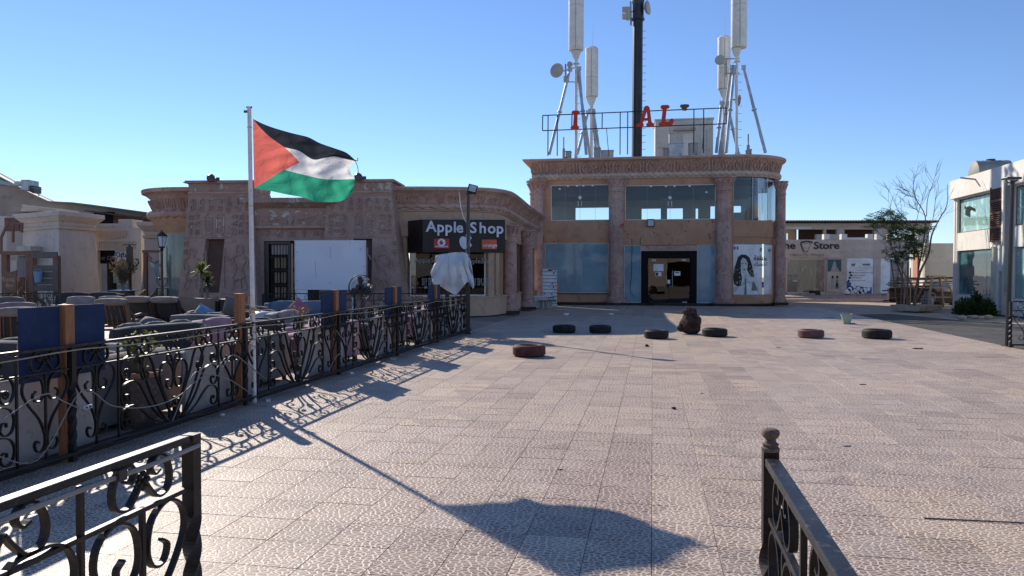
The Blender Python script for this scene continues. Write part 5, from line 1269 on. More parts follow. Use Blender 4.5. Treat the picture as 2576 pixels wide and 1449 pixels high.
MB().box(xs_+.05, x1, -.05, -.002, fh(0, 705)[1]-.03, fh(0, 703)[1]+.02).build('ledge', M['store'], st)
MB().box(xs_, xq, -.10, -.06, fh(0, 705)[1], zp-.02).build('parapet_face', M['store'], st) if False else None
for x in (470, 595, 780, 845, 925, 1045, 1140):
    a = fh(x, 600)[0]; MB().box(a-.25, a+.12, -.02, .35, zp+.001, zp+.36).build('parapet_post', M['white'], st, bevel=.02)
MB().box(fh(595, 0)[0], fh(1230, 0)[0], .0, .25, zp-.1, zp+.14).build('parapet', M['store'], st) if False else None
MB().box(fh(595, 600)[0]+.13, fh(780, 600)[0]-.26, .0, .2, zp+.001, zp+.12).build('parapet_rail', M['white'], st)
# lettering
fz = lambda y: fh(0, y)[1]
def ft(s, x, y, h, mat='ink', **k): return text('letter', s, (fz(y-h)-fz(y))/.70, M[mat], st, (fh(x, y)[0], -.12, fz(y)), 0, extrude=.02, align='LEFT', **k)
ft('The', 98, 688, 50, off=.012, sx=1.22); ft('Store', 364, 688, 50, off=.012, sx=1.16)
ft('Luxury By Weight', 192, 740, 20, 'tyrepink', sx=1.18).data.materials[0] = M['orange2']
mb = MB(); mb.strip([(q[0], q[1]) for q in spline([(fh(272, 644)[0], fz(644), 0), (fh(314, 634)[0], fz(634), 0), (fh(356, 644)[0], fz(644), 0)], 6)], .09, .04, -.13); mb.build('scale_mark', M['ink'], st)
MB().strip([(fh(276, 0)[0], fz(648)), (fh(297, 0)[0], fz(704))], .06, .04, -.13).build('scale_mark', M['ink'], st)
MB().strip([(fh(350, 0)[0], fz(652)), (fh(328, 0)[0], fz(704))], .02, .04, -.13).build('scale_mark', M['inkmid'], st)
MB().box(fh(295, 0)[0], fh(327, 0)[0], -.15, -.11, fz(712), fz(704)).build('scale_mark', M['inkgrey'], st)
for k in range(6): MB().box(fh(292+9*k, 0)[0], fh(294+9*k, 0)[0], -.14, -.11, fz(651), fz(645)).build('scale_mark', M['ink'], st)
# window, clothes hints behind
wf2 = window(st, wn1, .12, 3, gm='gbeige', fm='whitemetal', fw=.06)
for k, (x, w_) in enumerate(((215, 30), (300, 34), (345, 28), (395, 30))):
    MB().rbox(fh(x, 0, .8)[0], fh(x+w_, 0, .8)[0], .6, .85, fz(970), fz(815-10*(k % 2)), r=.1, n=3).build('hanging_garment', M['canvas'], st)
MB().box(fh(405, 0, .8)[0], fh(430, 0, .8)[0], .6, .7, fz(930), fz(860)).build('interior_panel', M['darkwood'], st)
MB().box(x0, x1, 3, 3.1, .2, zp-.3).build('interior_wall', M['store'], st)
MB().box(fh(232, 0)[0], fh(262, 0)[0], .07, .1, fz(920), fz(914)).build('door_notice', M['paper'], st)
window(st, wn0, .12, 1, gm='gdark', fm='plinth', fw=.04)
# print panel with two figures
p_ = MB().box(fh(470, 0)[0], fh(574, 0)[0], -.06, -.002, fz(997), fz(760)).build('print_panel', M['store'], st, bevel=.02)
MB().box(fh(473, 0)[0], fh(570, 0)[0], -.075, -.061, fz(850), fz(764)).build('print', M['teal'], st)
MB().prism([(fh(x, 0)[0], fz(y)) for x, y in ((492, 850), (505, 815), (512, 790), (520, 770), (530, 785), (534, 815), (552, 838), (556, 850))], -.085, -.076).build('print', M['inkmid'], st)
def person_print(x, m1_, m2_):
    q = lambda pts: [(fh(x+a, 0)[0], fz(b)) for a, b in pts]
    MB().prism(q([(-6, 895), (-4, 880), (3, 877), (8, 884), (8, 898), (2, 902)]), -.075, -.062).build('print', M['ink'], st)
    MB().prism(q([(-9, 905), (9, 905), (11, 930), (-11, 930)]), -.075, -.062).build('print', M[m1_], st)
    MB().prism(q([(-9, 931), (9, 931), (12, 972), (4, 972), (1, 945), (-3, 972), (-11, 972)]), -.075, -.062).build('print', M[m2_], st)
person_print(508, 'inkmid', 'inkmid'); person_print(541, 'inkgrey', 'ink')
# WORK door banner
bn = MB().box(dr2[0]+.02, dr2[1]-.02, .02, .06, dr2[2]+.02, dr2[3]-.02).build('banner', M['paper'], st)
zq = lambda y: sh_(0, y)[1]
def sq(x): return sh_(x, 0)[0]
def wt(s, x, y, h, mat='ink', **k): return text('lettering', s, (zq(y-h)-zq(y))/.70, M[mat], bn, (sq(x), .012, zq(y)), 0, extrude=.004, align='LEFT', **k)
wt('W', 1280, 720, 40, off=.01); wt('WORK', 1445, 706, 24, off=.006)
MB().box(sq(1250), sq(1575), .005, .018, zq(741), zq(738)).box(sq(1370), sq(1545), .005, .018, zq(716), zq(714)).box(sq(1345), sq(1448), .005, .018, zq(778), zq(773)).box(sq(1300), sq(1520), .005, .018, zq(757), zq(755)).build('print', M['inkgrey'], bn)
for k, (x, y, s) in enumerate(((1265, 808, 'PRINTING & BRANDING DESIGN'), (1278, 848, 'GRAPHIC DESIGN'), (1262, 884, 'WEB DESIGN'), (1247, 925, 'ONLINE MARKETING'))):
    MB().lathe([(.075, -.005), (.075, .005)], (sq(x), .01, zq(y)), 12, axis='Y').build('print', M['ink'], bn); wt(s, x+20, y+6, 13, 'inkgrey', sx=1.25)
MB().prism([(sq(x), zq(y)) for x, y in ((1214, 1110), (1214, 925), (1240, 935), (1275, 950), (1300, 995), (1340, 1010), (1380, 1000), (1450, 1015), (1540, 1020), (1578, 1020), (1578, 1110))], .006, .018).build('print', M['navy'], bn)
for x, y, r in ((1300, 985, .10), (1330, 1012, .10), (1240, 1080, .2), (1265, 1045, .13), (1300, 1095, .15), (1385, 1040, .14), (1340, 1068, .13), (1430, 1080, .2), (1480, 1060, .17), (1400, 1100, .14), (1530, 1045, .12)):
    MB().lathe([(r, -.004), (r, .004)], (sq(x), .0, zq(y)), 14, axis='Y').build('print', M['paper'], bn)
# white door and half open dark leaf
MB().box(dr3[0]+.02, fh(925, 0)[0], .05, .1, dr3[2]+.01, dr3[3]-.02).build('door', M['paper'], st)
MB().box(fh(928, 0)[0], dr3[1]-.01, .15, .2, dr3[2]+.01, dr3[3]-.02).build('door', M['grey'], st)
MB().box(fh(925, 0)[0], fh(940, 0)[0], .0, .05, fz(928), fz(916)).build('lock', M['paper'], st)
# steps
for a, b, z1, m in ((178, 350, .34, 'palestone'), (600, 818, .30, 'palestone'), (850, 985, .32, 'palestone')):
    MB().box(fh(a, 0)[0], fh(b, 0)[0], -.9, -.002, .221, z1).build('door_step', M[m], st, bevel=.02)
MB().box(fh(340, 0)[0], fh(395, 0)[0], -.7, -.1, .2205, .5).build('step_block', M['plinth'], st)
# upper storey set back
UY = 4.5
up = thing('upper_storey_building', 'cream upper storey with red tiled eave and dark openings behind the shops', 'building', (0, 49.6+UY, 0))
def uh(x, y, yl=UY): return SFR.hit(*zF(x, y), yl)
za, zb2 = zp-.6, uh(600, 505)[1]
hl_ = [(uh(180, 0)[0], uh(262, 0)[0]+1.3, zp+.1, uh(0, 549)[1]), (uh(384, 0)[0], uh(450, 0)[0], uh(0, 584)[1], uh(0, 549)[1]), (uh(463, 0)[0], uh(544, 0)[0], uh(0, 584)[1], uh(0, 549)[1]), (uh(594, 0)[0], uh(808, 0)[0], uh(0, 605)[1], uh(0, 549)[1]), (uh(930, 0)[0], uh(1090, 0)[0], uh(0, 605)[1], uh(0, 549)[1]), (uh(1098, 0)[0], uh(1125, 0)[0], uh(0, 620)[1], uh(0, 560)[1])]
MB().wall(uh(100, 0)[0], uh(1198, 0)[0], za, zb2, hl_, 0, .3).build('wall', M['store'], up)
MB().box(uh(100, 0)[0], uh(360, 0)[0], -.03, -.002, uh(0, 548)[1], zb2-.02).build('white_band', M['white'], up)
MB().box(uh(100, 0)[0], uh(1205, 0)[0], -.06, -.031, zb2-.25, zb2-.01).build('ledge', M['cream2'], up)
MB().box(uh(380, 0)[0], uh(1080, 0)[0], 3.0, 3.1, za, zb2).build('inner_wall', M['darkwood'], up)
MB().wall(uh(100, 0)[0], uh(380, 0)[0], za, zb2, [(uh(205, 0)[0]-.1, uh(275, 0)[0]+.4, za+.2, uh(0, 560)[1])], 3.4, 3.5).build('inner_wall', M['store'], up)
MB().box(uh(-400, 0)[0]+4, uh(1205, 0)[0], 0.31, 5, zb2-.12, zb2).build('ceiling_slab', M['store'], up)
zr0 = zb2+.01; zr1 = uh(600, 480)[1]
xe = uh(1226, 0)[0]; xa_ = uh(-500, 0)[0]
MB().hexa([(xa_, -.75, zr0), (xe, -.75, zr0), (xe, 6, zr0), (xa_, 6, zr0)], [(xa_, -.6, zr0+.06), (xe, -.6, zr0+.06), (xe-1, 6, zr1+.02), (xa_, 6, zr1+.02)]).build('roof_slope', M['roofred'], up)
tl_ = MB(); x = xa_
while x < xe:
    tl_.tube([(x, -.82, zr0+.08), (x, .3, zr0+.16)], .075, 6); x += .2
tag(tl_.build('roof_tiles', M['roofred'], up), kind='stuff')
# plot wall with red door
wl_ = thing('plot_wall', 'tall pale stained boundary wall with a faded red door between shops and white building', 'wall')
aW = PX(2290, 46.0); bW = PX(2326, 40.8); cW = PX(2398, 40.8)
zw1 = CH+(685-612)/FPX*40.8
def upright(mb, a, b, z0, z1, th=.2, holes=()):
    a = Vector(a); b = Vector(b); d = (b-a).normalized(); n = Vector((-d.y, d.x))*th
    mb.hexa([(a.x, a.y, z0), (b.x, b.y, z0), (b.x+n.x, b.y+n.y, z0), (a.x+n.x, a.y+n.y, z0)], [(a.x, a.y, z1), (b.x, b.y, z1), (b.x+n.x, b.y+n.y, z1), (a.x+n.x, a.y+n.y, z1)]); return mb
upright(MB(), bW, (cW[0]+3, cW[1]), -.05, zw1).build('wall_face', M['wallgreen'], wl_)
aW2 = Vector(aW); bW2 = Vector(bW)
upright(MB(), aW, bW2-(bW2-aW2).normalized()*.01, -.05, zw1-.15).build('wall_side', M['wallgreen'], wl_)
d_ = (bW2-aW2).normalized(); nrm = Vector((d_.y, -d_.x))
p1 = aW2+d_*1.4+nrm*.03; p2 = aW2+d_*3.6+nrm*.03
upright(MB(), p2, p1, 0, 2.75, .02).build('door', M['reddoor'], wl_)
upright(MB(), p2+nrm*.03, p2+nrm*.03-d_*.1, 0, 2.85, .03).build('door_frame', M['rust'], wl_)
# ================================================================ white building on the right
WB0 = Gz(2396, 776); WF = Frame(WB0.x, WB0.y, -(pi/2+GA))   # local x runs towards the camera, y away from the plaza
WF = Frame(WB0.x, WB0.y, -pi/2-GA)
wb = thing('white_shop_building', 'sunlit white two storey shop building with green filmed windows and wooden louvres', 'building', (WB0.x, WB0.y, 0), WF.a)
def wh(x, y, yl=0): return WF.hit(*zF(x, y), yl)
Hh = 5.93; Lw = 14
def wr(xa, ya, xb, yb): # left x, its top y ; right x, bottom y measured at left
    a = wh(xa, ya); b = wh(xb, ya); c = wh(xa, yb); return (a[0], b[0], c[1], a[1])
U1 = wr(1396, 340, 1643, 577); D1 = wr(1393, 703, 1656, 1012)
U2 = (wh(1800, 0)[0], Lw-1, U1[2], U1[3]); D2 = (wh(1800, 0)[0], Lw-1, D1[2], D1[3])
dw = (wh(1700, 0)[0], wh(1728, 0)[0], .15, wh(1700, 848)[1])
MB().wall(0, Lw, 0, Hh, [U1, D1, U2, D2, dw], .0, .3).build('wall', M['white'], wb)
MB().box(0, .3, .301, 9, 0, Hh).build('end_wall', M['white'], wb)
MB().box(-.03, Lw, -.18, -.002, wh(1356, 340)[1], Hh+.02).build('fascia_band', M['white'], wb, bevel=.01)
MB().box(.3, Lw, .3, 9, Hh-.6, Hh-.4).build('roof', M['white'], wb)
MB().box(.3, Lw, 1.4, 1.5, 0, Hh-.61).build('interior_wall', M['shaderoom'], wb)
w1 = window(wb, U1, .12, 4, gm='ggreen', fm='brownwood', fw=.05); w2 = window(wb, D1, .12, 2, gm='gteal', fm='grey', fw=.05, cols=[D1[0]+.05, wh(1583, 800)[0], D1[1]-.05])
w3 = window(wb, U2, .12, 4, gm='ggreen', fm='brownwood', fw=.05); w4 = window(wb, D2, .12, 3, gm='ggreen', fm='grey', fw=.05)
# clothes rails and a palm print on the film
for x, y, w_, h_, m in ((1420, 870, 22, 60, 'tyrered'), (1455, 820, 26, 90, 'fbluep'), (1480, 880, 30, 70, 'navy')):
    a = wh(x, y); b = wh(x+w_, y+h_); MB().rbox(a[0], b[0], .5, .75, b[1], a[1], r=.08, n=3).build('hanging_garment', M[m], wb)
for k in range(6):
    a = wh(1452+6*k, 400+3*k, .1); MB().strip([(q[0], q[1]) for q in spline([(a[0], a[1]-.3, 0), (a[0]+.06, a[1], 0), (a[0]+.5, a[1]+.05, 0), (a[0]+.6, a[1]-.1, 0)], 3)], .03, .01, .10).build('palm_print', M['leafdark'], w1)
for x, y in ((1447, 390), (1628, 350)):
    a = wh(x, y, .1); MB().lathe([(.07, -.03), (.07, .02)], (a[0], .09, a[1]), 10, axis='Y').build('glass_fixing', M['grey'], w1)
# pilasters with louvres
zc1 = wh(1645, 258)[1]; zc0 = wh(1645, 650)[1]
def fin(ua, ub, y):      # thin wall fin: near face seen between columns ua (front edge) and ub (at the wall)
    x = wh(ub, y, 0)[0]; p = .05
    while wh(ua, y, -p)[0] < x and p < .8: p += .01
    return x, p
f1x, f1p = fin(1645, 1664, 450); f2x, f2p = fin(1722, 1780, 450)
MB().box(f1x-.14, f1x, -f1p, -.002, zc0, zc1).build('fin', M['white'], wb, bevel=.01)
MB().box(f2x-.16, f2x, -f2p, -.002, zc0-.1, zc1+.12).build('fin', M['white'], wb, bevel=.01)
MB().box(f2x+.001, f2x+.02, -f2p+.06, -.002, .9, zc1+.1).build('grey_panel', M['grey'], wb)
MB().box(f1x-.05, f1x+.16, -f1p-.02, -.002, 0, zc0-.15).build('pilaster', M['wallgreen'], wb); MB().box(f2x-.2, f2x, -f2p*.8, -.002, 0, zc0-.15).build('pilaster', M['wallgreen'], wb)
lv0, lv1 = f1x+.05, f2x-.2
MB().box(lv0, lv1, -.10, -.003, zc0+.1, zc1-.02).build('louvre_backing', M['darkwood'], wb)
lb = MB().box(lv0-.03, lv0+.03, -.22, -.12, zc0+.05, zc1).box(lv1-.03, lv1+.03, -.22, -.12, zc0+.05, zc1).build('louvre_frame', M['louvre'], wb)
n = 26
for k in range(n):
    z = zc0+.08+(zc1-zc0-.12)*k/n
    if k in (6, 13, 19): MB().box(lv0+.031, lv1-.031, -.22, -.12, z, z+.08).build('louvre_rail', M['louvre'], lb)
    else: MB().add(*(lambda q: (q, [(0, 1, 2, 3), (7, 6, 5, 4), (0, 4, 5, 1), (1, 5, 6, 2), (2, 6, 7, 3), (3, 7, 4, 0)]))([(lv0+.032, -.21, z), (lv1-.032, -.21, z), (lv1-.032, -.13, z+.06), (lv0+.032, -.13, z+.06), (lv0+.032, -.21, z+.015), (lv1-.032, -.21, z+.015), (lv1-.032, -.13, z+.075), (lv0+.032, -.13, z+.075)])).build('louvre_slat', M['louvre'], lb)
MB().box(dw[0]+.02, dw[1]-.02, .12, .17, .16, dw[3]-.02).build('door', M['darkwood'], wb)
MB().box(dw[0]-.3, dw[1]+.3, -.5, -.36, 0, .14).build('threshold', M['palestone'], wb)
for k in range(4): MB().box(wh(1568-6*k, 0, -.5)[0], wh(1655, 0, -.5)[0], -1.0+.0, -.003, .001+k*.17, .17+k*.17 if k < 3 else .6).build('step', M['palestone'], wb, bevel=.01) if k == 0 else MB().box(D1[1]-2.0+.3*k, D1[1]+.1, -1.0+.26*k, -.003, k*.17+.002, (k+1)*.17).build('step', M['palestone'], wb, bevel=.01)
MB().tube([wb.matrix_world @ Vector((0, 0, 0))]*1+[Vector((0, 0, 0))], .01).v if False else None
for y0_, x_ in ((1040, 1372),):
    a = wh(1375, 900, -.05)[0]; MB().cyl((a, -.05, .6), (a, -.05, wh(1375, 345)[1]), .025, n=6).build('drain_pipe', M['white'], wb)
MB().box(.3, D1[1]-1.6, -.03, -.002, .12, .55).build('base_panel', M['white'], wb, bevel=.01)
# facade lamp arm
a, z = wh(1500, 185, -.3); MB().beam((a-.1, -.75, z+.05), (a, -.18, z-.05), .06, .06).build('lamp_arm', M['grey'], wb)
# water tank
tk = thing('water_tank', 'ribbed grey barrel water tank lying on the white building roof', 'water tank', WF.w(4.5, 2.4, Hh-.35), WF.a)
a, z = wh(1560, 170, 2.0); c, z2 = wh(1690, 78, 2.0)
tk.location = WF.w(a+.6, 2.2, Hh-.40); r = .66
tb = MB().lathe([(.02, -.9), (r*.6, -.86), (r, -.75)]+[(r*(1+.025*(k % 2)), -.75+.125*k) for k in range(1, 13)]+[(r*.6, .86), (.02, .9)], (0, 0, r+.25), 28, axis='Y', fl=None).build('barrel', M['tank'], tk, smooth=True, ang=20)
for y in (-.5, .5): MB().box(-.6, .6, y-.08, y+.08, 0, .35).build('saddle', M['grey'], tk)
MB().lathe([(.2, 0), (.2, .1), (.02, .12)], (0, 0, 2*r+.22), 12).build('cap', M['black'], tb)
# ---- lamp post by the right railing
lp0 = Gz(2534, 871); ltop = ray(2548, 454); 
tt = (lp0.y-.1)/ltop.y; lt = Vector((ltop.x*tt, lp0.y-.1, CH+ltop.z*tt))
def lamppost(lab, b, t, head=.55):
    o = thing('lamp_post', lab, 'lamp post', b); T_ = t-b
    MB().tube([(0, 0, 0), T_], [.055, .045], 8).build('pole', M['black'], o, smooth=True)
    MB().box(-.09, .09, -.09, .09, -.01, .03).build('base_plate', M['black'], o)
    return o, T_
l1o, T_ = lamppost('tall leaning black lamp post at the end of the right railing', lp0, lt)
MB().box(T_.x-.20, T_.x+.13, T_.y-.12, T_.y+.12, T_.z+.02, T_.z+.07).build('lamp_head', M['black'], l1o, bevel=.01)
MB().tube([(T_.x-.16, T_.y, T_.z+.01), (T_.x-.1, T_.y, T_.z-.05), (T_.x, T_.y, T_.z-.06), (T_.x+.1, T_.y, T_.z+.01)], .015, 5).build('bracket', M['black'], l1o)
MB().box(T_.x-.17, T_.x+.10, T_.y-.09, T_.y+.09, T_.z+.012, T_.z+.019).build('lens', M['lens'], l1o)
# ================================================================ tree, bushes, workshop clutter
rt = random.Random(5); TYt = 33.6
def tp(x, y): u, v = zT(x, y); p = PY(u, v, TYt); return Vector((p.x, TYt, p.z))
tr = thing('thorn_tree', 'half bare multi stemmed tree with a loose green crown in a stone planter', 'tree', (tp(370, 1310).x, TYt, 0))
o_ = tr.location.copy()
trunk = MB(); br = []
def limb(pts, r0, r1, dy=0):
    P = [tp(*p)-o_ for p in pts]
    for i, p in enumerate(P): p.y += dy*(i/(len(P)-1))+rt.uniform(-.1, .1)*(i > 0)
    P = spline(P, 4); n = len(P); trunk.tube(P, [.75*(r0+(r1-r0)*i/(n-1)) for i in range(n)], 6); br.append((P, r0, r1)); return P
limb([(355, 1340), (350, 1300), (320, 1130), (285, 970), (240, 850), (190, 670), (60, 600)], .085, .012, .3)
limb([(285, 970), (250, 880), (150, 760), (60, 640)], .035, .01, -.5); limb([(240, 850), (260, 700), (220, 560), (170, 280)], .03, .006, .2)
limb([(395, 1340), (400, 1150), (440, 980), (520, 800), (560, 620), (620, 470), (680, 320), (695, 120)], .085, .012, -.3)
limb([(400, 1150), (340, 1020), (260, 860), (230, 760)], .05, .012, .5)
limb([(440, 950), (490, 700), (520, 430), (450, 240), (440, 100), (460, 0)], .045, .008, .4)
limb([(520, 430), (520, 260), (560, 120), (565, 25)], .025, .006, -.3); limb([(400, 860), (405, 560), (280, 370), (205, 190)], .035, .006, .3)
limb([(480, 860), (540, 640), (600, 480), (640, 300), (660, 240)], .03, .006, .5); limb([(405, 560), (430, 400), (450, 250)], .02, .005, -.2)
limb([(450, 240), (380, 200), (300, 170)], .012, .004); limb([(520, 430), (430, 370), (370, 340)], .012, .004); limb([(450, 280), (400, 240), (295, 232)], .01, .004)
base = list(br)
for P, r0, r1 in base:
    for k in range(10):
        i = rt.randrange(len(P)//2, len(P)); p = P[i]; d = (P[min(i+1, len(P)-1)]-P[i-1]).normalized()
        for gen in range(2):
            a = Vector((rt.uniform(-1, 1), rt.uniform(-1, 1), rt.uniform(-.2, 1)))
            dd = (d*.6+a*.7).normalized(); L = rt.uniform(.35, 1.0)*(1 if gen == 0 else .6); q = p+dd*L*.5+Vector((0, 0, .04)); e = q+(dd+Vector((rt.uniform(-.3, .3), rt.uniform(-.3, .3), .2))).normalized()*L*.5
            trunk.tube([p, q, e], [.007, .005, .003], 4, False); p = q; d = dd
tk_ = trunk.build('trunk', M['bark'], tr, smooth=True)
cr = MB()
def frond_cluster(mb, c, R_, n, size, rnd, sq=(1, 1, 1)):
    for _ in range(n):
        while True:
            v = Vector((rnd.uniform(-1, 1), rnd.uniform(-1, 1), rnd.uniform(-1, 1)))
            if v.length < 1: break
        p = c+Vector((v.x*R_*sq[0], v.y*R_*sq[1], v.z*R_*sq[2]))
        d = Vector((rnd.uniform(-1, 1), rnd.uniform(-1, 1), rnd.uniform(-.6, .4))).normalized(); nn = Vector((rnd.uniform(-1, 1), rnd.uniform(-1, 1), 1)).normalized()
        side = d.cross(nn).normalized(); L = size*rnd.uniform(.7, 1.3)
        for j in range(5):
            b = p+d*L*j/5
            for s in (-1, 1): mb.leaf(b, (side*s+d*.5), nn, L*.38, L*.12)
for (x, y, R_, n) in ((120, 440, .42, 42), (230, 440, .38, 34), (60, 500, .32, 26), (170, 530, .45, 50), (280, 570, .5, 60), (340, 600, .42, 44), (400, 590, .3, 20), (440, 545, .22, 16), (300, 700, .42, 42), (370, 720, .36, 32), (430, 760, .3, 24), (430, 830, .22, 16), (260, 780, .32, 26), (230, 850, .26, 20), (330, 800, .3, 22), (200, 620, .3, 18), (450, 770, .2, 12)):
    frond_cluster(cr, tp(x, y)-o_+Vector((0, rt.uniform(-.5, .5), 0)), R_*1.3, int(n*1.35), .32, rt, (1, 1.2, .75))
cr.build('crown', M['leaf'], tr)
pb = Gz(2340, 782)
pl = thing('tree_planter', 'low stone edged planter round the foot of the thorn tree', 'planter', (o_.x+.15, TYt-.1, 0), R(28))
for k, (a, b, c, d) in enumerate(((-.85, .85, -.65, -.53), (-.85, .85, .53, .65), (-.85, -.73, -.525, .525), (.73, .85, -.525, .525))): MB().box(a, b, c, d, 0, .26).build('kerb_stone', M['palestone'], pl, bevel=.015)
MB().box(-.725, .725, -.525, .525, 0, .18).build('soil', M['soil'], pl)
for k in range(4): MB().box(-.84+.42*k, -.43+.42*k, -.672, -.652, .02, .24).build('facing_stone', M['palestone'], pl, bevel=.01)
def ladder(p, lab, w_, h_, n, mat, lean=.18, rz=0, a=False):
    t = thing('ladder', lab, 'ladder', p, rz)
    for s in (-1, 1): MB().beam((s*w_*.5, 0, 0), (s*w_*(.5 if not a else .22), lean, h_), .05, .06).build('rail', M[mat], t)
    for k in range(n):
        f = (k+.7)/n; ww = w_*(.5-(.28*f if a else 0)); MB().box(-ww, ww, lean*f-.03, lean*f+.03, h_*f-.02, h_*f+.02).build('rung', M[mat], t)
    return t
p = PY(*zT(300, 1300), 36); ladder((p.x, 36, 0), 'old brown wooden ladder leaning behind the tree', .75, 2.3, 6, 'brownwood', .7, R(14), True)
for k, (x, a) in enumerate(((265, .3), (330, .22))):
    p = PY(*zT(x, 1300), 35.6); q = thing('timber_prop', ('left' if k == 0 else 'right')+' loose timber prop beside the wooden ladder', 'timber', (p.x, 35.6, 0)); MB().beam((0, 0, 0), (a, .4, 2.2), .06, .06).build('plank', M['brownwood'], q); MB().beam((.15, .0, 0), (a+.1, .35, 1.9), .05, .05).build('plank', M['rawwood'], q)
# trestle
p = PY(*zT(610, 1330), 36.4)
ts = thing('carpenter_trestle', 'raw timber step trestle in front of the pale boundary wall', 'trestle', (p.x, 36.4, 0), R(10))
for s in (-1, 1):
    for f in (-1, 1): MB().beam((s*.85, f*.5, 0), (s*.32, f*.15, 1.5), .09, .07).build('leg', M['rawwood'], ts)
for z, w_ in ((1.5, .45), (.95, .62), (.5, .85)): MB().box(-w_, w_, -.5+.24*z, -.22+.24*z, z-.03, z+.04).build('step_board', M['rawwood'], ts)
MB().beam((.5, -.35, .6), (1.3, -.5, .65), .2, .04).build('loose_board', M['rawwood'], ts)
# timber pile
pp_ = PX(2350, 38.6)
tp_ = thing('timber_pile', 'dark heap of old boards stacked against the pale boundary wall', 'timber pile', (pp_[0], pp_[1], 0))
rp = random.Random(8)
for k in range(16):
    z = .15+k*.085; MB().beam((-2.1+rp.uniform(-.3, .2), rp.uniform(-.3, .6), z), (1.4+rp.uniform(-.3, .3), rp.uniform(-.1, .8), z+rp.uniform(-.05, .2)), .16, .05).build('board', M['darkwood' if k % 3 else 'rust'], tp_)
for x in (-1.5, .3, 1.2): MB().box(x-.06, x+.06, -.1, .6, 0, .18).build('bearer', M['darkwood'], tp_)
MB().box(-1.9, 1.1, .1, 1.0, .15, .9).build('crate', M['darkwood'], tp_)
bt = thing('white_boat_tub', 'white tub with blue edge on the timber pile', 'tub', (PX(2378, 37.6)[0], 37.6, .75)); MB().lathe([(.35, 0), (.6, .3), (.66, .3), (.66, .36), (.56, .36), (.3, .06)], n=20).build('tub', M['paper'], bt); MB().tube([(.66*cos(2*pi*k/20), .66*sin(2*pi*k/20), .34) for k in range(21)], .03, 6).build('rim', M['fbluep'], bt)
jg = thing('metal_jug', 'blue grey metal jug standing left of the trestle', 'jug', (PX(2333, 36.8)[0], 36.8, 0)); MB().lathe([(.2, 0), (.27, .1), (.28, .4), (.16, .6), (.12, .75), (.17, .8)], n=14).build('body', M['galv'], jg, smooth=True); MB().tube(spline([(.15, 0, .7), (.38, 0, .62), (.36, 0, .35), (.27, 0, .25)]), .025, 6).build('handle', M['galv'], jg)
fn = thing('wire_basket', 'rusty wire mesh cage leaning by the planter', 'wire cage', (PX(2318, 35.6)[0], 35.6, 0)); 
for k in range(6): MB().tube([(-.3+.12*k, 0, 0), (-.3+.12*k, .1, .9)], .012, 4).build('wire', M['rust'], fn)
for k in range(6): MB().tube([(-.32, .1*k/6-.01, .08+.15*k), (.32, .1*k/6-.01, .08+.15*k)], .012, 4).build('wire', M['rust'], fn)
# bushes with stones
def bush(p, lab, R_, h, seed, grp='round bushes before the white building'):
    t = thing('bush', lab, 'bush', p, 0, grp); rb = random.Random(seed); mb = MB()
    for _ in range(1500):
        v = Vector((rb.gauss(0, 1), rb.gauss(0, 1), rb.gauss(0, 1))).normalized()*(rb.random()**.33)*(1+.18*sin(5*rb.random()))
        v.z = abs(v.z); c = Vector((v.x*R_, v.y*R_, v.z*h+.03)); d = (v+Vector((rb.uniform(-.6, .6), rb.uniform(-.6, .6), rb.uniform(0, .8)))).normalized()
        mb.leaf(c, d, Vector((rb.uniform(-1, 1), rb.uniform(-1, 1), 1)).normalized(), .11, .06)
    mb.build('foliage', M['leafdark'], t)
    st_ = MB()
    for _ in range(12): a = rb.uniform(0, 6.28); st_.tube([(0, 0, 0), (cos(a)*R_*.5, sin(a)*R_*.5, h*.7)], [.02, .008], 5)
    st_.build('stem', M['bark'], t)
bp = [(2430, 795, 1.15, .78, 'larger dark green bush left of the white building steps'), (2484, 797, .72, .72, 'smaller dark green bush right beside the larger one'), (2455, 788, .7, .95, 'taller dark bush rising between the two rounder ones')]
for k, (u, v, r_, h_, l_) in enumerate(bp): q = Gz(u, v); bush((q.x, q.y, 0), l_, r_*.36, h_*.76, 20+k)
for k, (u, v, r_, l_) in enumerate(((2421, 803, .26, 'flat pale stone at the left front of the bushes'), (2452, 801, .24, 'pale rounded stone in the middle in front of the bushes'), (2468, 802, .2, 'small reddish stone in front of the bushes'), (2486, 801, .28, 'pale stone at the right end of the bushes'))):
    q = Gz(u, v); t = MB().ball((0, 0, .05), r_*.5, 6, (1.3, .8, .62), .25, k).build('stone', M['palestone'], None, (q.x, q.y, 0), smooth=True, ang=60); tag(t, l_, 'stone', 'stones round the bushes')

# ================================================================ wrought iron railings
H = 1.04; PL = 2.86
def sp(pts, k=5): return [(q[0], q[1]) for q in spline([(a, b, 0) for a, b in pts], k)]
def sc_mesh(name, paths, t=.010, w=.026):
    mb = MB()
    for p in paths: mb.strip(p, t, w)
    return mb.mesh(name, M['iron'])
zk_ = 1.06
heart = [(.012, .29), (.07, .42), (.19, .56), (.245, .66), (.225, .745), (.14, .785), (.05, .74), (.024, .64), (.055, .575), (.115, .575), (.14, .625), (.105, .655)]
hcurl = [(.012, .30), (.015, .21), (.05, .165), (.10, .17), (.125, .22), (.105, .255), (.075, .235)]
def mir(p, s): return [(s*a, b) for a, b in p]
HEART = sc_mesh('scroll', [sp(heart)]); HEARTM = sc_mesh('scroll', [sp(mir(heart, -1))])
HC = sc_mesh('scroll', [sp(hcurl)]); HCM = sc_mesh('scroll', [sp(mir(hcurl, -1))])
cscr = [(.20, .02), (.12, .015), (.05, -.02), (.018, -.10), (.045, -.19), (.11, -.215), (.155, -.17), (.14, -.115), (.10, -.11), (.095, -.145)]
CS = {s: sc_mesh('scroll', [sp(mir(cscr, s))]) for s in (1, -1)}
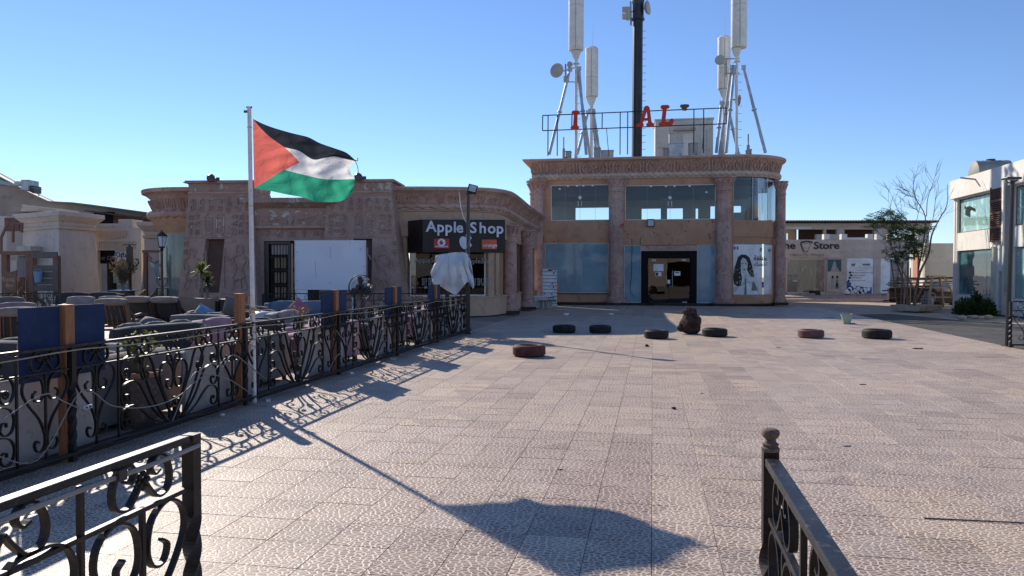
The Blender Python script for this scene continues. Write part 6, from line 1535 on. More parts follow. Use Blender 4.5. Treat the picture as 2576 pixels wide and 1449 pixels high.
def tail(z): return [(.20, z+.02), (.30, z-.03), (.46, z*.55), (.62, z*.22+.04), (.745, .09)]
TAIL = {(s, k): sc_mesh('fan_bar', [sp(mir(tail(z), s))]) for s in (1, -1) for k, z in enumerate((.80, .56, .33))}
loop = [(-.03, .09), (-.15, .32), (-.29, .56), (-.35, .70), (-.41, .785), (-.50, .775), (-.54, .67), (-.50, .575), (-.44, .57), (-.425, .62), (-.455, .645)]
arch = [(-.02, .09), (-.12, .30), (-.22, .50), (-.235, .62), (-.17, .695), (-.075, .68), (-.015, .60), (-.02, .48), (-.07, .42), (-.125, .45), (-.12, .51), (-.085, .515)]
curl2 = [(-.01, .10), (-.015, .16), (-.05, .19), (-.085, .16), (-.075, .12), (-.05, .13)]
curl3 = [(-.005, .62), (-.02, .70), (-.06, .765), (-.10, .76), (-.11, .71), (-.08, .69), (-.065, .715)]
curl4 = [(-.01, .33), (-.02, .26), (-.055, .235), (-.085, .265), (-.075, .30)]
LP = {(n, s): sc_mesh('scroll', [sp(mir(c, s))]) for n, c in (('l', loop), ('a', arch), ('b', curl2), ('c', curl3), ('d', curl4)) for s in (1, -1)}
ss = [(.0, .10), (.035, .045), (.07, .012), (.115, .03), (.125, .09), (.10, .15), (.06, .165), (.035, .13), (.05, .10), (.075, .11)]
SSM = {s: sc_mesh('scroll', [sp(mir(ss, s))]) for s in (1, -1)}
def rosette_mesh():
    mb = MB()
    for k in range(8):
        a = 2*pi*k/8; mb.ball((.026*cos(a), -.004, .026*sin(a)), .013, 4, (1, .8, 1))
    mb.ball((0, -.012, 0), .014, 4); return mb.mesh('rosette', M['iron'], True, 60)
ROS = rosette_mesh()
BARM = MB().box(-.009, .009, -.009, .009, .06, H-.03).mesh('bar', M['iron']); BARS = MB().box(-.009, .009, -.009, .009, .06, .80*zk_).mesh('bar', M['iron'])
def post_mesh(h, w=.055):
    mb = MB(); n = 66; vs = []
    for i in range(n+1):
        z = h*i/n; a = 0 if z < .12 or z > .72 else (z-.12)/.60*2*pi*1.25
        for k in range(4):
            t = a+pi/4+pi/2*k; vs.append((w*.7071*cos(t), w*.7071*sin(t), z))
    mb.add(vs, [(i*4+k, i*4+(k+1) % 4, (i+1)*4+(k+1) % 4, (i+1)*4+k) for i in range(n) for k in range(4)]+[(0, 3, 2, 1), (n*4, n*4+1, n*4+2, n*4+3)])
    return mb.mesh('post', M['iron'])
POST = post_mesh(H+.0); POSTL = post_mesh(H+.0, .052)
def panel(t, x0, L=PL, rz=0, ros=True):
    """one bay between posts, mirrored about its middle"""
    c = x0+L/2
    def put(nm, me, x, z=0, s=1): return inst(nm, me, t, (x, 0, z), sc=(1, 1, s))
    for s, xa in ((1, x0), (-1, x0+L)):
        hx = xa+s*.30
        for m in (HEART, HEARTM, HC, HCM): put('scroll', m, hx, 0, zk_)
        put('bar', BARS, hx); put('bar', BARM, xa+s*.60)
        for k, z in enumerate((.80, .56, .33)):
            put('scroll', CS[s], xa+s*.61, z*zk_); put('fan_bar', TAIL[(s, k)], xa+s*.61+(0), 0, zk_)
            if ros and k == 0: put('rosette', ROS, xa+s*.61+s*.10, (z-.13)*zk_)
        for n in 'labcd': put('scroll', LP[(n, s)], c, 0, zk_)
        for xx in (.30, .90):
            for q_ in (1, -1): o = put('scroll', SSM[q_], xa+s*xx, .852); o.scale = (1.25, 1, 1.02)
        if ros: put('rosette', ROS, xa+s*.30, .945)
    put('scroll', SSM[1], c, .852); put('scroll', SSM[-1], c, .852)
def rails(t, x0, x1, flat=True, mat='ironrail'):
    MB().box(x0, x1, -.024, .024, H-.014, H+.014).build('top_rail', M[mat], t, bevel=.004)
    MB().box(x0, x1, -.013, .013, .83, .848).build('mid_rail', M['iron'], t, bevel=.003)
    MB().box(x0, x1, -.02, .02, .045, .08).build('bottom_rail', M['iron'], t, bevel=.004)
# local x runs along the paving lines, away from the camera
FA = pi/2-GA
fs0 = Vector((-3.37, 9.88, 0))
o5 = fs0-GD*(fs0.y-3.88)/GD.y
fence = thing('terrace_railing', 'long black wrought iron scroll railing along the terrace edge', 'railing', o5, FA)
npan = 6; PLt = (21.16-3.88)/GD.y/npan
for k in range(npan): panel(fence, k*PLt, PLt, ros=k < 3)
for k in range(npan+1): inst('post', POST, fence, (k*PLt, 0, 0))
rails(fence, .036, npan*PLt-.036)
def fpos(s, off=0): # metres along the terrace railing, off = towards the terrace
    return o5+GD*s+Vector((-GD.y, GD.x, 0))*off
# blue boards on timber posts
blab = ['largest nearest blue plywood board on a timber post behind the railing', None, 'second blue board from the flagpole side, in front of the black fan', 'narrower looking blue board between fan and canvas', 'farthest blue board on the railing, beside the canvas cover']
def board(k, lab, wid=1.0, ht=(.76, 1.40)):
    p = fpos(k*PLt+.02, .045); t = thing('blue_board', lab, 'board', p, FA, 'blue boards along the railing')
    MB().box(-.055, .055, -.02, .07, 0, ht[1]+.01).build('timber_post', M['timber'], t, bevel=.004)
    # boards stand behind the timber as the street sees it
    for s, a, b in ((-1, -wid/2, -.06), (1, .06, wid/2)): MB().box(a, b, .035, .05, ht[0], ht[1]).build('blue_panel', M['blueboard'], t, bevel=.002)
    MB().box(.06, .075, -.0, .034, ht[0], ht[1]).build('batten', M['timber'], t)
for k in (1, 3, 4, 5): board(k, {1: 'largest and nearest blue plywood board behind the railing, left of the flagpole', 3: 'blue plywood board in front of the black pedestal fan', 4: 'blue plywood board right of the fan, second from the canvas cover', 5: 'small farthest blue plywood board, touching the canvas cover'}[k])
p = fpos(2*PLt, .05); t = thing('timber_post', 'bare orange timber post just left of the flagpole', 'post', p, FA); MB().box(-.055, .055, -.03, .07, 0, 1.43).build('post', M['timber'], t, bevel=.005); MB().box(-.06, -.056, 0, .04, .5, .6).build('bracket', M['galv'], t)
# partitions and their labels
for k, (a, b, h_) in enumerate(((-.75, .62, .78), (-.85, .70, .80), (-.80, .85, .80), (-.7, .8, .80), (-.8, .8, .80), (-.8, .6, .80))):
    kk = k+1; q = fpos(kk*PLt, .30) if kk <= npan else None
    names = ['nearest low cream partition behind the largest blue board', 'low cream partition behind the flagpole', 'low cream partition under the blue board by the fan', 'low cream partition right of the fan', 'low cream partition under the farthest blue board', 'farthest low cream partition by the floodlight pole']
    t = thing('partition', names[k], 'partition', q, FA, 'low cream partitions along the railing')
    MB().prism([(a, .03), (b, .03), (b-.06, h_-.02), (b-.14, h_), (a+.10, h_), (a+.03, h_-.05)], -.03, .03).build('panel', M['screen'], t, bevel=.01)
    for x in (a+.15, b-.2): MB().box(x-.02, x+.02, .031, .07, 0, h_-.1).build('foot', M['brownwood'], t)
# ---- near left railing and near right railing
n1 = Gz(481, 1090, H+.014)
L1o = n1-GD*PL; L1o.z = 0
nl_ = thing('near_left_railing', 'near black wrought iron railing at lower left, ending in a twisted post', 'railing', L1o, FA)
nl_.name = 'near_railing'
panel(nl_, 0); inst('post', POSTL, nl_, (PL, 0, .012)); inst('post', POSTL, nl_, (0, 0, 0)); rails(nl_, .04, PL-.044)
MB().tube([(x, -.034+.004*sin(9*x), H-.03-.006*abs(sin(3.1*x))) for x in [PL*k/40 for k in range(0, 41)]], .009, 6).build('cable', M['cable'], nl_, smooth=True)
for x in (.9, 1.7, 2.4): MB().box(x-.02, x+.02, -.050, -.025, H-.05, H-.012).build('tape', M['black'], nl_)
n2 = Gz(1938, 1146, H+.014); R1o = n2-GD*PL; R1o.z = 0
nr_ = thing('near_railing', 'near black wrought iron railing at lower right with a turned wooden post knob', 'railing', R1o, FA)
panel(nr_, 0); inst('post', POSTL, nr_, (PL, 0, .03)); inst('post', POSTL, nr_, (0, 0, 0)); rails(nr_, .04, PL-.044)
MB().lathe([(.030, H+.03), (.031, H+.042), (.024, H+.046), (.029, H+.056), (.020, H+.062), (.017, H+.072), (.026, H+.080), (.031, H+.092), (.029, H+.104), (.016, H+.110), (.003, H+.111)], (PL, 0, .0), 24, fl=lambda t, z: 1+.03*sin(10*t+60*z)).build('post_knob', M['pot'], nr_, smooth=True, ang=60).scale = (1, 1, 1)
# ---- far right railing, running right from the lamp post
fr0 = Gz(2541, 874)
rf = thing('far_right_railing', 'black scroll railing running right from the leaning lamp post', 'railing', fr0, -GA*.0+R(-8)); rf.name = 'far_railing'
panel(rf, 0, 2.86, ros=False); inst('post', POST, rf, (0, 0, 0)); inst('post', POST, rf, (2.86, 0, 0)); rails(rf, .04, 2.82, mat='iron')
# ---- cables, sockets
cb_ = MB(); rc_ = random.Random(2)
for j in range(3):
    pts = [fpos(s, -.04-.03*j+rc_.uniform(-.03, .03))+Vector((0, 0, .065+.012*j+rc_.uniform(0, .03))) for s in [k*.35 for k in range(0, 50)]]
    cb_.tube(spline(pts, 2), .010, 5)
tag(cb_.build('cable_bundle', M['plinth'], None, smooth=True), 'tangled dark cables running along the foot of the terrace railing', 'cable')
pts = [fpos(s, -.05)+Vector((0, 0, H+.0-.03-.035*abs(sin(pi*s/2.9)))) for s in [k*.3 for k in range(0, 58)]]
tag(MB().tube(pts, .006, 5).build('rail_cable', M['rope'], None, smooth=True), 'thin pale cable sagging along the top rail of the terrace railing', 'cable')
def fpath(pts, off=-.035): return spline([fpos(s, off)+Vector((0, 0, z)) for s, z in pts], 6)
hang = [([(2.0, .30), (2.5, .12), (3.0, .62), (3.4, .42), (3.9, .32), (4.4, .34), (4.9, .5), (5.4, .4), (6.0, .10)], 'looping pale cable hung on the railing right of the nearest blue board'),
        ([(1.2, .05), (2.0, .45), (2.55, .66), (2.8, .56), (3.1, .4)], 'pale cable slanting up the railing below the nearest blue board'),
        ([(4.3, .08), (4.7, .55), (5.0, .50), (5.35, .66)], 'cable looping over the fan of the railing left of the flagpole'),
        ([(5.2, .48), (5.5, .68), (5.9, .50), (6.3, .28)], 'cord tied across the railing behind the flagpole'),
        ([(8.3, .12), (8.7, .35), (9.0, .20)], 'short cable rising from the ground right of the flagpole'),
        ([(8.6, .76), (9.0, .5), (9.5, .18), (9.7, .08)], 'pale cable falling across the railing under the second blue board')]
for pts, l_ in hang: tag(MB().tube(fpath(pts), .006, 5).build('hanging_cable', M['cable'], None, smooth=True), l_, 'cable')
skp = [(3.02, .22, 'nearest'), (6.15, .06, 'flagpole foot'), (8.9, .05, 'middle'), (11.0, .05, 'farther'), (13.2, .05, 'farthest')]
for k, (s, z, w_) in enumerate(skp):
    q = fpos(s, -.16 if k else -.06); t = thing('socket_strip', {0: 'small white socket dangling on the railing post of the nearest blue board', 1: 'small white socket on the ground by the flagpole foot', 2: 'white socket on the ground under the second blue board', 3: 'white socket on the ground below the third blue board', 4: 'white socket on the ground near the far end of the railing'}[k], 'socket', (q.x, q.y, 0 if k else .46), FA+.5*k, 'white sockets along the railing')
    MB().box(-.05, .05, -.03, .03, 0, .035).build('housing', M['socket'], t, bevel=.004)
    for x in (-.022, .022): MB().box(x-.012, x+.012, -.034, -.031, .008, .026).build('outlet', M['black'], t)
# ================================================================ flagpole and flag
fb = Gz(640, 1012); ftp = PY(627, 268, fb.y)
fpl = thing('flagpole', 'chipped white steel flagpole with rope wound round it, in front of the railing', 'flagpole', fb); T_ = ftp-fb
MB().tube([(0, 0, 0), T_*.36, T_*.64], [.029, .028, .028], 14).build('lower_pole', M['polewhite'], fpl, smooth=True, ang=50)
MB().tube([T_*.6405, T_], [.027, .026], 14).build('upper_pole', M['polewhite'], fpl, smooth=True, ang=50)
MB().box(-.035, .035, -.012, .012, T_.z-.02, T_.z).build('cap', M['rust'], fpl, (T_.x, 0, 0)); MB().box(-.07, -.02, -.01, .01, T_.z-.08, T_.z-.05).build('cleat', M['rust'], fpl, (T_.x, 0, 0))
rp_ = []
for k in range(90):
    a = k*.42; z = 1.28-.0062*k*(1 if k > 40 else .6); rp_.append((T_.x*z/T_.z+.034*cos(a), .034*sin(a), z))
MB().tube(rp_, .006, 5).build('wound_rope', M['rope'], fpl, smooth=True)
MB().tube(spline([(-.03, -.03, 1.40), (-.06, -.03, 1.34), (-.035, -.03, 1.25), (.0, -.04, 1.22), (.06, -.03, 1.20), (.10, -.03, 1.19)]), .007, 5).tube(spline([(-.03, -.03, 1.25), (-.05, -.02, 1.17), (-.03, -.03, 1.10)]), .007, 5).build('rope_end', M['rope'], fpl, smooth=True)
MB().tube(spline([(.03, -.02, .98), (.05, -.03, .84), (.07, -.03, .78)]), .006, 5).build('rope_end', M['rope'], fpl)
for z, r_ in ((1.23, .04), (1.21, .042)): MB().tube([(.037*cos(2*pi*k/12), .037*sin(2*pi*k/12), z) for k in range(13)], .008, 5).build('knot', M['rope'], fpl)
def curve_at(pts, n):
    P = [Vector((a, b, 0)) for a, b in pts]; P = spline(P, 8); L = [0]
    for i in range(1, len(P)): L.append(L[-1]+(P[i]-P[i-1]).length)
    out = []
    for k in range(n+1):
        s = L[-1]*k/n; i = max(j for j in range(len(L)) if L[j] <= s+1e-9); i = min(i, len(P)-2)
        f = (s-L[i])/(L[i+1]-L[i]+1e-9); out.append(P[i].lerp(P[i+1], f))
    return out
NU, NVv = 80, 36
top = curve_at([(266, 245), (380, 300), (500, 345), (690, 400), (870, 445), (1000, 510), (1140, 560), (1290, 615), (1392, 700)], NU)
bw = curve_at([(270, 498), (420, 535), (560, 550), (660, 568), (780, 600), (925, 690), (1050, 675), (1160, 656), (1300, 690), (1388, 706)], NU)
wg = curve_at([(275, 750), (420, 770), (540, 785), (640, 812), (830, 860), (1040, 905), (1200, 910), (1382, 906)], NU)
bot = curve_at([(280, 1008), (450, 1035), (640, 1075), (830, 1110), (960, 1152), (1170, 1157), (1270, 1130), (1368, 1040)], NU)
vs = []; uv = []
fl_o = fb.copy(); Lx = Vector((0, 0, 0))
Y0 = fb.y-.03
for i in range(NU+1):
    a = i/NU
    for j in range(NVv+1):
        b = j/NVv*3
        if b <= 1: q = top[i].lerp(bw[i], b)
        elif b <= 2: q = bw[i].lerp(wg[i], b-1)
        else: q = wg[i].lerp(bot[i], b-2)
        x, y = q.x, q.y
        if b > 1 and b < 2 and a > .9: x -= 60*(a-.9)*10*sin(pi*(b-1))*.9   # frayed bite in the white stripe
        x += (sin(b*37+i)*3 if a > .99 else 0)
        dep = -.34*a + a*(.10*sin(9*a-2.2*b/3*1.4+.6)+.065*sin(17*a+5*b/3)+.034*sin(29*a-8*b/3)) + .05*a*sin(2.2*b)+.012*sin(23*a+11*b)*min(1, 3*a)
        p = PY(*zG(x, y), Y0+dep*1.0); vs.append(p-fl_o); uv.append((a, b/3))
fs = [(i*(NVv+1)+j, i*(NVv+1)+j+1, (i+1)*(NVv+1)+j+1, (i+1)*(NVv+1)+j) for i in range(NU) for j in range(NVv)]
me = bpy.data.meshes.new('flag'); me.from_pydata([tuple(v) for v in vs], [], fs)
ul = me.uv_layers.new(name='cloth')
for p in me.polygons:
    p.use_smooth = True
    for li in p.loop_indices: ul.data[li].uv = uv[me.loops[li].vertex_index]
mf, ns, ls, b_ = nodes('flag_cloth')
uvn = ns.new('ShaderNodeUVMap'); uvn.uv_map = 'cloth'; sp_ = ns.new('ShaderNodeSeparateXYZ'); ls.new(uvn.outputs[0], sp_.inputs[0])
def mth(op, a, b=None):
    n = ns.new('ShaderNodeMath'); n.operation = op
    for i, v in enumerate((a, b)):
        if v is None: continue
        if hasattr(v, 'links'): ls.new(v, n.inputs[i])
        else: n.inputs[i].default_value = v
    return n.outputs[0]
isb = mth('LESS_THAN', sp_.outputs[1], 1/3); isg = mth('GREATER_THAN', sp_.outputs[1], 2/3)
dia = mth('ABSOLUTE', mth('SUBTRACT', sp_.outputs[1], .5)); red = mth('LESS_THAN', mth('ADD', mth('MULTIPLY', sp_.outputs[0], 1/.455), mth('MULTIPLY', dia, 2.0)), 1.0)
col = mixc(ns, ls, isb, (.80, .80, .80), (.035, .040, .050)); col = mixc(ns, ls, isg, col, (.045, .37, .23)); col = mixc(ns, ls, red, col, (.80, .19, .15))
df = ns.new('ShaderNodeBsdfDiffuse'); ls.new(col, df.inputs[0]); tlc = ns.new('ShaderNodeBsdfTranslucent'); ls.new(col, tlc.inputs[0])
bmp = ns.new('ShaderNodeBump'); bmp.inputs['Strength'].default_value = .8; bmp.inputs['Distance'].default_value = .05
geo = ns.new('ShaderNodeNewGeometry'); ls.new(noise(ns, ls, geo.outputs['Position'], 3.2, 4, .55, 1.5), bmp.inputs['Height']); ls.new(bmp.outputs[0], df.inputs['Normal']); ls.new(bmp.outputs[0], tlc.inputs['Normal'])
mx = ns.new('ShaderNodeMixShader'); mx.inputs[0].default_value = .48; ls.new(df.outputs[0], mx.inputs[1]); ls.new(tlc.outputs[0], mx.inputs[2]); ls.new(mx.outputs[0], ns['Material Output'].inputs[0])
me.materials.append(mf)
flag = bpy.data.objects.new('flag', me); COL.objects.link(flag); flag.location = fl_o
tag(flag, 'black, white and green flag with red triangle flying from the white pole', 'flag')
fk = vs[(NU)*(NVv+1)+2]; MB().tube(spline([fk, fk+Vector((.03, 0, -.08)), fk+Vector((.035, 0, -.16)), vs[NU*(NVv+1)+26]]), .004, 4).build('loose_thread', M['black'], flag)
MB().tube([fk+Vector((-.02, 0, 0)), fk+Vector((.03, 0, -.005)), fk+Vector((.035, 0, .03))], .006, 4).build('torn_corner', M['black'], flag)
for z_ in (.93, .665):
    MB().tube([(T_.x*z_+.030*cos(2*pi*k/10), -.0+.030*sin(2*pi*k/10), T_.z*z_) for k in range(11)], .005, 4).build('flag_tie', M['rope'], fpl)
# ================================================================ floodlight pole with a canvas bundle
lb = Gz(1177, 840); ltp = PY(1178, 478, lb.y)
o, T_ = lamppost('black floodlight pole at the far end of the terrace railing', lb, ltp)
MB().box(-.06, .06, -.05, .05, 0, 1.3).build('lower_post', M['black'], o)
h_ = MB().box(-.14, .12, -.04, .04, -.10, .14).build('floodlight_housing', M['black'], o, (T_.x+.12, T_.y-.05, T_.z), (R(-18), R(14), 0), bevel=.008)
MB().box(-.10, .09, -.045, -.041, -.07, .11).build('lens', M['lens'], o, (T_.x+.12, T_.y-.05, T_.z), (R(-18), R(14), 0))
MB().box(-.06, .10, -.02, .02, -.12, -.08).build('bracket', M['black'], o, (T_.x, T_.y, T_.z))
MB().tube([(T_.x*z/T_.z+.065*cos(7*z), .065*sin(7*z), z) for z in [1.5+.03*k for k in range(60)]], .008, 4).build('wound_cable', M['cable'], o)
MB().tube(spline([(T_.x-.25, 0, T_.z-.05), (T_.x-.2, 0, T_.z-.5), (T_.x-.08, 0, T_.z-.85), (T_.x, 0, T_.z-.80)]), .010, 5).build('loose_cable', M['paper'], o)
# canvas cover draped over a tv-like box
cv = thing('canvas_cover', 'dirty white canvas draped over a boxy bundle on the floodlight pole', 'cover', (lb.x, lb.y, 0))
cY = lb.y-.1
def cp(x, y, dy=0): u, v = zC(x, y); p = PY(u, v, cY+dy); return p-Vector(cv.location)
oT = [cp(*q) for q in ((535, 735), (600, 722), (690, 710), (760, 706), (810, 716), (838, 740))]
outer = [(535, 735), (500, 830), (470, 895), (458, 930), (486, 940), (500, 1010), (530, 1025), (580, 1035), (640, 1080), (712, 1110), (755, 1085), (762, 1040), (800, 1015), (830, 985), (845, 1010), (868, 1052), (888, 1050), (885, 1010), (872, 930), (862, 830), (838, 740)]
# cloth grid: radial rows from the top ridge to the hem
hem = curve_at([(520, 740), (500, 830), (470, 895), (480, 935), (498, 1015), (560, 1030), (640, 1080), (712, 1110), (760, 1060), (800, 1012), (832, 985), (850, 1020), (872, 1054), (888, 1040), (880, 960), (866, 850), (842, 745)], 48)
rid = curve_at([(540, 735), (600, 722), (690, 710), (760, 706), (812, 718), (838, 738)], 48)
mb = MB(); R_ = 12; vv = []
for j in range(R_+1):
    f = j/R_
    for i in range(49):
        q = rid[i].lerp(hem[i], f); dep = -.30*sin(pi*min(1, i/48))*min(1, f*3) - .09*f*sin(i*.9+1.5*f) - .04*sin(i*.35+4*f)+.035*sin(i*1.9-5*f)*f+.03*sin(9*f+i*.25)
        p = cp(q.x, q.y, dep); vv.append(p)
mb.add(vv, [(j*49+i, (j+1)*49+i, (j+1)*49+i+1, j*49+i+1) for j in range(R_) for i in range(48)])
# back side and top
b2 = []
for j in range(5):
    f = j/4
    for i in range(49): q = rid[i]; p = cp(q.x, q.y+ (260*max(0, f-.4)/.6), .45*min(1, f/.4)); b2.append(p)
mb.add(b2, [(j*49+i, j*49+i+1, (j+1)*49+i+1, (j+1)*49+i) for j in range(4) for i in range(48)])
mb.build('canvas', M['canvas'], cv, smooth=True, ang=70)
a = cp(560, 760, .3); b = cp(840, 980, .3); MB().box(a.x, b.x, .05, .32, b.z, a.z).build('covered_box', M['black'], cv)
MB().tube([cp(640, 745, -.3), cp(642, 870, -.34), cp(650, 940, -.36)], .006, 4).tube(spline([cp(750, 960, -.33), cp(780, 850, -.3), cp(800, 760, -.2)]), .006, 4).build('cord', M['grey'], cv)
MB().beam(cp(640, 1035, .1), cp(640, 1150, .1), .05, .05).beam(cp(760, 1040, .1), cp(760, 1170, .1), .05, .05).build('stand_leg', M['black'], cv)

# ================================================================ terrace furniture
def sofa(p, rz, w, mat, lab, h=.80, d=.85, n=2, back=True, cushm=None, arms=True, seed=0, r=.08):
    """local: back along +y, seat opens to -y"""
    t = thing('sofa', lab, 'sofa', p, rz); cushm = cushm or mat
    MB().rbox(-w/2, w/2, -d/2, d/2, .05, .40, r=.05, n=4, seed=seed).build('base', M[mat], t, smooth=True)
    MB().rbox(-w/2, w/2, d/2-.24, d/2, .06, h, r=r, n=6, puff=.01, seed=seed+1).build('backrest', M[mat], t, smooth=True)
    if arms:
        for s in (-1, 1): a = s*(w/2-.10); MB().rbox(a-.10, a+.10, -d/2-.01, d/2-.10, .06, .60, r=.07, n=5, puff=.01, seed=seed+2+s).build('armrest', M[mat], t, smooth=True)
    ww = (w-.44)/n
    for k in range(n): MB().rbox(-w/2+.22+ww*k+.005, -w/2+.22+ww*(k+1)-.005, -d/2+.02, d/2-.22, .38, .52, r=.05, n=5, puff=.02, seed=seed+7+k).build('seat_cushion', M[cushm], t, smooth=True)
    for k in range(n): MB().rbox(-w/2+.23+ww*k+.01, -w/2+.22+ww*(k+1)-.015, d/2-.36, d/2-.20, .50, h+.03, r=.06, n=5, puff=.02, seed=seed+17+k).build('back_cushion', M[cushm], t, smooth=True)
    for sx_ in (-1, 1):
        for sy_ in (-1, 1): MB().box(sx_*(w/2-.08)-.025, sx_*(w/2-.08)+.025, sy_*(d/2-.08)-.025, sy_*(d/2-.08)+.025, 0, .06).build('leg', M['darkwood'], t)
    return t
SA = FA-pi/2   # = -GA
# backs to the railing: local +y must point to the street (local -y of the railing) -> rz = FA + pi
cols = [('fgrey', 'grey sofa behind the first railing bay at the left photo edge'), ('fshade', 'beige grey sofa behind the potted plant, back to the railing'), ('fgrey', 'dark sofa just right of the flagpole, back to the railing'), ('fpink', 'dusty pink sofa between the first and second blue boards right of the pole'), ('fgrey', 'grey sofa behind the railing between third and fourth blue boards'), ('fpink', 'pink sofa at the far end behind the railing')]
for k, (m, lab) in enumerate(cols):
    q = fpos((k+.5)*PLt+(.15 if k == 1 else 0), .98); sofa(q, FA+pi, 1.75, m, lab, h=.78 if k != 1 else .80, seed=40*k, r=.10 if k == 1 else .08)
# facing row, further in
row2 = [(0.9, 'fmauve', 'mauve sofa facing the street at the left photo edge', 2.55), (3.9, 'fpink', 'pink chair sofa behind the beige sofa', 2.6), (6.4, 'fpink', 'dusty pink sofa seen above the railing just right of the flagpole', 2.7), (9.8, 'fpink', 'pale pink sofa behind the pink pot plant', 2.5), (12.6, 'fbeige', 'beige sofa in the second row near the far end', 2.5)]
for k, (s, m, lab, off) in enumerate(row2): sofa(fpos(s, off+.2), FA, 1.3, m, lab, h=.82, n=1, seed=300+40*k)
# tables between the rows
def table(p, rz, w, d, lab, mat='fbluep', h=.50, leg='darkwood'):
    t = thing('low_table', lab, 'table', p, rz)
    MB().box(-w/2, w/2, -d/2, d/2, h-.04, h).build('table_top', M[mat], t, bevel=.01)
    for a in (-1, 1):
        for b in (-1, 1): MB().box(a*(w/2-.06)-.03, a*(w/2-.06)+.03, b*(d/2-.06)-.03, b*(d/2-.06)+.03, 0, h-.041).build('leg', M[leg], t)
    MB().box(-w/2+.06, w/2-.06, -d/2+.05, d/2-.05, .15, .18).build('shelf', M[leg], t)
    return t
table(fpos(4.3, 1.75), FA, .9, .55, 'low blue topped table between the beige sofa and the pink chair'); table(fpos(7.2, 1.8), FA, .9, .55, 'low blue topped table right of the flagpole'); table(fpos(10.3, 1.75), FA, .9, .55, 'low table in front of the pale pink sofa', 'paper2')
# dark long sofa seen from behind and its neighbours
a = Gz(307, 824, .82); b = Gz(514, 809, .82); c = (a+b)/2; an = math.atan2((b-a).y, (b-a).x)
n_ = Vector((-(b-a).normalized().y, (b-a).normalized().x, 0))
sofa((c+n_*.42)*1.0-Vector((0, 0, c.z)), an+pi, 1.9, 'fdark', 'long charcoal sofa seen from behind, left of the bare timber post', h=.82, d=.95, n=3, seed=5, cushm='fgrey')
def sofa_at(u, v, z, rz, w, m, lab, off=.3, **k):
    q = Gz(u, v, z); q.z = 0; q = q+Vector((0, off, 0)); return sofa(q, rz, w, m, lab, **k), q
sofa_at(500, 797, .66, R(170), 1.5, 'fgrey', 'grey armchair sofa with a leaning blue pillow', .5, h=.70, seed=71)
sofa_at(625, 786, .72, R(175), 1.7, 'fdark', 'charcoal sofa behind the bare timber post', .4, h=.74, seed=72)
sofa_at(596, 775, .80, R(12), 1.1, 'fgrey', 'small grey chair behind the bare timber post with a grey pillow', .6, h=.80, n=1, seed=73)
sofa_at(745, 762, .86, R(4), 2.0, 'fblue', 'slate blue sofa facing the camera with a pink diamond pillow', .2, h=.86, seed=74)
sofa_at(610, 806, .70, R(178), 1.6, 'fdark', 'charcoal sofa in the middle of the terrace behind the railing', .4, h=.70, seed=75)
sofa_at(205, 739, .98, R(6), 2.3, 'fdark', 'big rounded dark sofa at the back of the terrace', .3, h=.98, seed=76, r=.12)
sofa_at(60, 870, .62, R(165), 1.8, 'fdark', 'dark sofa left of the largest blue board', .5, h=.66, seed=77)
sofa_at(268, 866, .72, R(175), .85, 'fbeige', 'small beige chair right of the largest blue board', .2, h=.74, n=1, seed=78)
sofa_at(770, 822, .66, R(-60), 1.4, 'fpink', 'pink sofa turned towards the railing left of the second blue board', .3, h=.76, seed=79)
table(Gz(560, 812, .55)*1-Vector((0, 0, .55)), R(5), 1.3, .7, 'blue clothed table between the charcoal sofas', 'fbluep', .55); table(Gz(645, 800, .58)-Vector((0, 0, .58)), 0, 1.0, .6, 'low table behind the flagpole with crumpled plastic', 'paper2', .58)
table(Gz(700, 792, .6)-Vector((0, 0, .6)), 0, 1.0, .55, 'dark table in front of the slate blue sofa', 'darkwood', .6)
def pillow(u, v, z, s, m, lab, rx=.3, ry=.0, rz=0, sq=1.0):
    q = Gz(u, v, z); t = thing('pillow', lab, 'pillow', q, rz)
    T = Matrix.Rotation(rx, 4, 'X') @ Matrix.Rotation(ry, 4, 'Y')
    n = 9; vs = []
    for sd in (-1, 1):
        for i in range(n):
            for j in range(n):
                a = -1+2*i/(n-1); b = -1+2*j/(n-1); k = (1-a*a)**.6*(1-b*b)**.6 if abs(a) < 1 and abs(b) < 1 else 0
                vs.append(T @ Vector((a*s*(1-.08*(1-b*b)), sd*.10*k, b*s*sq*(1-.08*(1-a*a)))))
    fs = []
    for sd in (0, 1):
        for i in range(n-1):
            for j in range(n-1):
                b0 = sd*n*n; f = (b0+i*n+j, b0+(i+1)*n+j, b0+(i+1)*n+j+1, b0+i*n+j+1); fs.append(f if sd == 0 else f[::-1])
    MB().add(vs, fs).build('cover', M[m], t, smooth=True, ang=80)
    ed = [T @ Vector(p) for p in ((-s, 0, -s*sq), (s, 0, -s*sq), (s, 0, s*sq), (-s, 0, s*sq), (-s, 0, -s*sq))]
    return t
pillow(749, 779, .72, .25, 'fpillow', 'pink square pillow standing on its corner on the slate blue sofa', -.35, R(45), R(5))
pillow(508, 790, .70, .22, 'fbluep', 'blue pillow leaning on the grey armchair sofa', -.5, R(28)); pillow(584, 771, .95, .20, 'fgrey', 'grey pillow standing on the small grey chair', -.2, R(12)); pillow(530, 852, .78, .22, 'fpink', 'pale pink pillow propped behind the railing left of the timber post', -.3, R(20))
pillow(655, 795, .72, .22, 'paper2', 'crumpled pale pillow on the low table behind the flagpole', -1.2, R(10)); pillow(372, 815, .80, .17, 'fgrey', 'grey pillow on the long charcoal sofa', -.9, R(15))
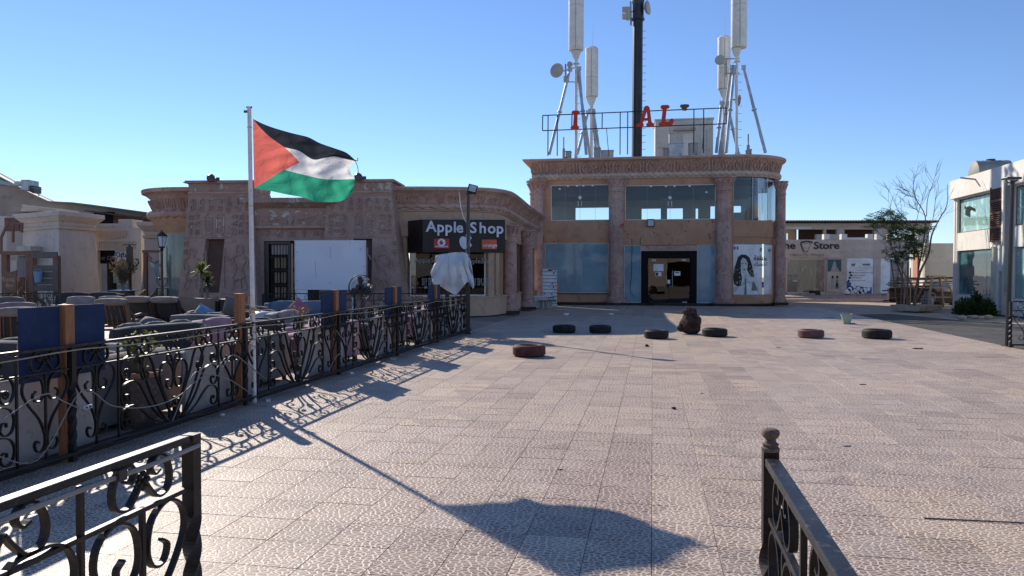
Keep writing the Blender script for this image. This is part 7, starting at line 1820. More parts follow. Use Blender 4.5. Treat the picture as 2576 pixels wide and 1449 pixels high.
# slatted wooden armchairs seen from behind
def deckchair(lab, wm='darkwood', cm='ftaupe'):
    t = thing('slatted_armchair', lab, 'armchair', (0, 0, 0), 0, 'slatted wooden armchairs on the terrace')
    w = .78; ly = math.atan(.22)
    for s in (-1, 1):
        MB().beam((s*w*.5, .30, 0), (s*w*.43, .62, 1.0), .07, .06).build('back_post', M[wm], t); MB().beam((s*w*.5, -.45, 0), (s*w*.5, -.45, .60), .07, .07).build('leg', M[wm], t)
        MB().tube(spline([(s*w*.5, -.5, .60), (s*w*.52, -.1, .64), (s*w*.50, .30, .62), (s*w*.48, .50, .74)]), .04, 6).build('armrest', M[wm], t); MB().beam((s*w*.5, .35, 0), (s*w*.5, .30, .60), .06, .06).build('leg', M[wm], t)
    for k in range(6): x = -w*.36+w*.72*k/5; MB().beam((x*1.08, .34, .35), (x*.95, .61, .95), .06, .022, (1, 0, 0)).build('slat', M[wm], t)
    MB().beam((-w*.45, .60, .93), (w*.45, .60, .93), .05, .08).build('top_rail', M[wm], t); MB().box(-w/2, w/2, -.42, .34, .34, .39).build('seat_frame', M[wm], t)
    MB().rbox(-w*.43, w*.43, -.45, .30, .39, .52, r=.05, n=5, puff=.02).build('seat_cushion', M[cm], t, smooth=True)
    T = Matrix.Translation((0, .40, .45)) @ Matrix.Rotation(-.42, 4, 'X')
    MB().rbox(-w*.45, w*.45, -.14, .0, .0, .62, r=.05, n=5, puff=.02, T=T).build('back_cushion', M['fdark'], t, smooth=True)
    MB().rbox(-w*.46, w*.46, .50, .74, .90, 1.06, r=.06, n=5, puff=.01).build('head_roll', M[cm], t, smooth=True)
    return t
dc = deckchair('dark slatted armchair right of two others, beside the brown covered counter')
cs = [(416, 746.5, 'dark slatted armchair rightmost, beside the brown covered counter', 174, None), (345, 745.5, 'dark slatted armchair in the middle of the three behind the charcoal sofa', 176, None), (281, 751, 'reddish slatted armchair touching the right edge of the largest blue board', 184, 'brownwood'), (52, 773, 'slatted armchair turned aside at the left photo edge', 205, 'brownwood')]
for k, (u, v, lab, rz, wm) in enumerate(cs):
    o = dc if k == 0 else copy_tree(dc)
    q = Gz(u, v, 1.06); o.location = (q.x, q.y+.6*0, 0); o.rotation_euler.z = R(rz)
    # the roll stands .6 behind the chair centre
    o.location = Vector((q.x, q.y, 0))-Vector((-sin(R(rz))*.6, cos(R(rz))*.6, 0)); o['label'] = lab
    if wm:
        for c in o.children:
            if c.data and c.data.materials[0] == M['darkwood']: c.data = c.data.copy(); c.data.materials[0] = M[wm]
def padchair(u, v, w, m, lab, rz=10, z=.95):
    q = Gz(u, v, z); t = thing('cushion_chair', lab, 'armchair', (q.x, q.y, 0), R(rz), 'padded armchairs facing the camera')
    MB().rbox(-w/2, w/2, -.02, .14, .42, z, r=.05, n=5, puff=.02).build('back_cushion', M[m], t, smooth=True); MB().rbox(-w/2, w/2, -.6, .0, .36, .5, r=.05, n=5, puff=.02).build('seat_cushion', M[m], t, smooth=True)
    for s in (-1, 1): MB().tube(spline([(s*(w/2+.05), .1, .72), (s*(w/2+.07), -.1, .70), (s*(w/2+.06), -.55, .62), (s*(w/2+.05), -.6, .0)]), .035, 6).build('armrest', M['darkwood'], t); MB().box(s*w/2-.03, s*w/2+.03, .1, .16, 0, .8).build('leg', M['darkwood'], t)
padchair(202, 746.5, .78, 'fbeige', 'beige padded chair in front of the big rounded sofa'); padchair(278, 746, .74, 'fbeige', 'beige padded chair behind the reddish slatted armchair', 5)
padchair(42, 762, .80, 'fmauve', 'mauve padded chair near the left photo edge', 15); padchair(20, 748, .80, 'fgrey', 'grey padded chair at the far left of the terrace', 12)
# brown covered counter
a = Gz(440, 748, .98); b = Gz(565, 751, .98); mdl = (a+b)/2; L = (b-a).length
t = thing('covered_counter', 'long counter covered with a brown cloth before the temple niche', 'counter', (mdl.x, mdl.y+.3, 0), math.atan2((b-a).y, (b-a).x))
mb = MB(); vs = []; nx = 40
for j in range(6):
    z = [.98, .97, .7, .4, .15, .08][j]
    for i in range(nx+1): x = -L/2+L*i/nx; vs.append((x, -.3-.02*(j > 0)-.03*(j > 0)*sin(x*7+j*.3)*(.3+.2*j)*.6, z-(.03*sin(x*2.1) if j == 0 else 0)))
mb.add(vs, [(j*(nx+1)+i, (j+1)*(nx+1)+i, (j+1)*(nx+1)+i+1, j*(nx+1)+i+1) for j in range(5) for i in range(nx)]); mb.build('cloth', M['fbrown'], t, smooth=True, ang=70)
MB().box(-L/2, L/2, -.29, .3, .0, .95).build('counter_body', M['darkwood'], t, bevel=.01); MB().box(L/2-.12, L/2, -.36, -.325, .0, .9).build('end_post', M['blackmatt'], t)
# whiteboard
WBY = 25.6; wbf = Frame(PX(742, WBY)[0], WBY, R(-3)); q1 = wbf.hit(921, 666)[0]; z1 = wbf.hit(830, 604.5)[1]; z0 = wbf.hit(830, 729)[1]
t = thing('white_screen', 'large blank white board standing on legs before the temple gate', 'board', (wbf.o.x, wbf.o.y, 0), wbf.a)
MB().box(0, q1, -.02, .02, z0, z1).build('panel', M['board'], t, bevel=.004)
for x in (.02, q1-.02): MB().box(x-.02, x+.02, -.03, .03, z0-.005, z1+.005).build('edge_strip', M['whitemetal'], t)
MB().box(.0, .42, .021, .06, 0, z0+.1).build('leg', M['paper'], t) ; MB().box(q1-.5, q1-.45, .021, .06, 0, z0+.1).build('leg', M['paper'], t)
rs = random.Random(4)
for x, z in ((.1, z1-.4), (q1/2, z1-.25), (q1*.78, z1-.1), (q1*.93, z1-.3), (q1/2, z0+.25), (.1, z0+.3), (q1*.97, z0+.8), (q1*.98, z1-1.1)): MB().lathe([(.014, -.004), (.012, .004)], (x, -.026, z), 8, axis='Y').build('screw', M['plinth'], t)
for a_, b_ in (((q1*.93, z1-.3), (q1*.90, z1-.42)), ((q1*.93, z1-.3), (q1*.96, z1-.28)), ((q1*.5, z1-.25), (q1*.51, z1-.6)), ((q1*.36, z1-.85), (q1*.40, z1-.85)), ((q1*.30, z0+.4), (q1*.29, z1-.7)), ((q1*.48, z0+.22), (q1*.50, z0+.18))): MB().beam((a_[0], -.023, a_[1]), (b_[0], -.023, b_[1]), .012, .004).build('scratch', M['inkmid'], t)
# pedestal fan
fY = 16.6; q = PY(908, 724, fY)
t = thing('pedestal_fan', 'black caged pedestal fan behind the second blue board right of the flagpole', 'fan', (q.x, fY, 0), R(-12))
Rf = 31/FPX*fY*1.05
for k, r in enumerate((Rf, Rf*.82, Rf*.6, Rf*.35)):
    for y in (-.09, .09): MB().tube([(r*cos(2*pi*i/32), y*(1 if k == 0 else 1.25)*(1 if k else .3), q.z+r*sin(2*pi*i/32)) for i in range(33)], .007 if k == 0 else .0035, 5).build('cage_ring', M['black'], t)
wr_ = MB()
for k in range(40):
    a_ = 2*pi*k/40
    for y in (-.12, .12): wr_.tube([(0, y, q.z), (Rf*.6*cos(a_), y, q.z+Rf*.6*sin(a_)), (Rf*cos(a_), 0, q.z+Rf*sin(a_))], .002, 3, False)
wr_.build('cage_wires', M['black'], t)
MB().lathe([(.09, -.08), (.10, .0), (.10, .22), (.05, .28)], (0, 0, q.z), 16, axis='Y').build('motor', M['black'], t, smooth=True, ang=40)
for k in range(3):
    a_ = 2*pi*k/3+pi/2+.15; e = Vector((cos(a_), 0, sin(a_))); s_ = Vector((-sin(a_), 0, cos(a_))); c0_ = Vector((0, -.02, q.z))
    P = [c0_+e*.06-s_*.03, c0_+e*Rf*.5-s_*.11+Vector((0, -.03, 0)), c0_+e*Rf*.88-s_*.06+Vector((0, -.03, 0)), c0_+e*Rf*.90+s_*.03, c0_+e*Rf*.5+s_*.06+Vector((0, .03, 0)), c0_+e*.06+s_*.03]
    MB().add([tuple(p) for p in P]+[tuple(p+Vector((0, .008, 0))) for p in P], [(0, 1, 2, 3, 4, 5), (11, 10, 9, 8, 7, 6)]+[(i, (i+1) % 6, 6+(i+1) % 6, 6+i) for i in range(6)]).build('blade', M['black'], t)
MB().cyl((0, .05, .0), (0, .05, q.z-.1), .035, n=10).build('stand', M['black'], t); MB().lathe([(.26, 0), (.26, .03), (.05, .08)], (0, .05, 0), 20).build('base', M['black'], t)
# inner railing before the gate
ir0 = PX(662, 23.5); t = thing('inner_railing', 'black scroll railing inside the terrace in front of the temple gate', 'railing', (ir0[0], 23.5, 0), R(-2))
for k in range(2): panel(t, k*PL, PL, ros=False)
for k in range(3): inst('post', POST, t, (k*PL, 0, 0))
rails(t, .04, 2*PL-.04, mat='iron')
# back railing at far left with dry plants
br0 = PX(-20, 27.4); t = thing('back_railing', 'thin black railing across the back left of the terrace', 'railing', (br0[0], 27.4, 0), R(0)); Lb = PX(300, 27.4)[0]-br0[0]
MB().box(0, Lb, -.02, .02, .92, .96).build('top_rail', M['ironrail'], t); MB().box(0, Lb, -.01, .01, .74, .76).build('mid_rail', M['iron'], t); MB().box(0, Lb, -.01, .01, .05, .08).build('bottom_rail', M['iron'], t)
n = int(Lb/.45)
for k in range(n+1): MB().box(Lb*k/n-.012, Lb*k/n+.012, -.012, .012, 0, .95).build('bar', M['iron'], t)
for k in range(n):
    for m in (SSM[1], SSM[-1]): inst('scroll', m, t, (Lb*(k+.5)/n, 0, .77))
def drybush(u, v, Y, lab, h=.7, w=.8, n=26, mat='dryleaf', seed=1):
    q = PX(u, Y); t = thing('dry_plant', lab, 'plant', (q[0], Y, 0)); rb = random.Random(seed); s_ = MB(); l_ = MB()
    for _ in range(n):
        a = rb.uniform(-w/2, w/2); P = [(a*.5, rb.uniform(-.2, .2), .2), (a*.8, rb.uniform(-.3, .3), h*.6), (a+rb.uniform(-.1, .1), rb.uniform(-.3, .3), h*rb.uniform(.7, 1.2))]; s_.tube(P, [.012, .008, .004], 4, False)
        for k in range(8): f = rb.random(); p = Vector(P[1]).lerp(Vector(P[2]), f); l_.leaf(p, (rb.uniform(-1, 1), rb.uniform(-1, 1), rb.uniform(-.5, 1)), (0, .3, 1), .09, .035)
    s_.build('stem', M['bark'], t); l_.build('leaves', M[mat], t)
    MB().box(-w/2-.1, w/2+.1, -.25, .25, 0, .35).build('planter_box', M['brownwood'], t, bevel=.01); return t
drybush(130, 745, 26.6, 'dry brown plant in the middle of the back left railing', .95, 1.6, 40, seed=3); drybush(38, 745, 26.2, 'dry straw coloured plant at the left end of the back railing', 1.0, .9, 22, seed=4)
# wicker chairs
for k, (u, lab) in enumerate(((342, 'left wicker armchair behind the slatted chairs'), (372, 'middle wicker armchair with rounded back'), (392, 'right wicker armchair by the lamp post'))):
    q = PX(u, 29.5); t = thing('wicker_chair', lab, 'armchair', (q[0], 29.5, 0), R(-70), 'wicker armchairs')
    mb = MB(); n = 14
    pts = [(.34*cos(a), .30*sin(a)) for a in [pi*i/n-.0 for i in range(n+1)]]
    mb.sweep(pts, [(0, .3), (-.04, .3), (-.04, .62), (0, .62)]); vs = mb.v
    mb.build('arm_shell', M['wicker'], t, smooth=True); mb = MB()
    P = [(.30*cos(pi*i/n), .30*sin(pi*i/n)+.02, .6+.40*sin(pi*i/n)**.7) for i in range(n+1)]; mb.tube(P, .03, 6)
    mb.add([(p[0], p[1]-.02, p[2]) for p in P]+[(p[0], p[1]-.0, .55) for p in P], [(i, i+1, n+2+i, n+1+i) for i in range(n)]); mb.build('backrest', M['wicker'], t, smooth=True)
    MB().rbox(-.32, .32, -.30, .28, .33, .42, r=.04, n=3).build('seat', M['wicker'], t, smooth=True)
    for a in (-.26, .26):
        for b in (-.24, .24): MB().cyl((a, b, 0), (a, b, .34), .022, n=6).build('leg', M['wicker'], t)
# ---- pots and plants
def pot(p, lab, r=.24, h=.5, m='pot', rim='potrim'):
    t = thing('plant_pot', lab, 'plant pot', p)
    MB().lathe([(r*.62, 0), (r*.7, .02), (r*.96, h*.8), (r*.98, h-.06)], n=24).build('pot', M[m], t, smooth=True)
    MB().lathe([(r*1.0, h-.06), (r*1.1, h-.05), (r*1.1, h), (r*.98, h+.0), (r*.95, h-.05), (.01, h-.045)], n=24, cap=False).build('rim', M[rim], t, smooth=True, ang=40)
    MB().lathe([(r*.93, h-.04), (r*.5, h-.01), (.01, h-.005)], n=16, cap=False).build('soil', M['soil'], t)
    return t
q = Vector((-4.09, 8.3, 0))
pot(q, 'large dark clay pot with reddish rim behind the railing, left of the flagpole', .20, .61)
def shrub(p, z0, lab, h, w, n, mat, seed, L=.07, name='potted_shrub'):
    t = thing(name, lab, 'plant', (p.x, p.y, z0)); rb = random.Random(seed); s_ = MB(); l_ = MB()
    for _ in range(n):
        a = rb.uniform(0, 6.28); r = w*.5*rb.random()**.5; P = spline([(0.03*cos(a), .03*sin(a), 0), (r*.5*cos(a), r*.5*sin(a), h*.5), (r*cos(a), r*sin(a), h*rb.uniform(.65, 1))], 3); s_.tube(P, [.007]*len(P), 4, False)
        for k in range(9):
            f = rb.random()**.5; pp = P[min(len(P)-1, int(f*len(P)))]+Vector((rb.uniform(-.03, .03), rb.uniform(-.03, .03), rb.uniform(-.03, .03)))
            l_.leaf(pp, (rb.uniform(-1, 1), rb.uniform(-1, 1), rb.uniform(-.8, .6)), (rb.uniform(-.5, .5), rb.uniform(-.5, .5), 1), L, L*.42)
    s_.build('stem', M['bark'], t); l_.build('leaves', M[mat], t); return t
shrub(q, .58, 'yellow green shrub growing in the large clay pot', .46, .46, 26, 'leafy', 9, .075)
for k, (s, off, l1, l2, h_) in enumerate(((9.5, .95, 'grey pot with a tall yellow green plant under the second blue board', 'tall yellow green plant right of the black fan', .62), (6.15, .75, 'brown pot on bricks right of the flagpole', 'thin straggly plant just right of the flagpole', .5), (12.9, .8, 'small pot near the far end of the railing', 'small leafy plant left of the canvas cover', .45))):
    p = fpos(s, off+.1); pot(p, l1, .17, .55); shrub(p, .50, l2, h_, .32, 12, 'leafy' if k != 1 else 'dryleaf', 30+k, .07)
# brick stacks behind the railing
for k, (s, lab) in enumerate(((6.62, 'stack of bricks behind the railing right of the flagpole'), (9.72, 'stack of bricks with a white block under the railing fan'))):
    p = fpos(s, .45); t = thing('brick_stack', lab, 'bricks', p, FA)
    for j in range(7): MB().box(-.13+.012*(j % 2), .12+.012*(j % 3), -.07, .07, .07*j+.002, .07*j+.066).build('brick', M['store'] if j else M['palestone'], t, bevel=.006, seg=1)
# dracaena before the niche
p = PX(507, 22.2); t = thing('dracaena', 'taller spiky yellow green dracaena in front of the temple niche', 'plant', (p[0], 22.2, 0))
def spiky(t, x, z0, z1, n, L, mat, seed):
    rb = random.Random(seed); MB().tube([(x, 0, z0), (x+.02, 0, (z0+z1)/2), (x-.01, 0, z1)], [.05, .04, .035], 7).build('trunk', M['bark'], t); l_ = MB()
    for k in range(n):
        a = rb.uniform(0, 6.28); e = rb.uniform(-.5, 1.4); d = Vector((cos(a)*cos(e), sin(a)*cos(e), sin(e))); LL = L*rb.uniform(.75, 1.1); s_ = d.cross(Vector((0, 0, 1))).normalized()*.025
        b = Vector((x, 0, z1)); m = b+d*LL*.6; tp__ = b+d*LL+Vector((0, 0, -.10*LL*(2-e)))
        l_.add([b-s_*.6, b+s_*.6, m+s_, m-s_, tp__], [(0, 1, 2, 3), (3, 2, 4)])
    l_.build('leaves', M[mat], t)
spiky(t, 0, 0, 1.72, 110, .38, 'leafy', 3)
pz = MB().lathe([(.2, 0), (.26, .5), (.28, .5), (.28, .55), (.2, .55)], n=16).build('pot', M['pot'], t)
t = thing('dracaena', 'shorter darker dracaena just right of the taller one', 'plant', (PX(521, 22.4)[0], 22.4, 0)); spiky(t, 0, 0, 1.36, 60, .33, 'leafdark', 5)
# potted tree at the shop door
p = PX(309, 28.6); t = thing('potted_tree', 'broom shaped dry green tree in a dark drum before the Kidzy Land door', 'tree', (p[0], 28.6, 0)); rb = random.Random(12); s_ = MB(); l_ = MB()
for k in range(26):
    a = rb.uniform(0, 6.28); r = rb.uniform(.1, .5); P = spline([(0, 0, .9), (r*.3*cos(a), r*.3*sin(a), 1.5), (r*cos(a), r*sin(a), rb.uniform(1.75, 2.3))], 4); s_.tube(P, [.022-.0018*i for i in range(len(P))], 4, False)
    for j in range(46):
        f = rb.uniform(.35, 1); pp = P[min(len(P)-1, int(f*len(P)))]+Vector((rb.gauss(0, .07), rb.gauss(0, .07), rb.gauss(0, .09))); l_.leaf(pp, (rb.uniform(-1, 1), rb.uniform(-1, 1), rb.uniform(-.2, 1)), (rb.uniform(-1, 1), rb.uniform(-1, 1), .6), .12, .035)
s_.build('trunk', M['bark'], t); l_.build('crown', M['dryleaf'], t)
dr_ = MB().lathe([(.42, 0), (.44, .5), (.40, .95), (.44, .98), (.44, 1.0), (.2, 1.0)], n=20).build('drum', M['pot'], t, smooth=True, ang=40); MB().box(-.45, .5, -.35, .2, 1.0, 1.03).build('cloth_edge', M['fbluep'], t)
# street lamps
t = thing('street_lamp', 'classic black lantern street lamp beside the round corner shop', 'street lamp', (PX(408, 27.6)[0], 27.6, 0))
zt2 = PY(408, 588, 27.6).z
MB().lathe([(.16, 0), (.16, .3), (.10, .4), (.06, .6), (.045, .9), (.04, zt2-.62), (.07, zt2-.60), (.04, zt2-.55), (.10, zt2-.5)], n=12).build('pole', M['black'], t, smooth=True)
lg = MB().lathe([(.10, zt2-.46), (.17, zt2-.10)], n=6).build('lantern_glass', M['lampglass'], t)
for k in range(6): a = 2*pi*k/6; MB().tube([(.105*cos(a), .105*sin(a), zt2-.47), (.175*cos(a), .175*sin(a), zt2-.09)], .01, 4).build('lantern_bar', M['black'], lg)
MB().lathe([(.12, zt2-.5), (.11, zt2-.46)], n=6).lathe([(.20, zt2-.10), (.19, zt2-.06), (.09, zt2+.04), (.03, zt2+.07), (.025, zt2+.12), (.005, zt2+.13)], n=12).build('lantern_cap', M['black'], t, smooth=True, ang=30)
MB().box(-.22, -.18, -.02, .02, 0, 1.1).box(.18, .22, -.02, .02, 0, 1.1).box(-.22, .22, -.02, .02, 1.1, 1.13).build('guard_frame', M['iron'], t)
for s in (-1, 1): MB().tube(spline([(s*.05, 0, 1.15), (s*.16, 0, 1.3), (s*.20, 0, 1.45), (s*.12, 0, 1.5), (s*.10, 0, 1.42)]), .012, 5).build('scroll', M['iron'], t)
t = thing('street_lamp', 'headless black lamp post with curled brackets beside the broom shaped tree', 'street lamp', (PX(327, 28.9)[0], 28.9, 0)); zt3 = PY(327, 617, 28.9).z
MB().tube([(0, 0, 0), (0, 0, zt3)], [.07, .05], 10).build('pole', M['black'], t); MB().box(-.1, .1, -.08, .08, zt3-.8, zt3-.05).build('fuse_box', M['black'], t, bevel=.01); MB().box(-.25, .25, -.03, .03, zt3, zt3+.035).build('cross_bar', M['black'], t)
for s, z in ((-1, zt3-.35), (1, zt3-.55)): MB().tube(spline([(s*.05, 0, z-.15), (s*.2, 0, z-.28), (s*.33, 0, z-.1), (s*.30, 0, z+.03), (s*.24, 0, z-.02)]), .022, 6).build('bracket', M['black'], t)
MB().lathe([(.10, 0), (.1, .9), (.07, 1.0), (.075, 1.05)], n=10).build('base', M['black'], t)
# wooden booth at the left edge
BY = 27.9; bq = PX(9, BY); t = thing('timber_booth', 'open timber booth frame with grey boards in front of the cream tower', 'booth', (bq[0], BY, 0)); f_ = lambda u: PX(u, BY)[0]-bq[0]; z_ = lambda v: PY(10, v, BY).z
for a, b in ((8, 22), (69, 80), (80, 90), (137, 150)): MB().box(f_(a), f_(b), -.1 if a != 80 else -.16, .1, 0, z_(642)).build('post', M['brownwood'], t, bevel=.01)
MB().box(f_(9), f_(88), -.12, .12, z_(642)+.003, z_(632)).build('beam', M['brownwood'], t); MB().box(f_(87), f_(152), -.2, -.13, z_(650), z_(634)).build('fascia_board', M['greywood'], t)
for k in range(4): MB().box(f_(88), f_(151), -.14, -.105, z_(732)+.0+.24*k, z_(732)+.225+.24*k).build('board', M['greywood'], t)
sb = MB().prism([(f_(17), 0), (f_(50), 0), (f_(51), z_(680)), (f_(42), z_(683)), (f_(33), z_(684)), (f_(20), z_(681))], -.22, -.16).build('sign_board', M['brownwood'], t); text('lettering', 'Mona S', .26, M['rawwood'], sb, (f_(34), -.225, z_(708)), extrude=.003); text('lettering', 'Bar', .22, M['rawwood'], sb, (f_(35), -.225, z_(722)), extrude=.003)
MB().box(f_(54), f_(70), -.2, -.17, 0, z_(697)).build('red_panel', M['rust'], t)
t = thing('blue_bucket', 'small blue bucket on the grey boards of the timber booth', 'bucket', (PX(100, BY-.2)[0], BY-.3, z_(710))); MB().lathe([(.10, 0), (.15, .38), (.16, .38), (.16, .4), (.13, .4)], n=14).build('bucket', M['fbluep'], t); MB().tube([(.15*cos(a), -.02, .38+.1*sin(a)) for a in [pi*k/8 for k in range(9)]], .008, 4).build('handle', M['grey'], t)
# timber frame with leaning glass panel
FYy = 31.6; t = thing('doorway_frame', 'timber doorway frame with bracing right of the Kidzy Land shop', 'frame', (PX(365, FYy)[0], FYy, 0)); g_ = lambda u: PX(u, FYy)[0]-t.location.x; hz = lambda v: PY(380, v, FYy).z
MB().box(g_(363), g_(371), -.08, .08, 0, hz(636)).build('post', M['brownwood'], t); MB().box(g_(361), g_(425), -.1, .1, hz(636)+.003, hz(629)).build('beam', M['brownwood'], t); MB().beam((g_(371), 0, hz(640)), (g_(381), 0, hz(652)), .08, .08).build('brace', M['reddoor'], t)
t = thing('leaning_panel', 'pale blue printed sheet leaning inside the timber doorway frame', 'panel', (PX(390, FYy+.5)[0], FYy+.5, 0)); h2_ = lambda x, y: (PY(*zA(x, y), FYy+.5).x-t.location.x, PY(*zA(x, y), FYy+.5).z)
MB().prism([h2_(1208, 870), h2_(1345, 880), h2_(1345, 1130), h2_(1310, 1100)], 0, .03).build('sheet', M['gblue2'], t); MB().tube([(h2_(1215, 880)[0], -.01, h2_(1215, 880)[1]), (h2_(1260, 905)[0], -.01, h2_(1260, 905)[1]), (h2_(1290, 885)[0], -.01, h2_(1290, 885)[1])], .015, 4).build('print', M['ink'], t)
# ================================================================ things on the plaza
def tyre(u, v, lab, mat='tyre', R_=.32, w=.215, name='tyre', tilt=0):
    q = Gz(u, v); q.y += R_; q.x += R_*q.x/q.y; t = thing('tyre', lab, 'tyre', (q.x, q.y, 0), random.uniform(0, 6), 'old car tyres lying on the plaza')
    mb = MB(); prof = [(R_*.60, .015), (R_*.66, .003), (R_*.80, .0), (R_*.93, .012), (R_*.985, .04), (R_, .06)]
    prof += [(R_, w-.06), (R_*.985, w-.04), (R_*.93, w-.012), (R_*.80, w), (R_*.66, w-.003), (R_*.60, w-.015), (R_*.63, w-.04), (R_*.82, w*.75), (R_*.88, w*.5), (R_*.82, w*.25), (R_*.63, .04), (R_*.60, .015)]
    mb.lathe(prof, n=40, cap=False); sw = mb.build('sidewall', M[mat], t, smooth=True, ang=50, merge=True)
    tr_ = MB(); n = 44
    for z0_, z1_, ph in ((.035, .078, 0), (.088, .127, .5), (.137, .180, 0)):
        for k in range(n):
            a0 = 2*pi*(k+ph)/n; a1 = a0+2*pi/n*.82; rr0, rr1 = R_-.004, R_+.009
            c = [(rr0*cos(a0), rr0*sin(a0)), (rr0*cos(a1), rr0*sin(a1)), (rr1*cos(a1), rr1*sin(a1)), (rr1*cos(a0), rr1*sin(a0))]
            tr_.hexa([(x, y, z0_) for x, y in c], [(x, y, z1_) for x, y in c])
    tr_.build('tread', M[mat], t)
    if tilt: t.rotation_euler = (tilt, 0, .4)
    return t
tyre(1419, 839, 'dark tyre in the building shade, leftmost of the far row', R_=.315); tyre(1510, 839.5, 'dark tyre second from the left, in the building shade', R_=.30); tyre(1651, 853.5, 'dark tyre just right of the shade edge, left of the rock cairn', R_=.305)
tyre(1798, 848.5, 'dark tyre touching the right side of the rock cairn', R_=.32); tyre(2040, 852, 'faded pink tyre, second from the right', 'tyrepink', R_=.315); tyre(2206, 854, 'large black tyre at the right end of the row', R_=.35, w=.235); tyre(1331, 900, 'nearest reddish brown painted tyre, worn along one side', 'tyrered', R_=.325, w=.23)
def boulder(name, p, r, sq, lab, mat, seed, cat='rock', rough=.35, n=9, rz=0):
    t = MB().ball((0, 0, 0), r, n, sq, rough, seed).build(name, M[mat], None, p, (0, 0, rz), smooth=True, ang=30); return tag(t, lab, cat)
q = Gz(1744, 842); q.y += .3
boulder('rock', (q.x, q.y, .26), .30, (.95, .85, .98), 'big dark pitted volcanic rock at the base of the cairn', 'rock', 3)
boulder('rock', (q.x-.24, q.y-.05, .17), .14, (1, .8, .8), 'small rock bulging from the left side of the big volcanic rock', 'rock', 5, n=7)
boulder('rock', (q.x-.02, q.y, .60), .175, (1.05, .8, .72), 'smaller reddish rock balanced on top of the big volcanic rock', 'rock', 9, rough=.4)
t = thing('plastic_scrap', 'small blue and black plastic scrap wedged under the top rock', 'litter', (q.x+.10, q.y-.22, .50)); MB().ball((0, 0, 0), .05, 5, (1, .6, .5), .5, 2).build('scrap', M['black'], t); MB().ball((.05, 0, 0), .035, 4, (1, .6, .4), .4, 2).build('scrap', M['fbluep'], t)
q = Gz(2136, 816); t = thing('crushed_bucket', 'pale green ribbed plastic bucket standing crooked on the plaza', 'bucket', (q.x, q.y+.15, 0), R(20)); t.rotation_euler = (0, R(-5), R(20))
M['palegreen'] = plain('pale_green_plastic', (.26, .33, .29), .5)
MB().lathe([(.09, .0), (.12, .02)]+[(.12+.045*k/9+.004*(k % 2), .03+.25*k/9) for k in range(10)]+[(.18, .33), (.165, .33), (.13, .05), (.02, .04)], n=20, fl=lambda t, z: 1+.05*sin(2*t+9*z)).build('bucket_wall', M['palegreen'], t, smooth=True, ang=30)
MB().ball((.02, .0, .0), .22, 6, (1.4, .8, .08), .4, 3).build('spilled_soil', M['soil'], t)
def litter(u, v, lab, mat, s=.06, sq=(1, .7, .3), seed=1, cat='litter'):
    if mat == 'black': s *= .6
    q = Gz(u, v); t = MB().ball((0, 0, s*sq[2]*.9), s, 5, sq, .7, seed).build('litter', M[mat], None, (q.x, q.y, 0)); tag(t, lab, cat)
litter(1425, 793, 'white crumpled paper scrap in the shade left on the plaza', 'paper', .10, (1.1, .7, .4), 2); litter(1538, 792, 'small white scrap in the shade, second from left', 'paper', .09, (1.1, .6, .4), 3)
litter(1696, 1029, 'small dark bent scrap in the middle of the sunlit paving', 'black', .05, (1, .6, .5), 4); litter(1766, 990, 'tiny dark scrap above the bent scrap on the paving', 'black', .035, (1, .6, .2), 5); litter(2131, 1123, 'small dark twig like scrap in the right paving', 'black', .05, (1.4, .25, .15), 6)
litter(1627, 872, 'little dark chip near the tip of the pole shadow', 'rock', .05, (1, .7, .6), 7); litter(2170, 968, 'thin dark scrap far right on the sunlit paving', 'black', .07, (1.4, .3, .15), 8); litter(1958, 874, 'dark splinter between the cairn and the pink tyre', 'black', .09, (1.3, .4, .1), 9)
litter(2310, 878, 'flat brown chip below the large black tyre', 'rock', .08, (1.4, .5, .15), 10); litter(560, 1046, 'white plug on the ground left of the flagpole', 'paper', .03, (1.2, .7, .5), 11); litter(1410, 1182, 'single dark leaf like scrap near the flag shadow', 'black', .03, (1.3, .5, .2), 12)
litter(2085, 800, 'dark strip of rubber in the building shade on the right', 'black', .25, (1.5, .25, .06), 13); litter(1640, 768, 'roundish brown stone by the shop doorway step', 'rock', .16, (1, .8, .9), 14, 'rock')
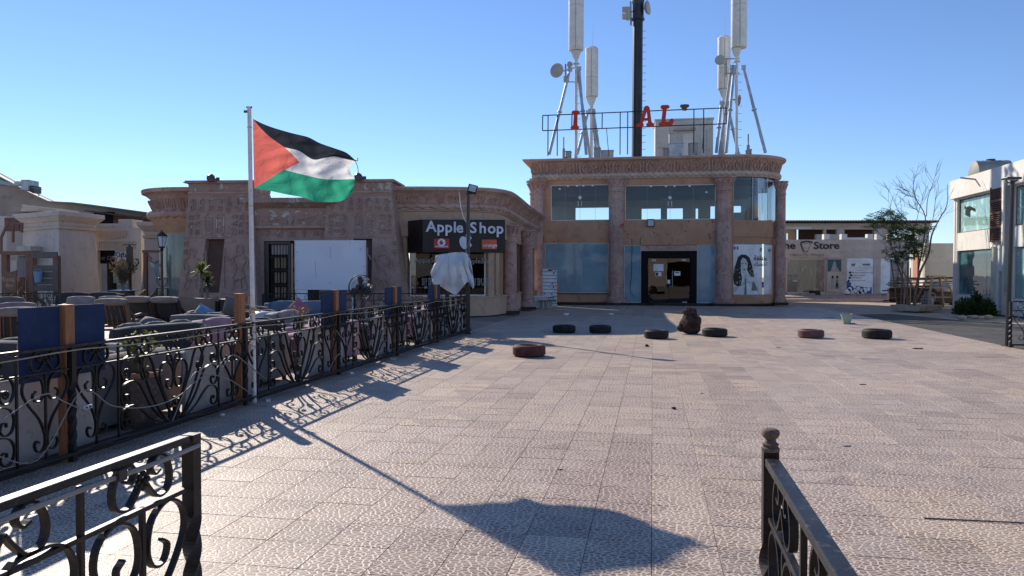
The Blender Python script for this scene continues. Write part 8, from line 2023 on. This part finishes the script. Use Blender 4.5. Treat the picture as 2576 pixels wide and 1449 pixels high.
# display rack, step box, bench by the blue window
rY = 37.2; q = PX(1383, rY); t = thing('slat_display_rack', 'white slatted display board with hooks leaning beside the blue window', 'display board', (q[0], rY, 0), R(-9))
zz1 = PY(1383, 675, rY).z; wd = 36.5/FPX*rY
for k in range(11):
    z0_ = zz1*k/11; o = MB().box(-wd/2, wd/2, -.02, .02, z0_+.012, z0_+zz1/11-.012).build('slat', M['paper'], t)
MB().box(-wd/2, wd/2, .021, .05, 0, zz1).build('backing', M['ink'], t)
rq = random.Random(6)
for k in range(11):
    for j in range(rq.choice((0, 1, 2, 4))): x = rq.uniform(-wd*.45, wd*.4); MB().box(x, x+.05, -.07, -.021, zz1*(k+1)/11-.05-.06*rq.random(), zz1*(k+1)/11-.03).build('hook', M['black'], t)
MB().box(-.1, .1, -.024, -.021, zz1-.13, zz1-.06).build('print', M['ink'], t)
q = PX(1362, 36.2); t = thing('step_box', 'small white wooden box by the foot of the display board', 'box', (q[0], 36.2, 0), R(-9)); MB().box(-.32, .25, -.3, .3, .0, .52).build('box', M['canvas'], t, bevel=.01); MB().box(-.36, .5, -.33, .33, .521, .56).build('lid', M['paper'], t)
q = PX(1376, 35.8); t = thing('small_bench', 'little dark stool in front of the display board', 'stool', (q[0], 35.8, 0), R(-9)); MB().box(-.4, .4, -.18, .18, .33, .37).build('seat', M['greywood'], t); MB().box(-.2, -.1, -.15, .15, 0, .329).build('leg', M['store'], t); MB().box(.02, .24, -.15, .15, 0, .329).build('leg', M['palestone'], t)
# building behind the camera: what the shop glass mirrors
bh_ = thing('rear_building', 'cream arcaded building closing the plaza behind the viewpoint, mirrored in the shop glass', 'building', (0, -16, 0), -GA)
MB().wall(-22, 26, 0, 6.2, [(-19+5.2*k, -16+5.2*k, 0, 3.0) for k in range(9)]+[(-19+5.2*k, -16+5.2*k, 3.9, 5.2) for k in range(9)], -.3, 0).build('wall', M['cream2'], bh_)
MB().box(-22, 26, -6, -5.8, 0, 6).build('back_wall', M['brownwood'], bh_); MB().box(-22.2, 26.2, -6, .3, 6.201, 6.5).build('roof', M['stone'], bh_); MB().box(-22, 26, -5.79, -.301, 3.3, 3.5).build('upper_floor', M['cream'], bh_)
for o in list(bpy.data.objects):
    if o.type == 'MESH' and o.data and not o.data.polygons: bpy.data.objects.remove(o)
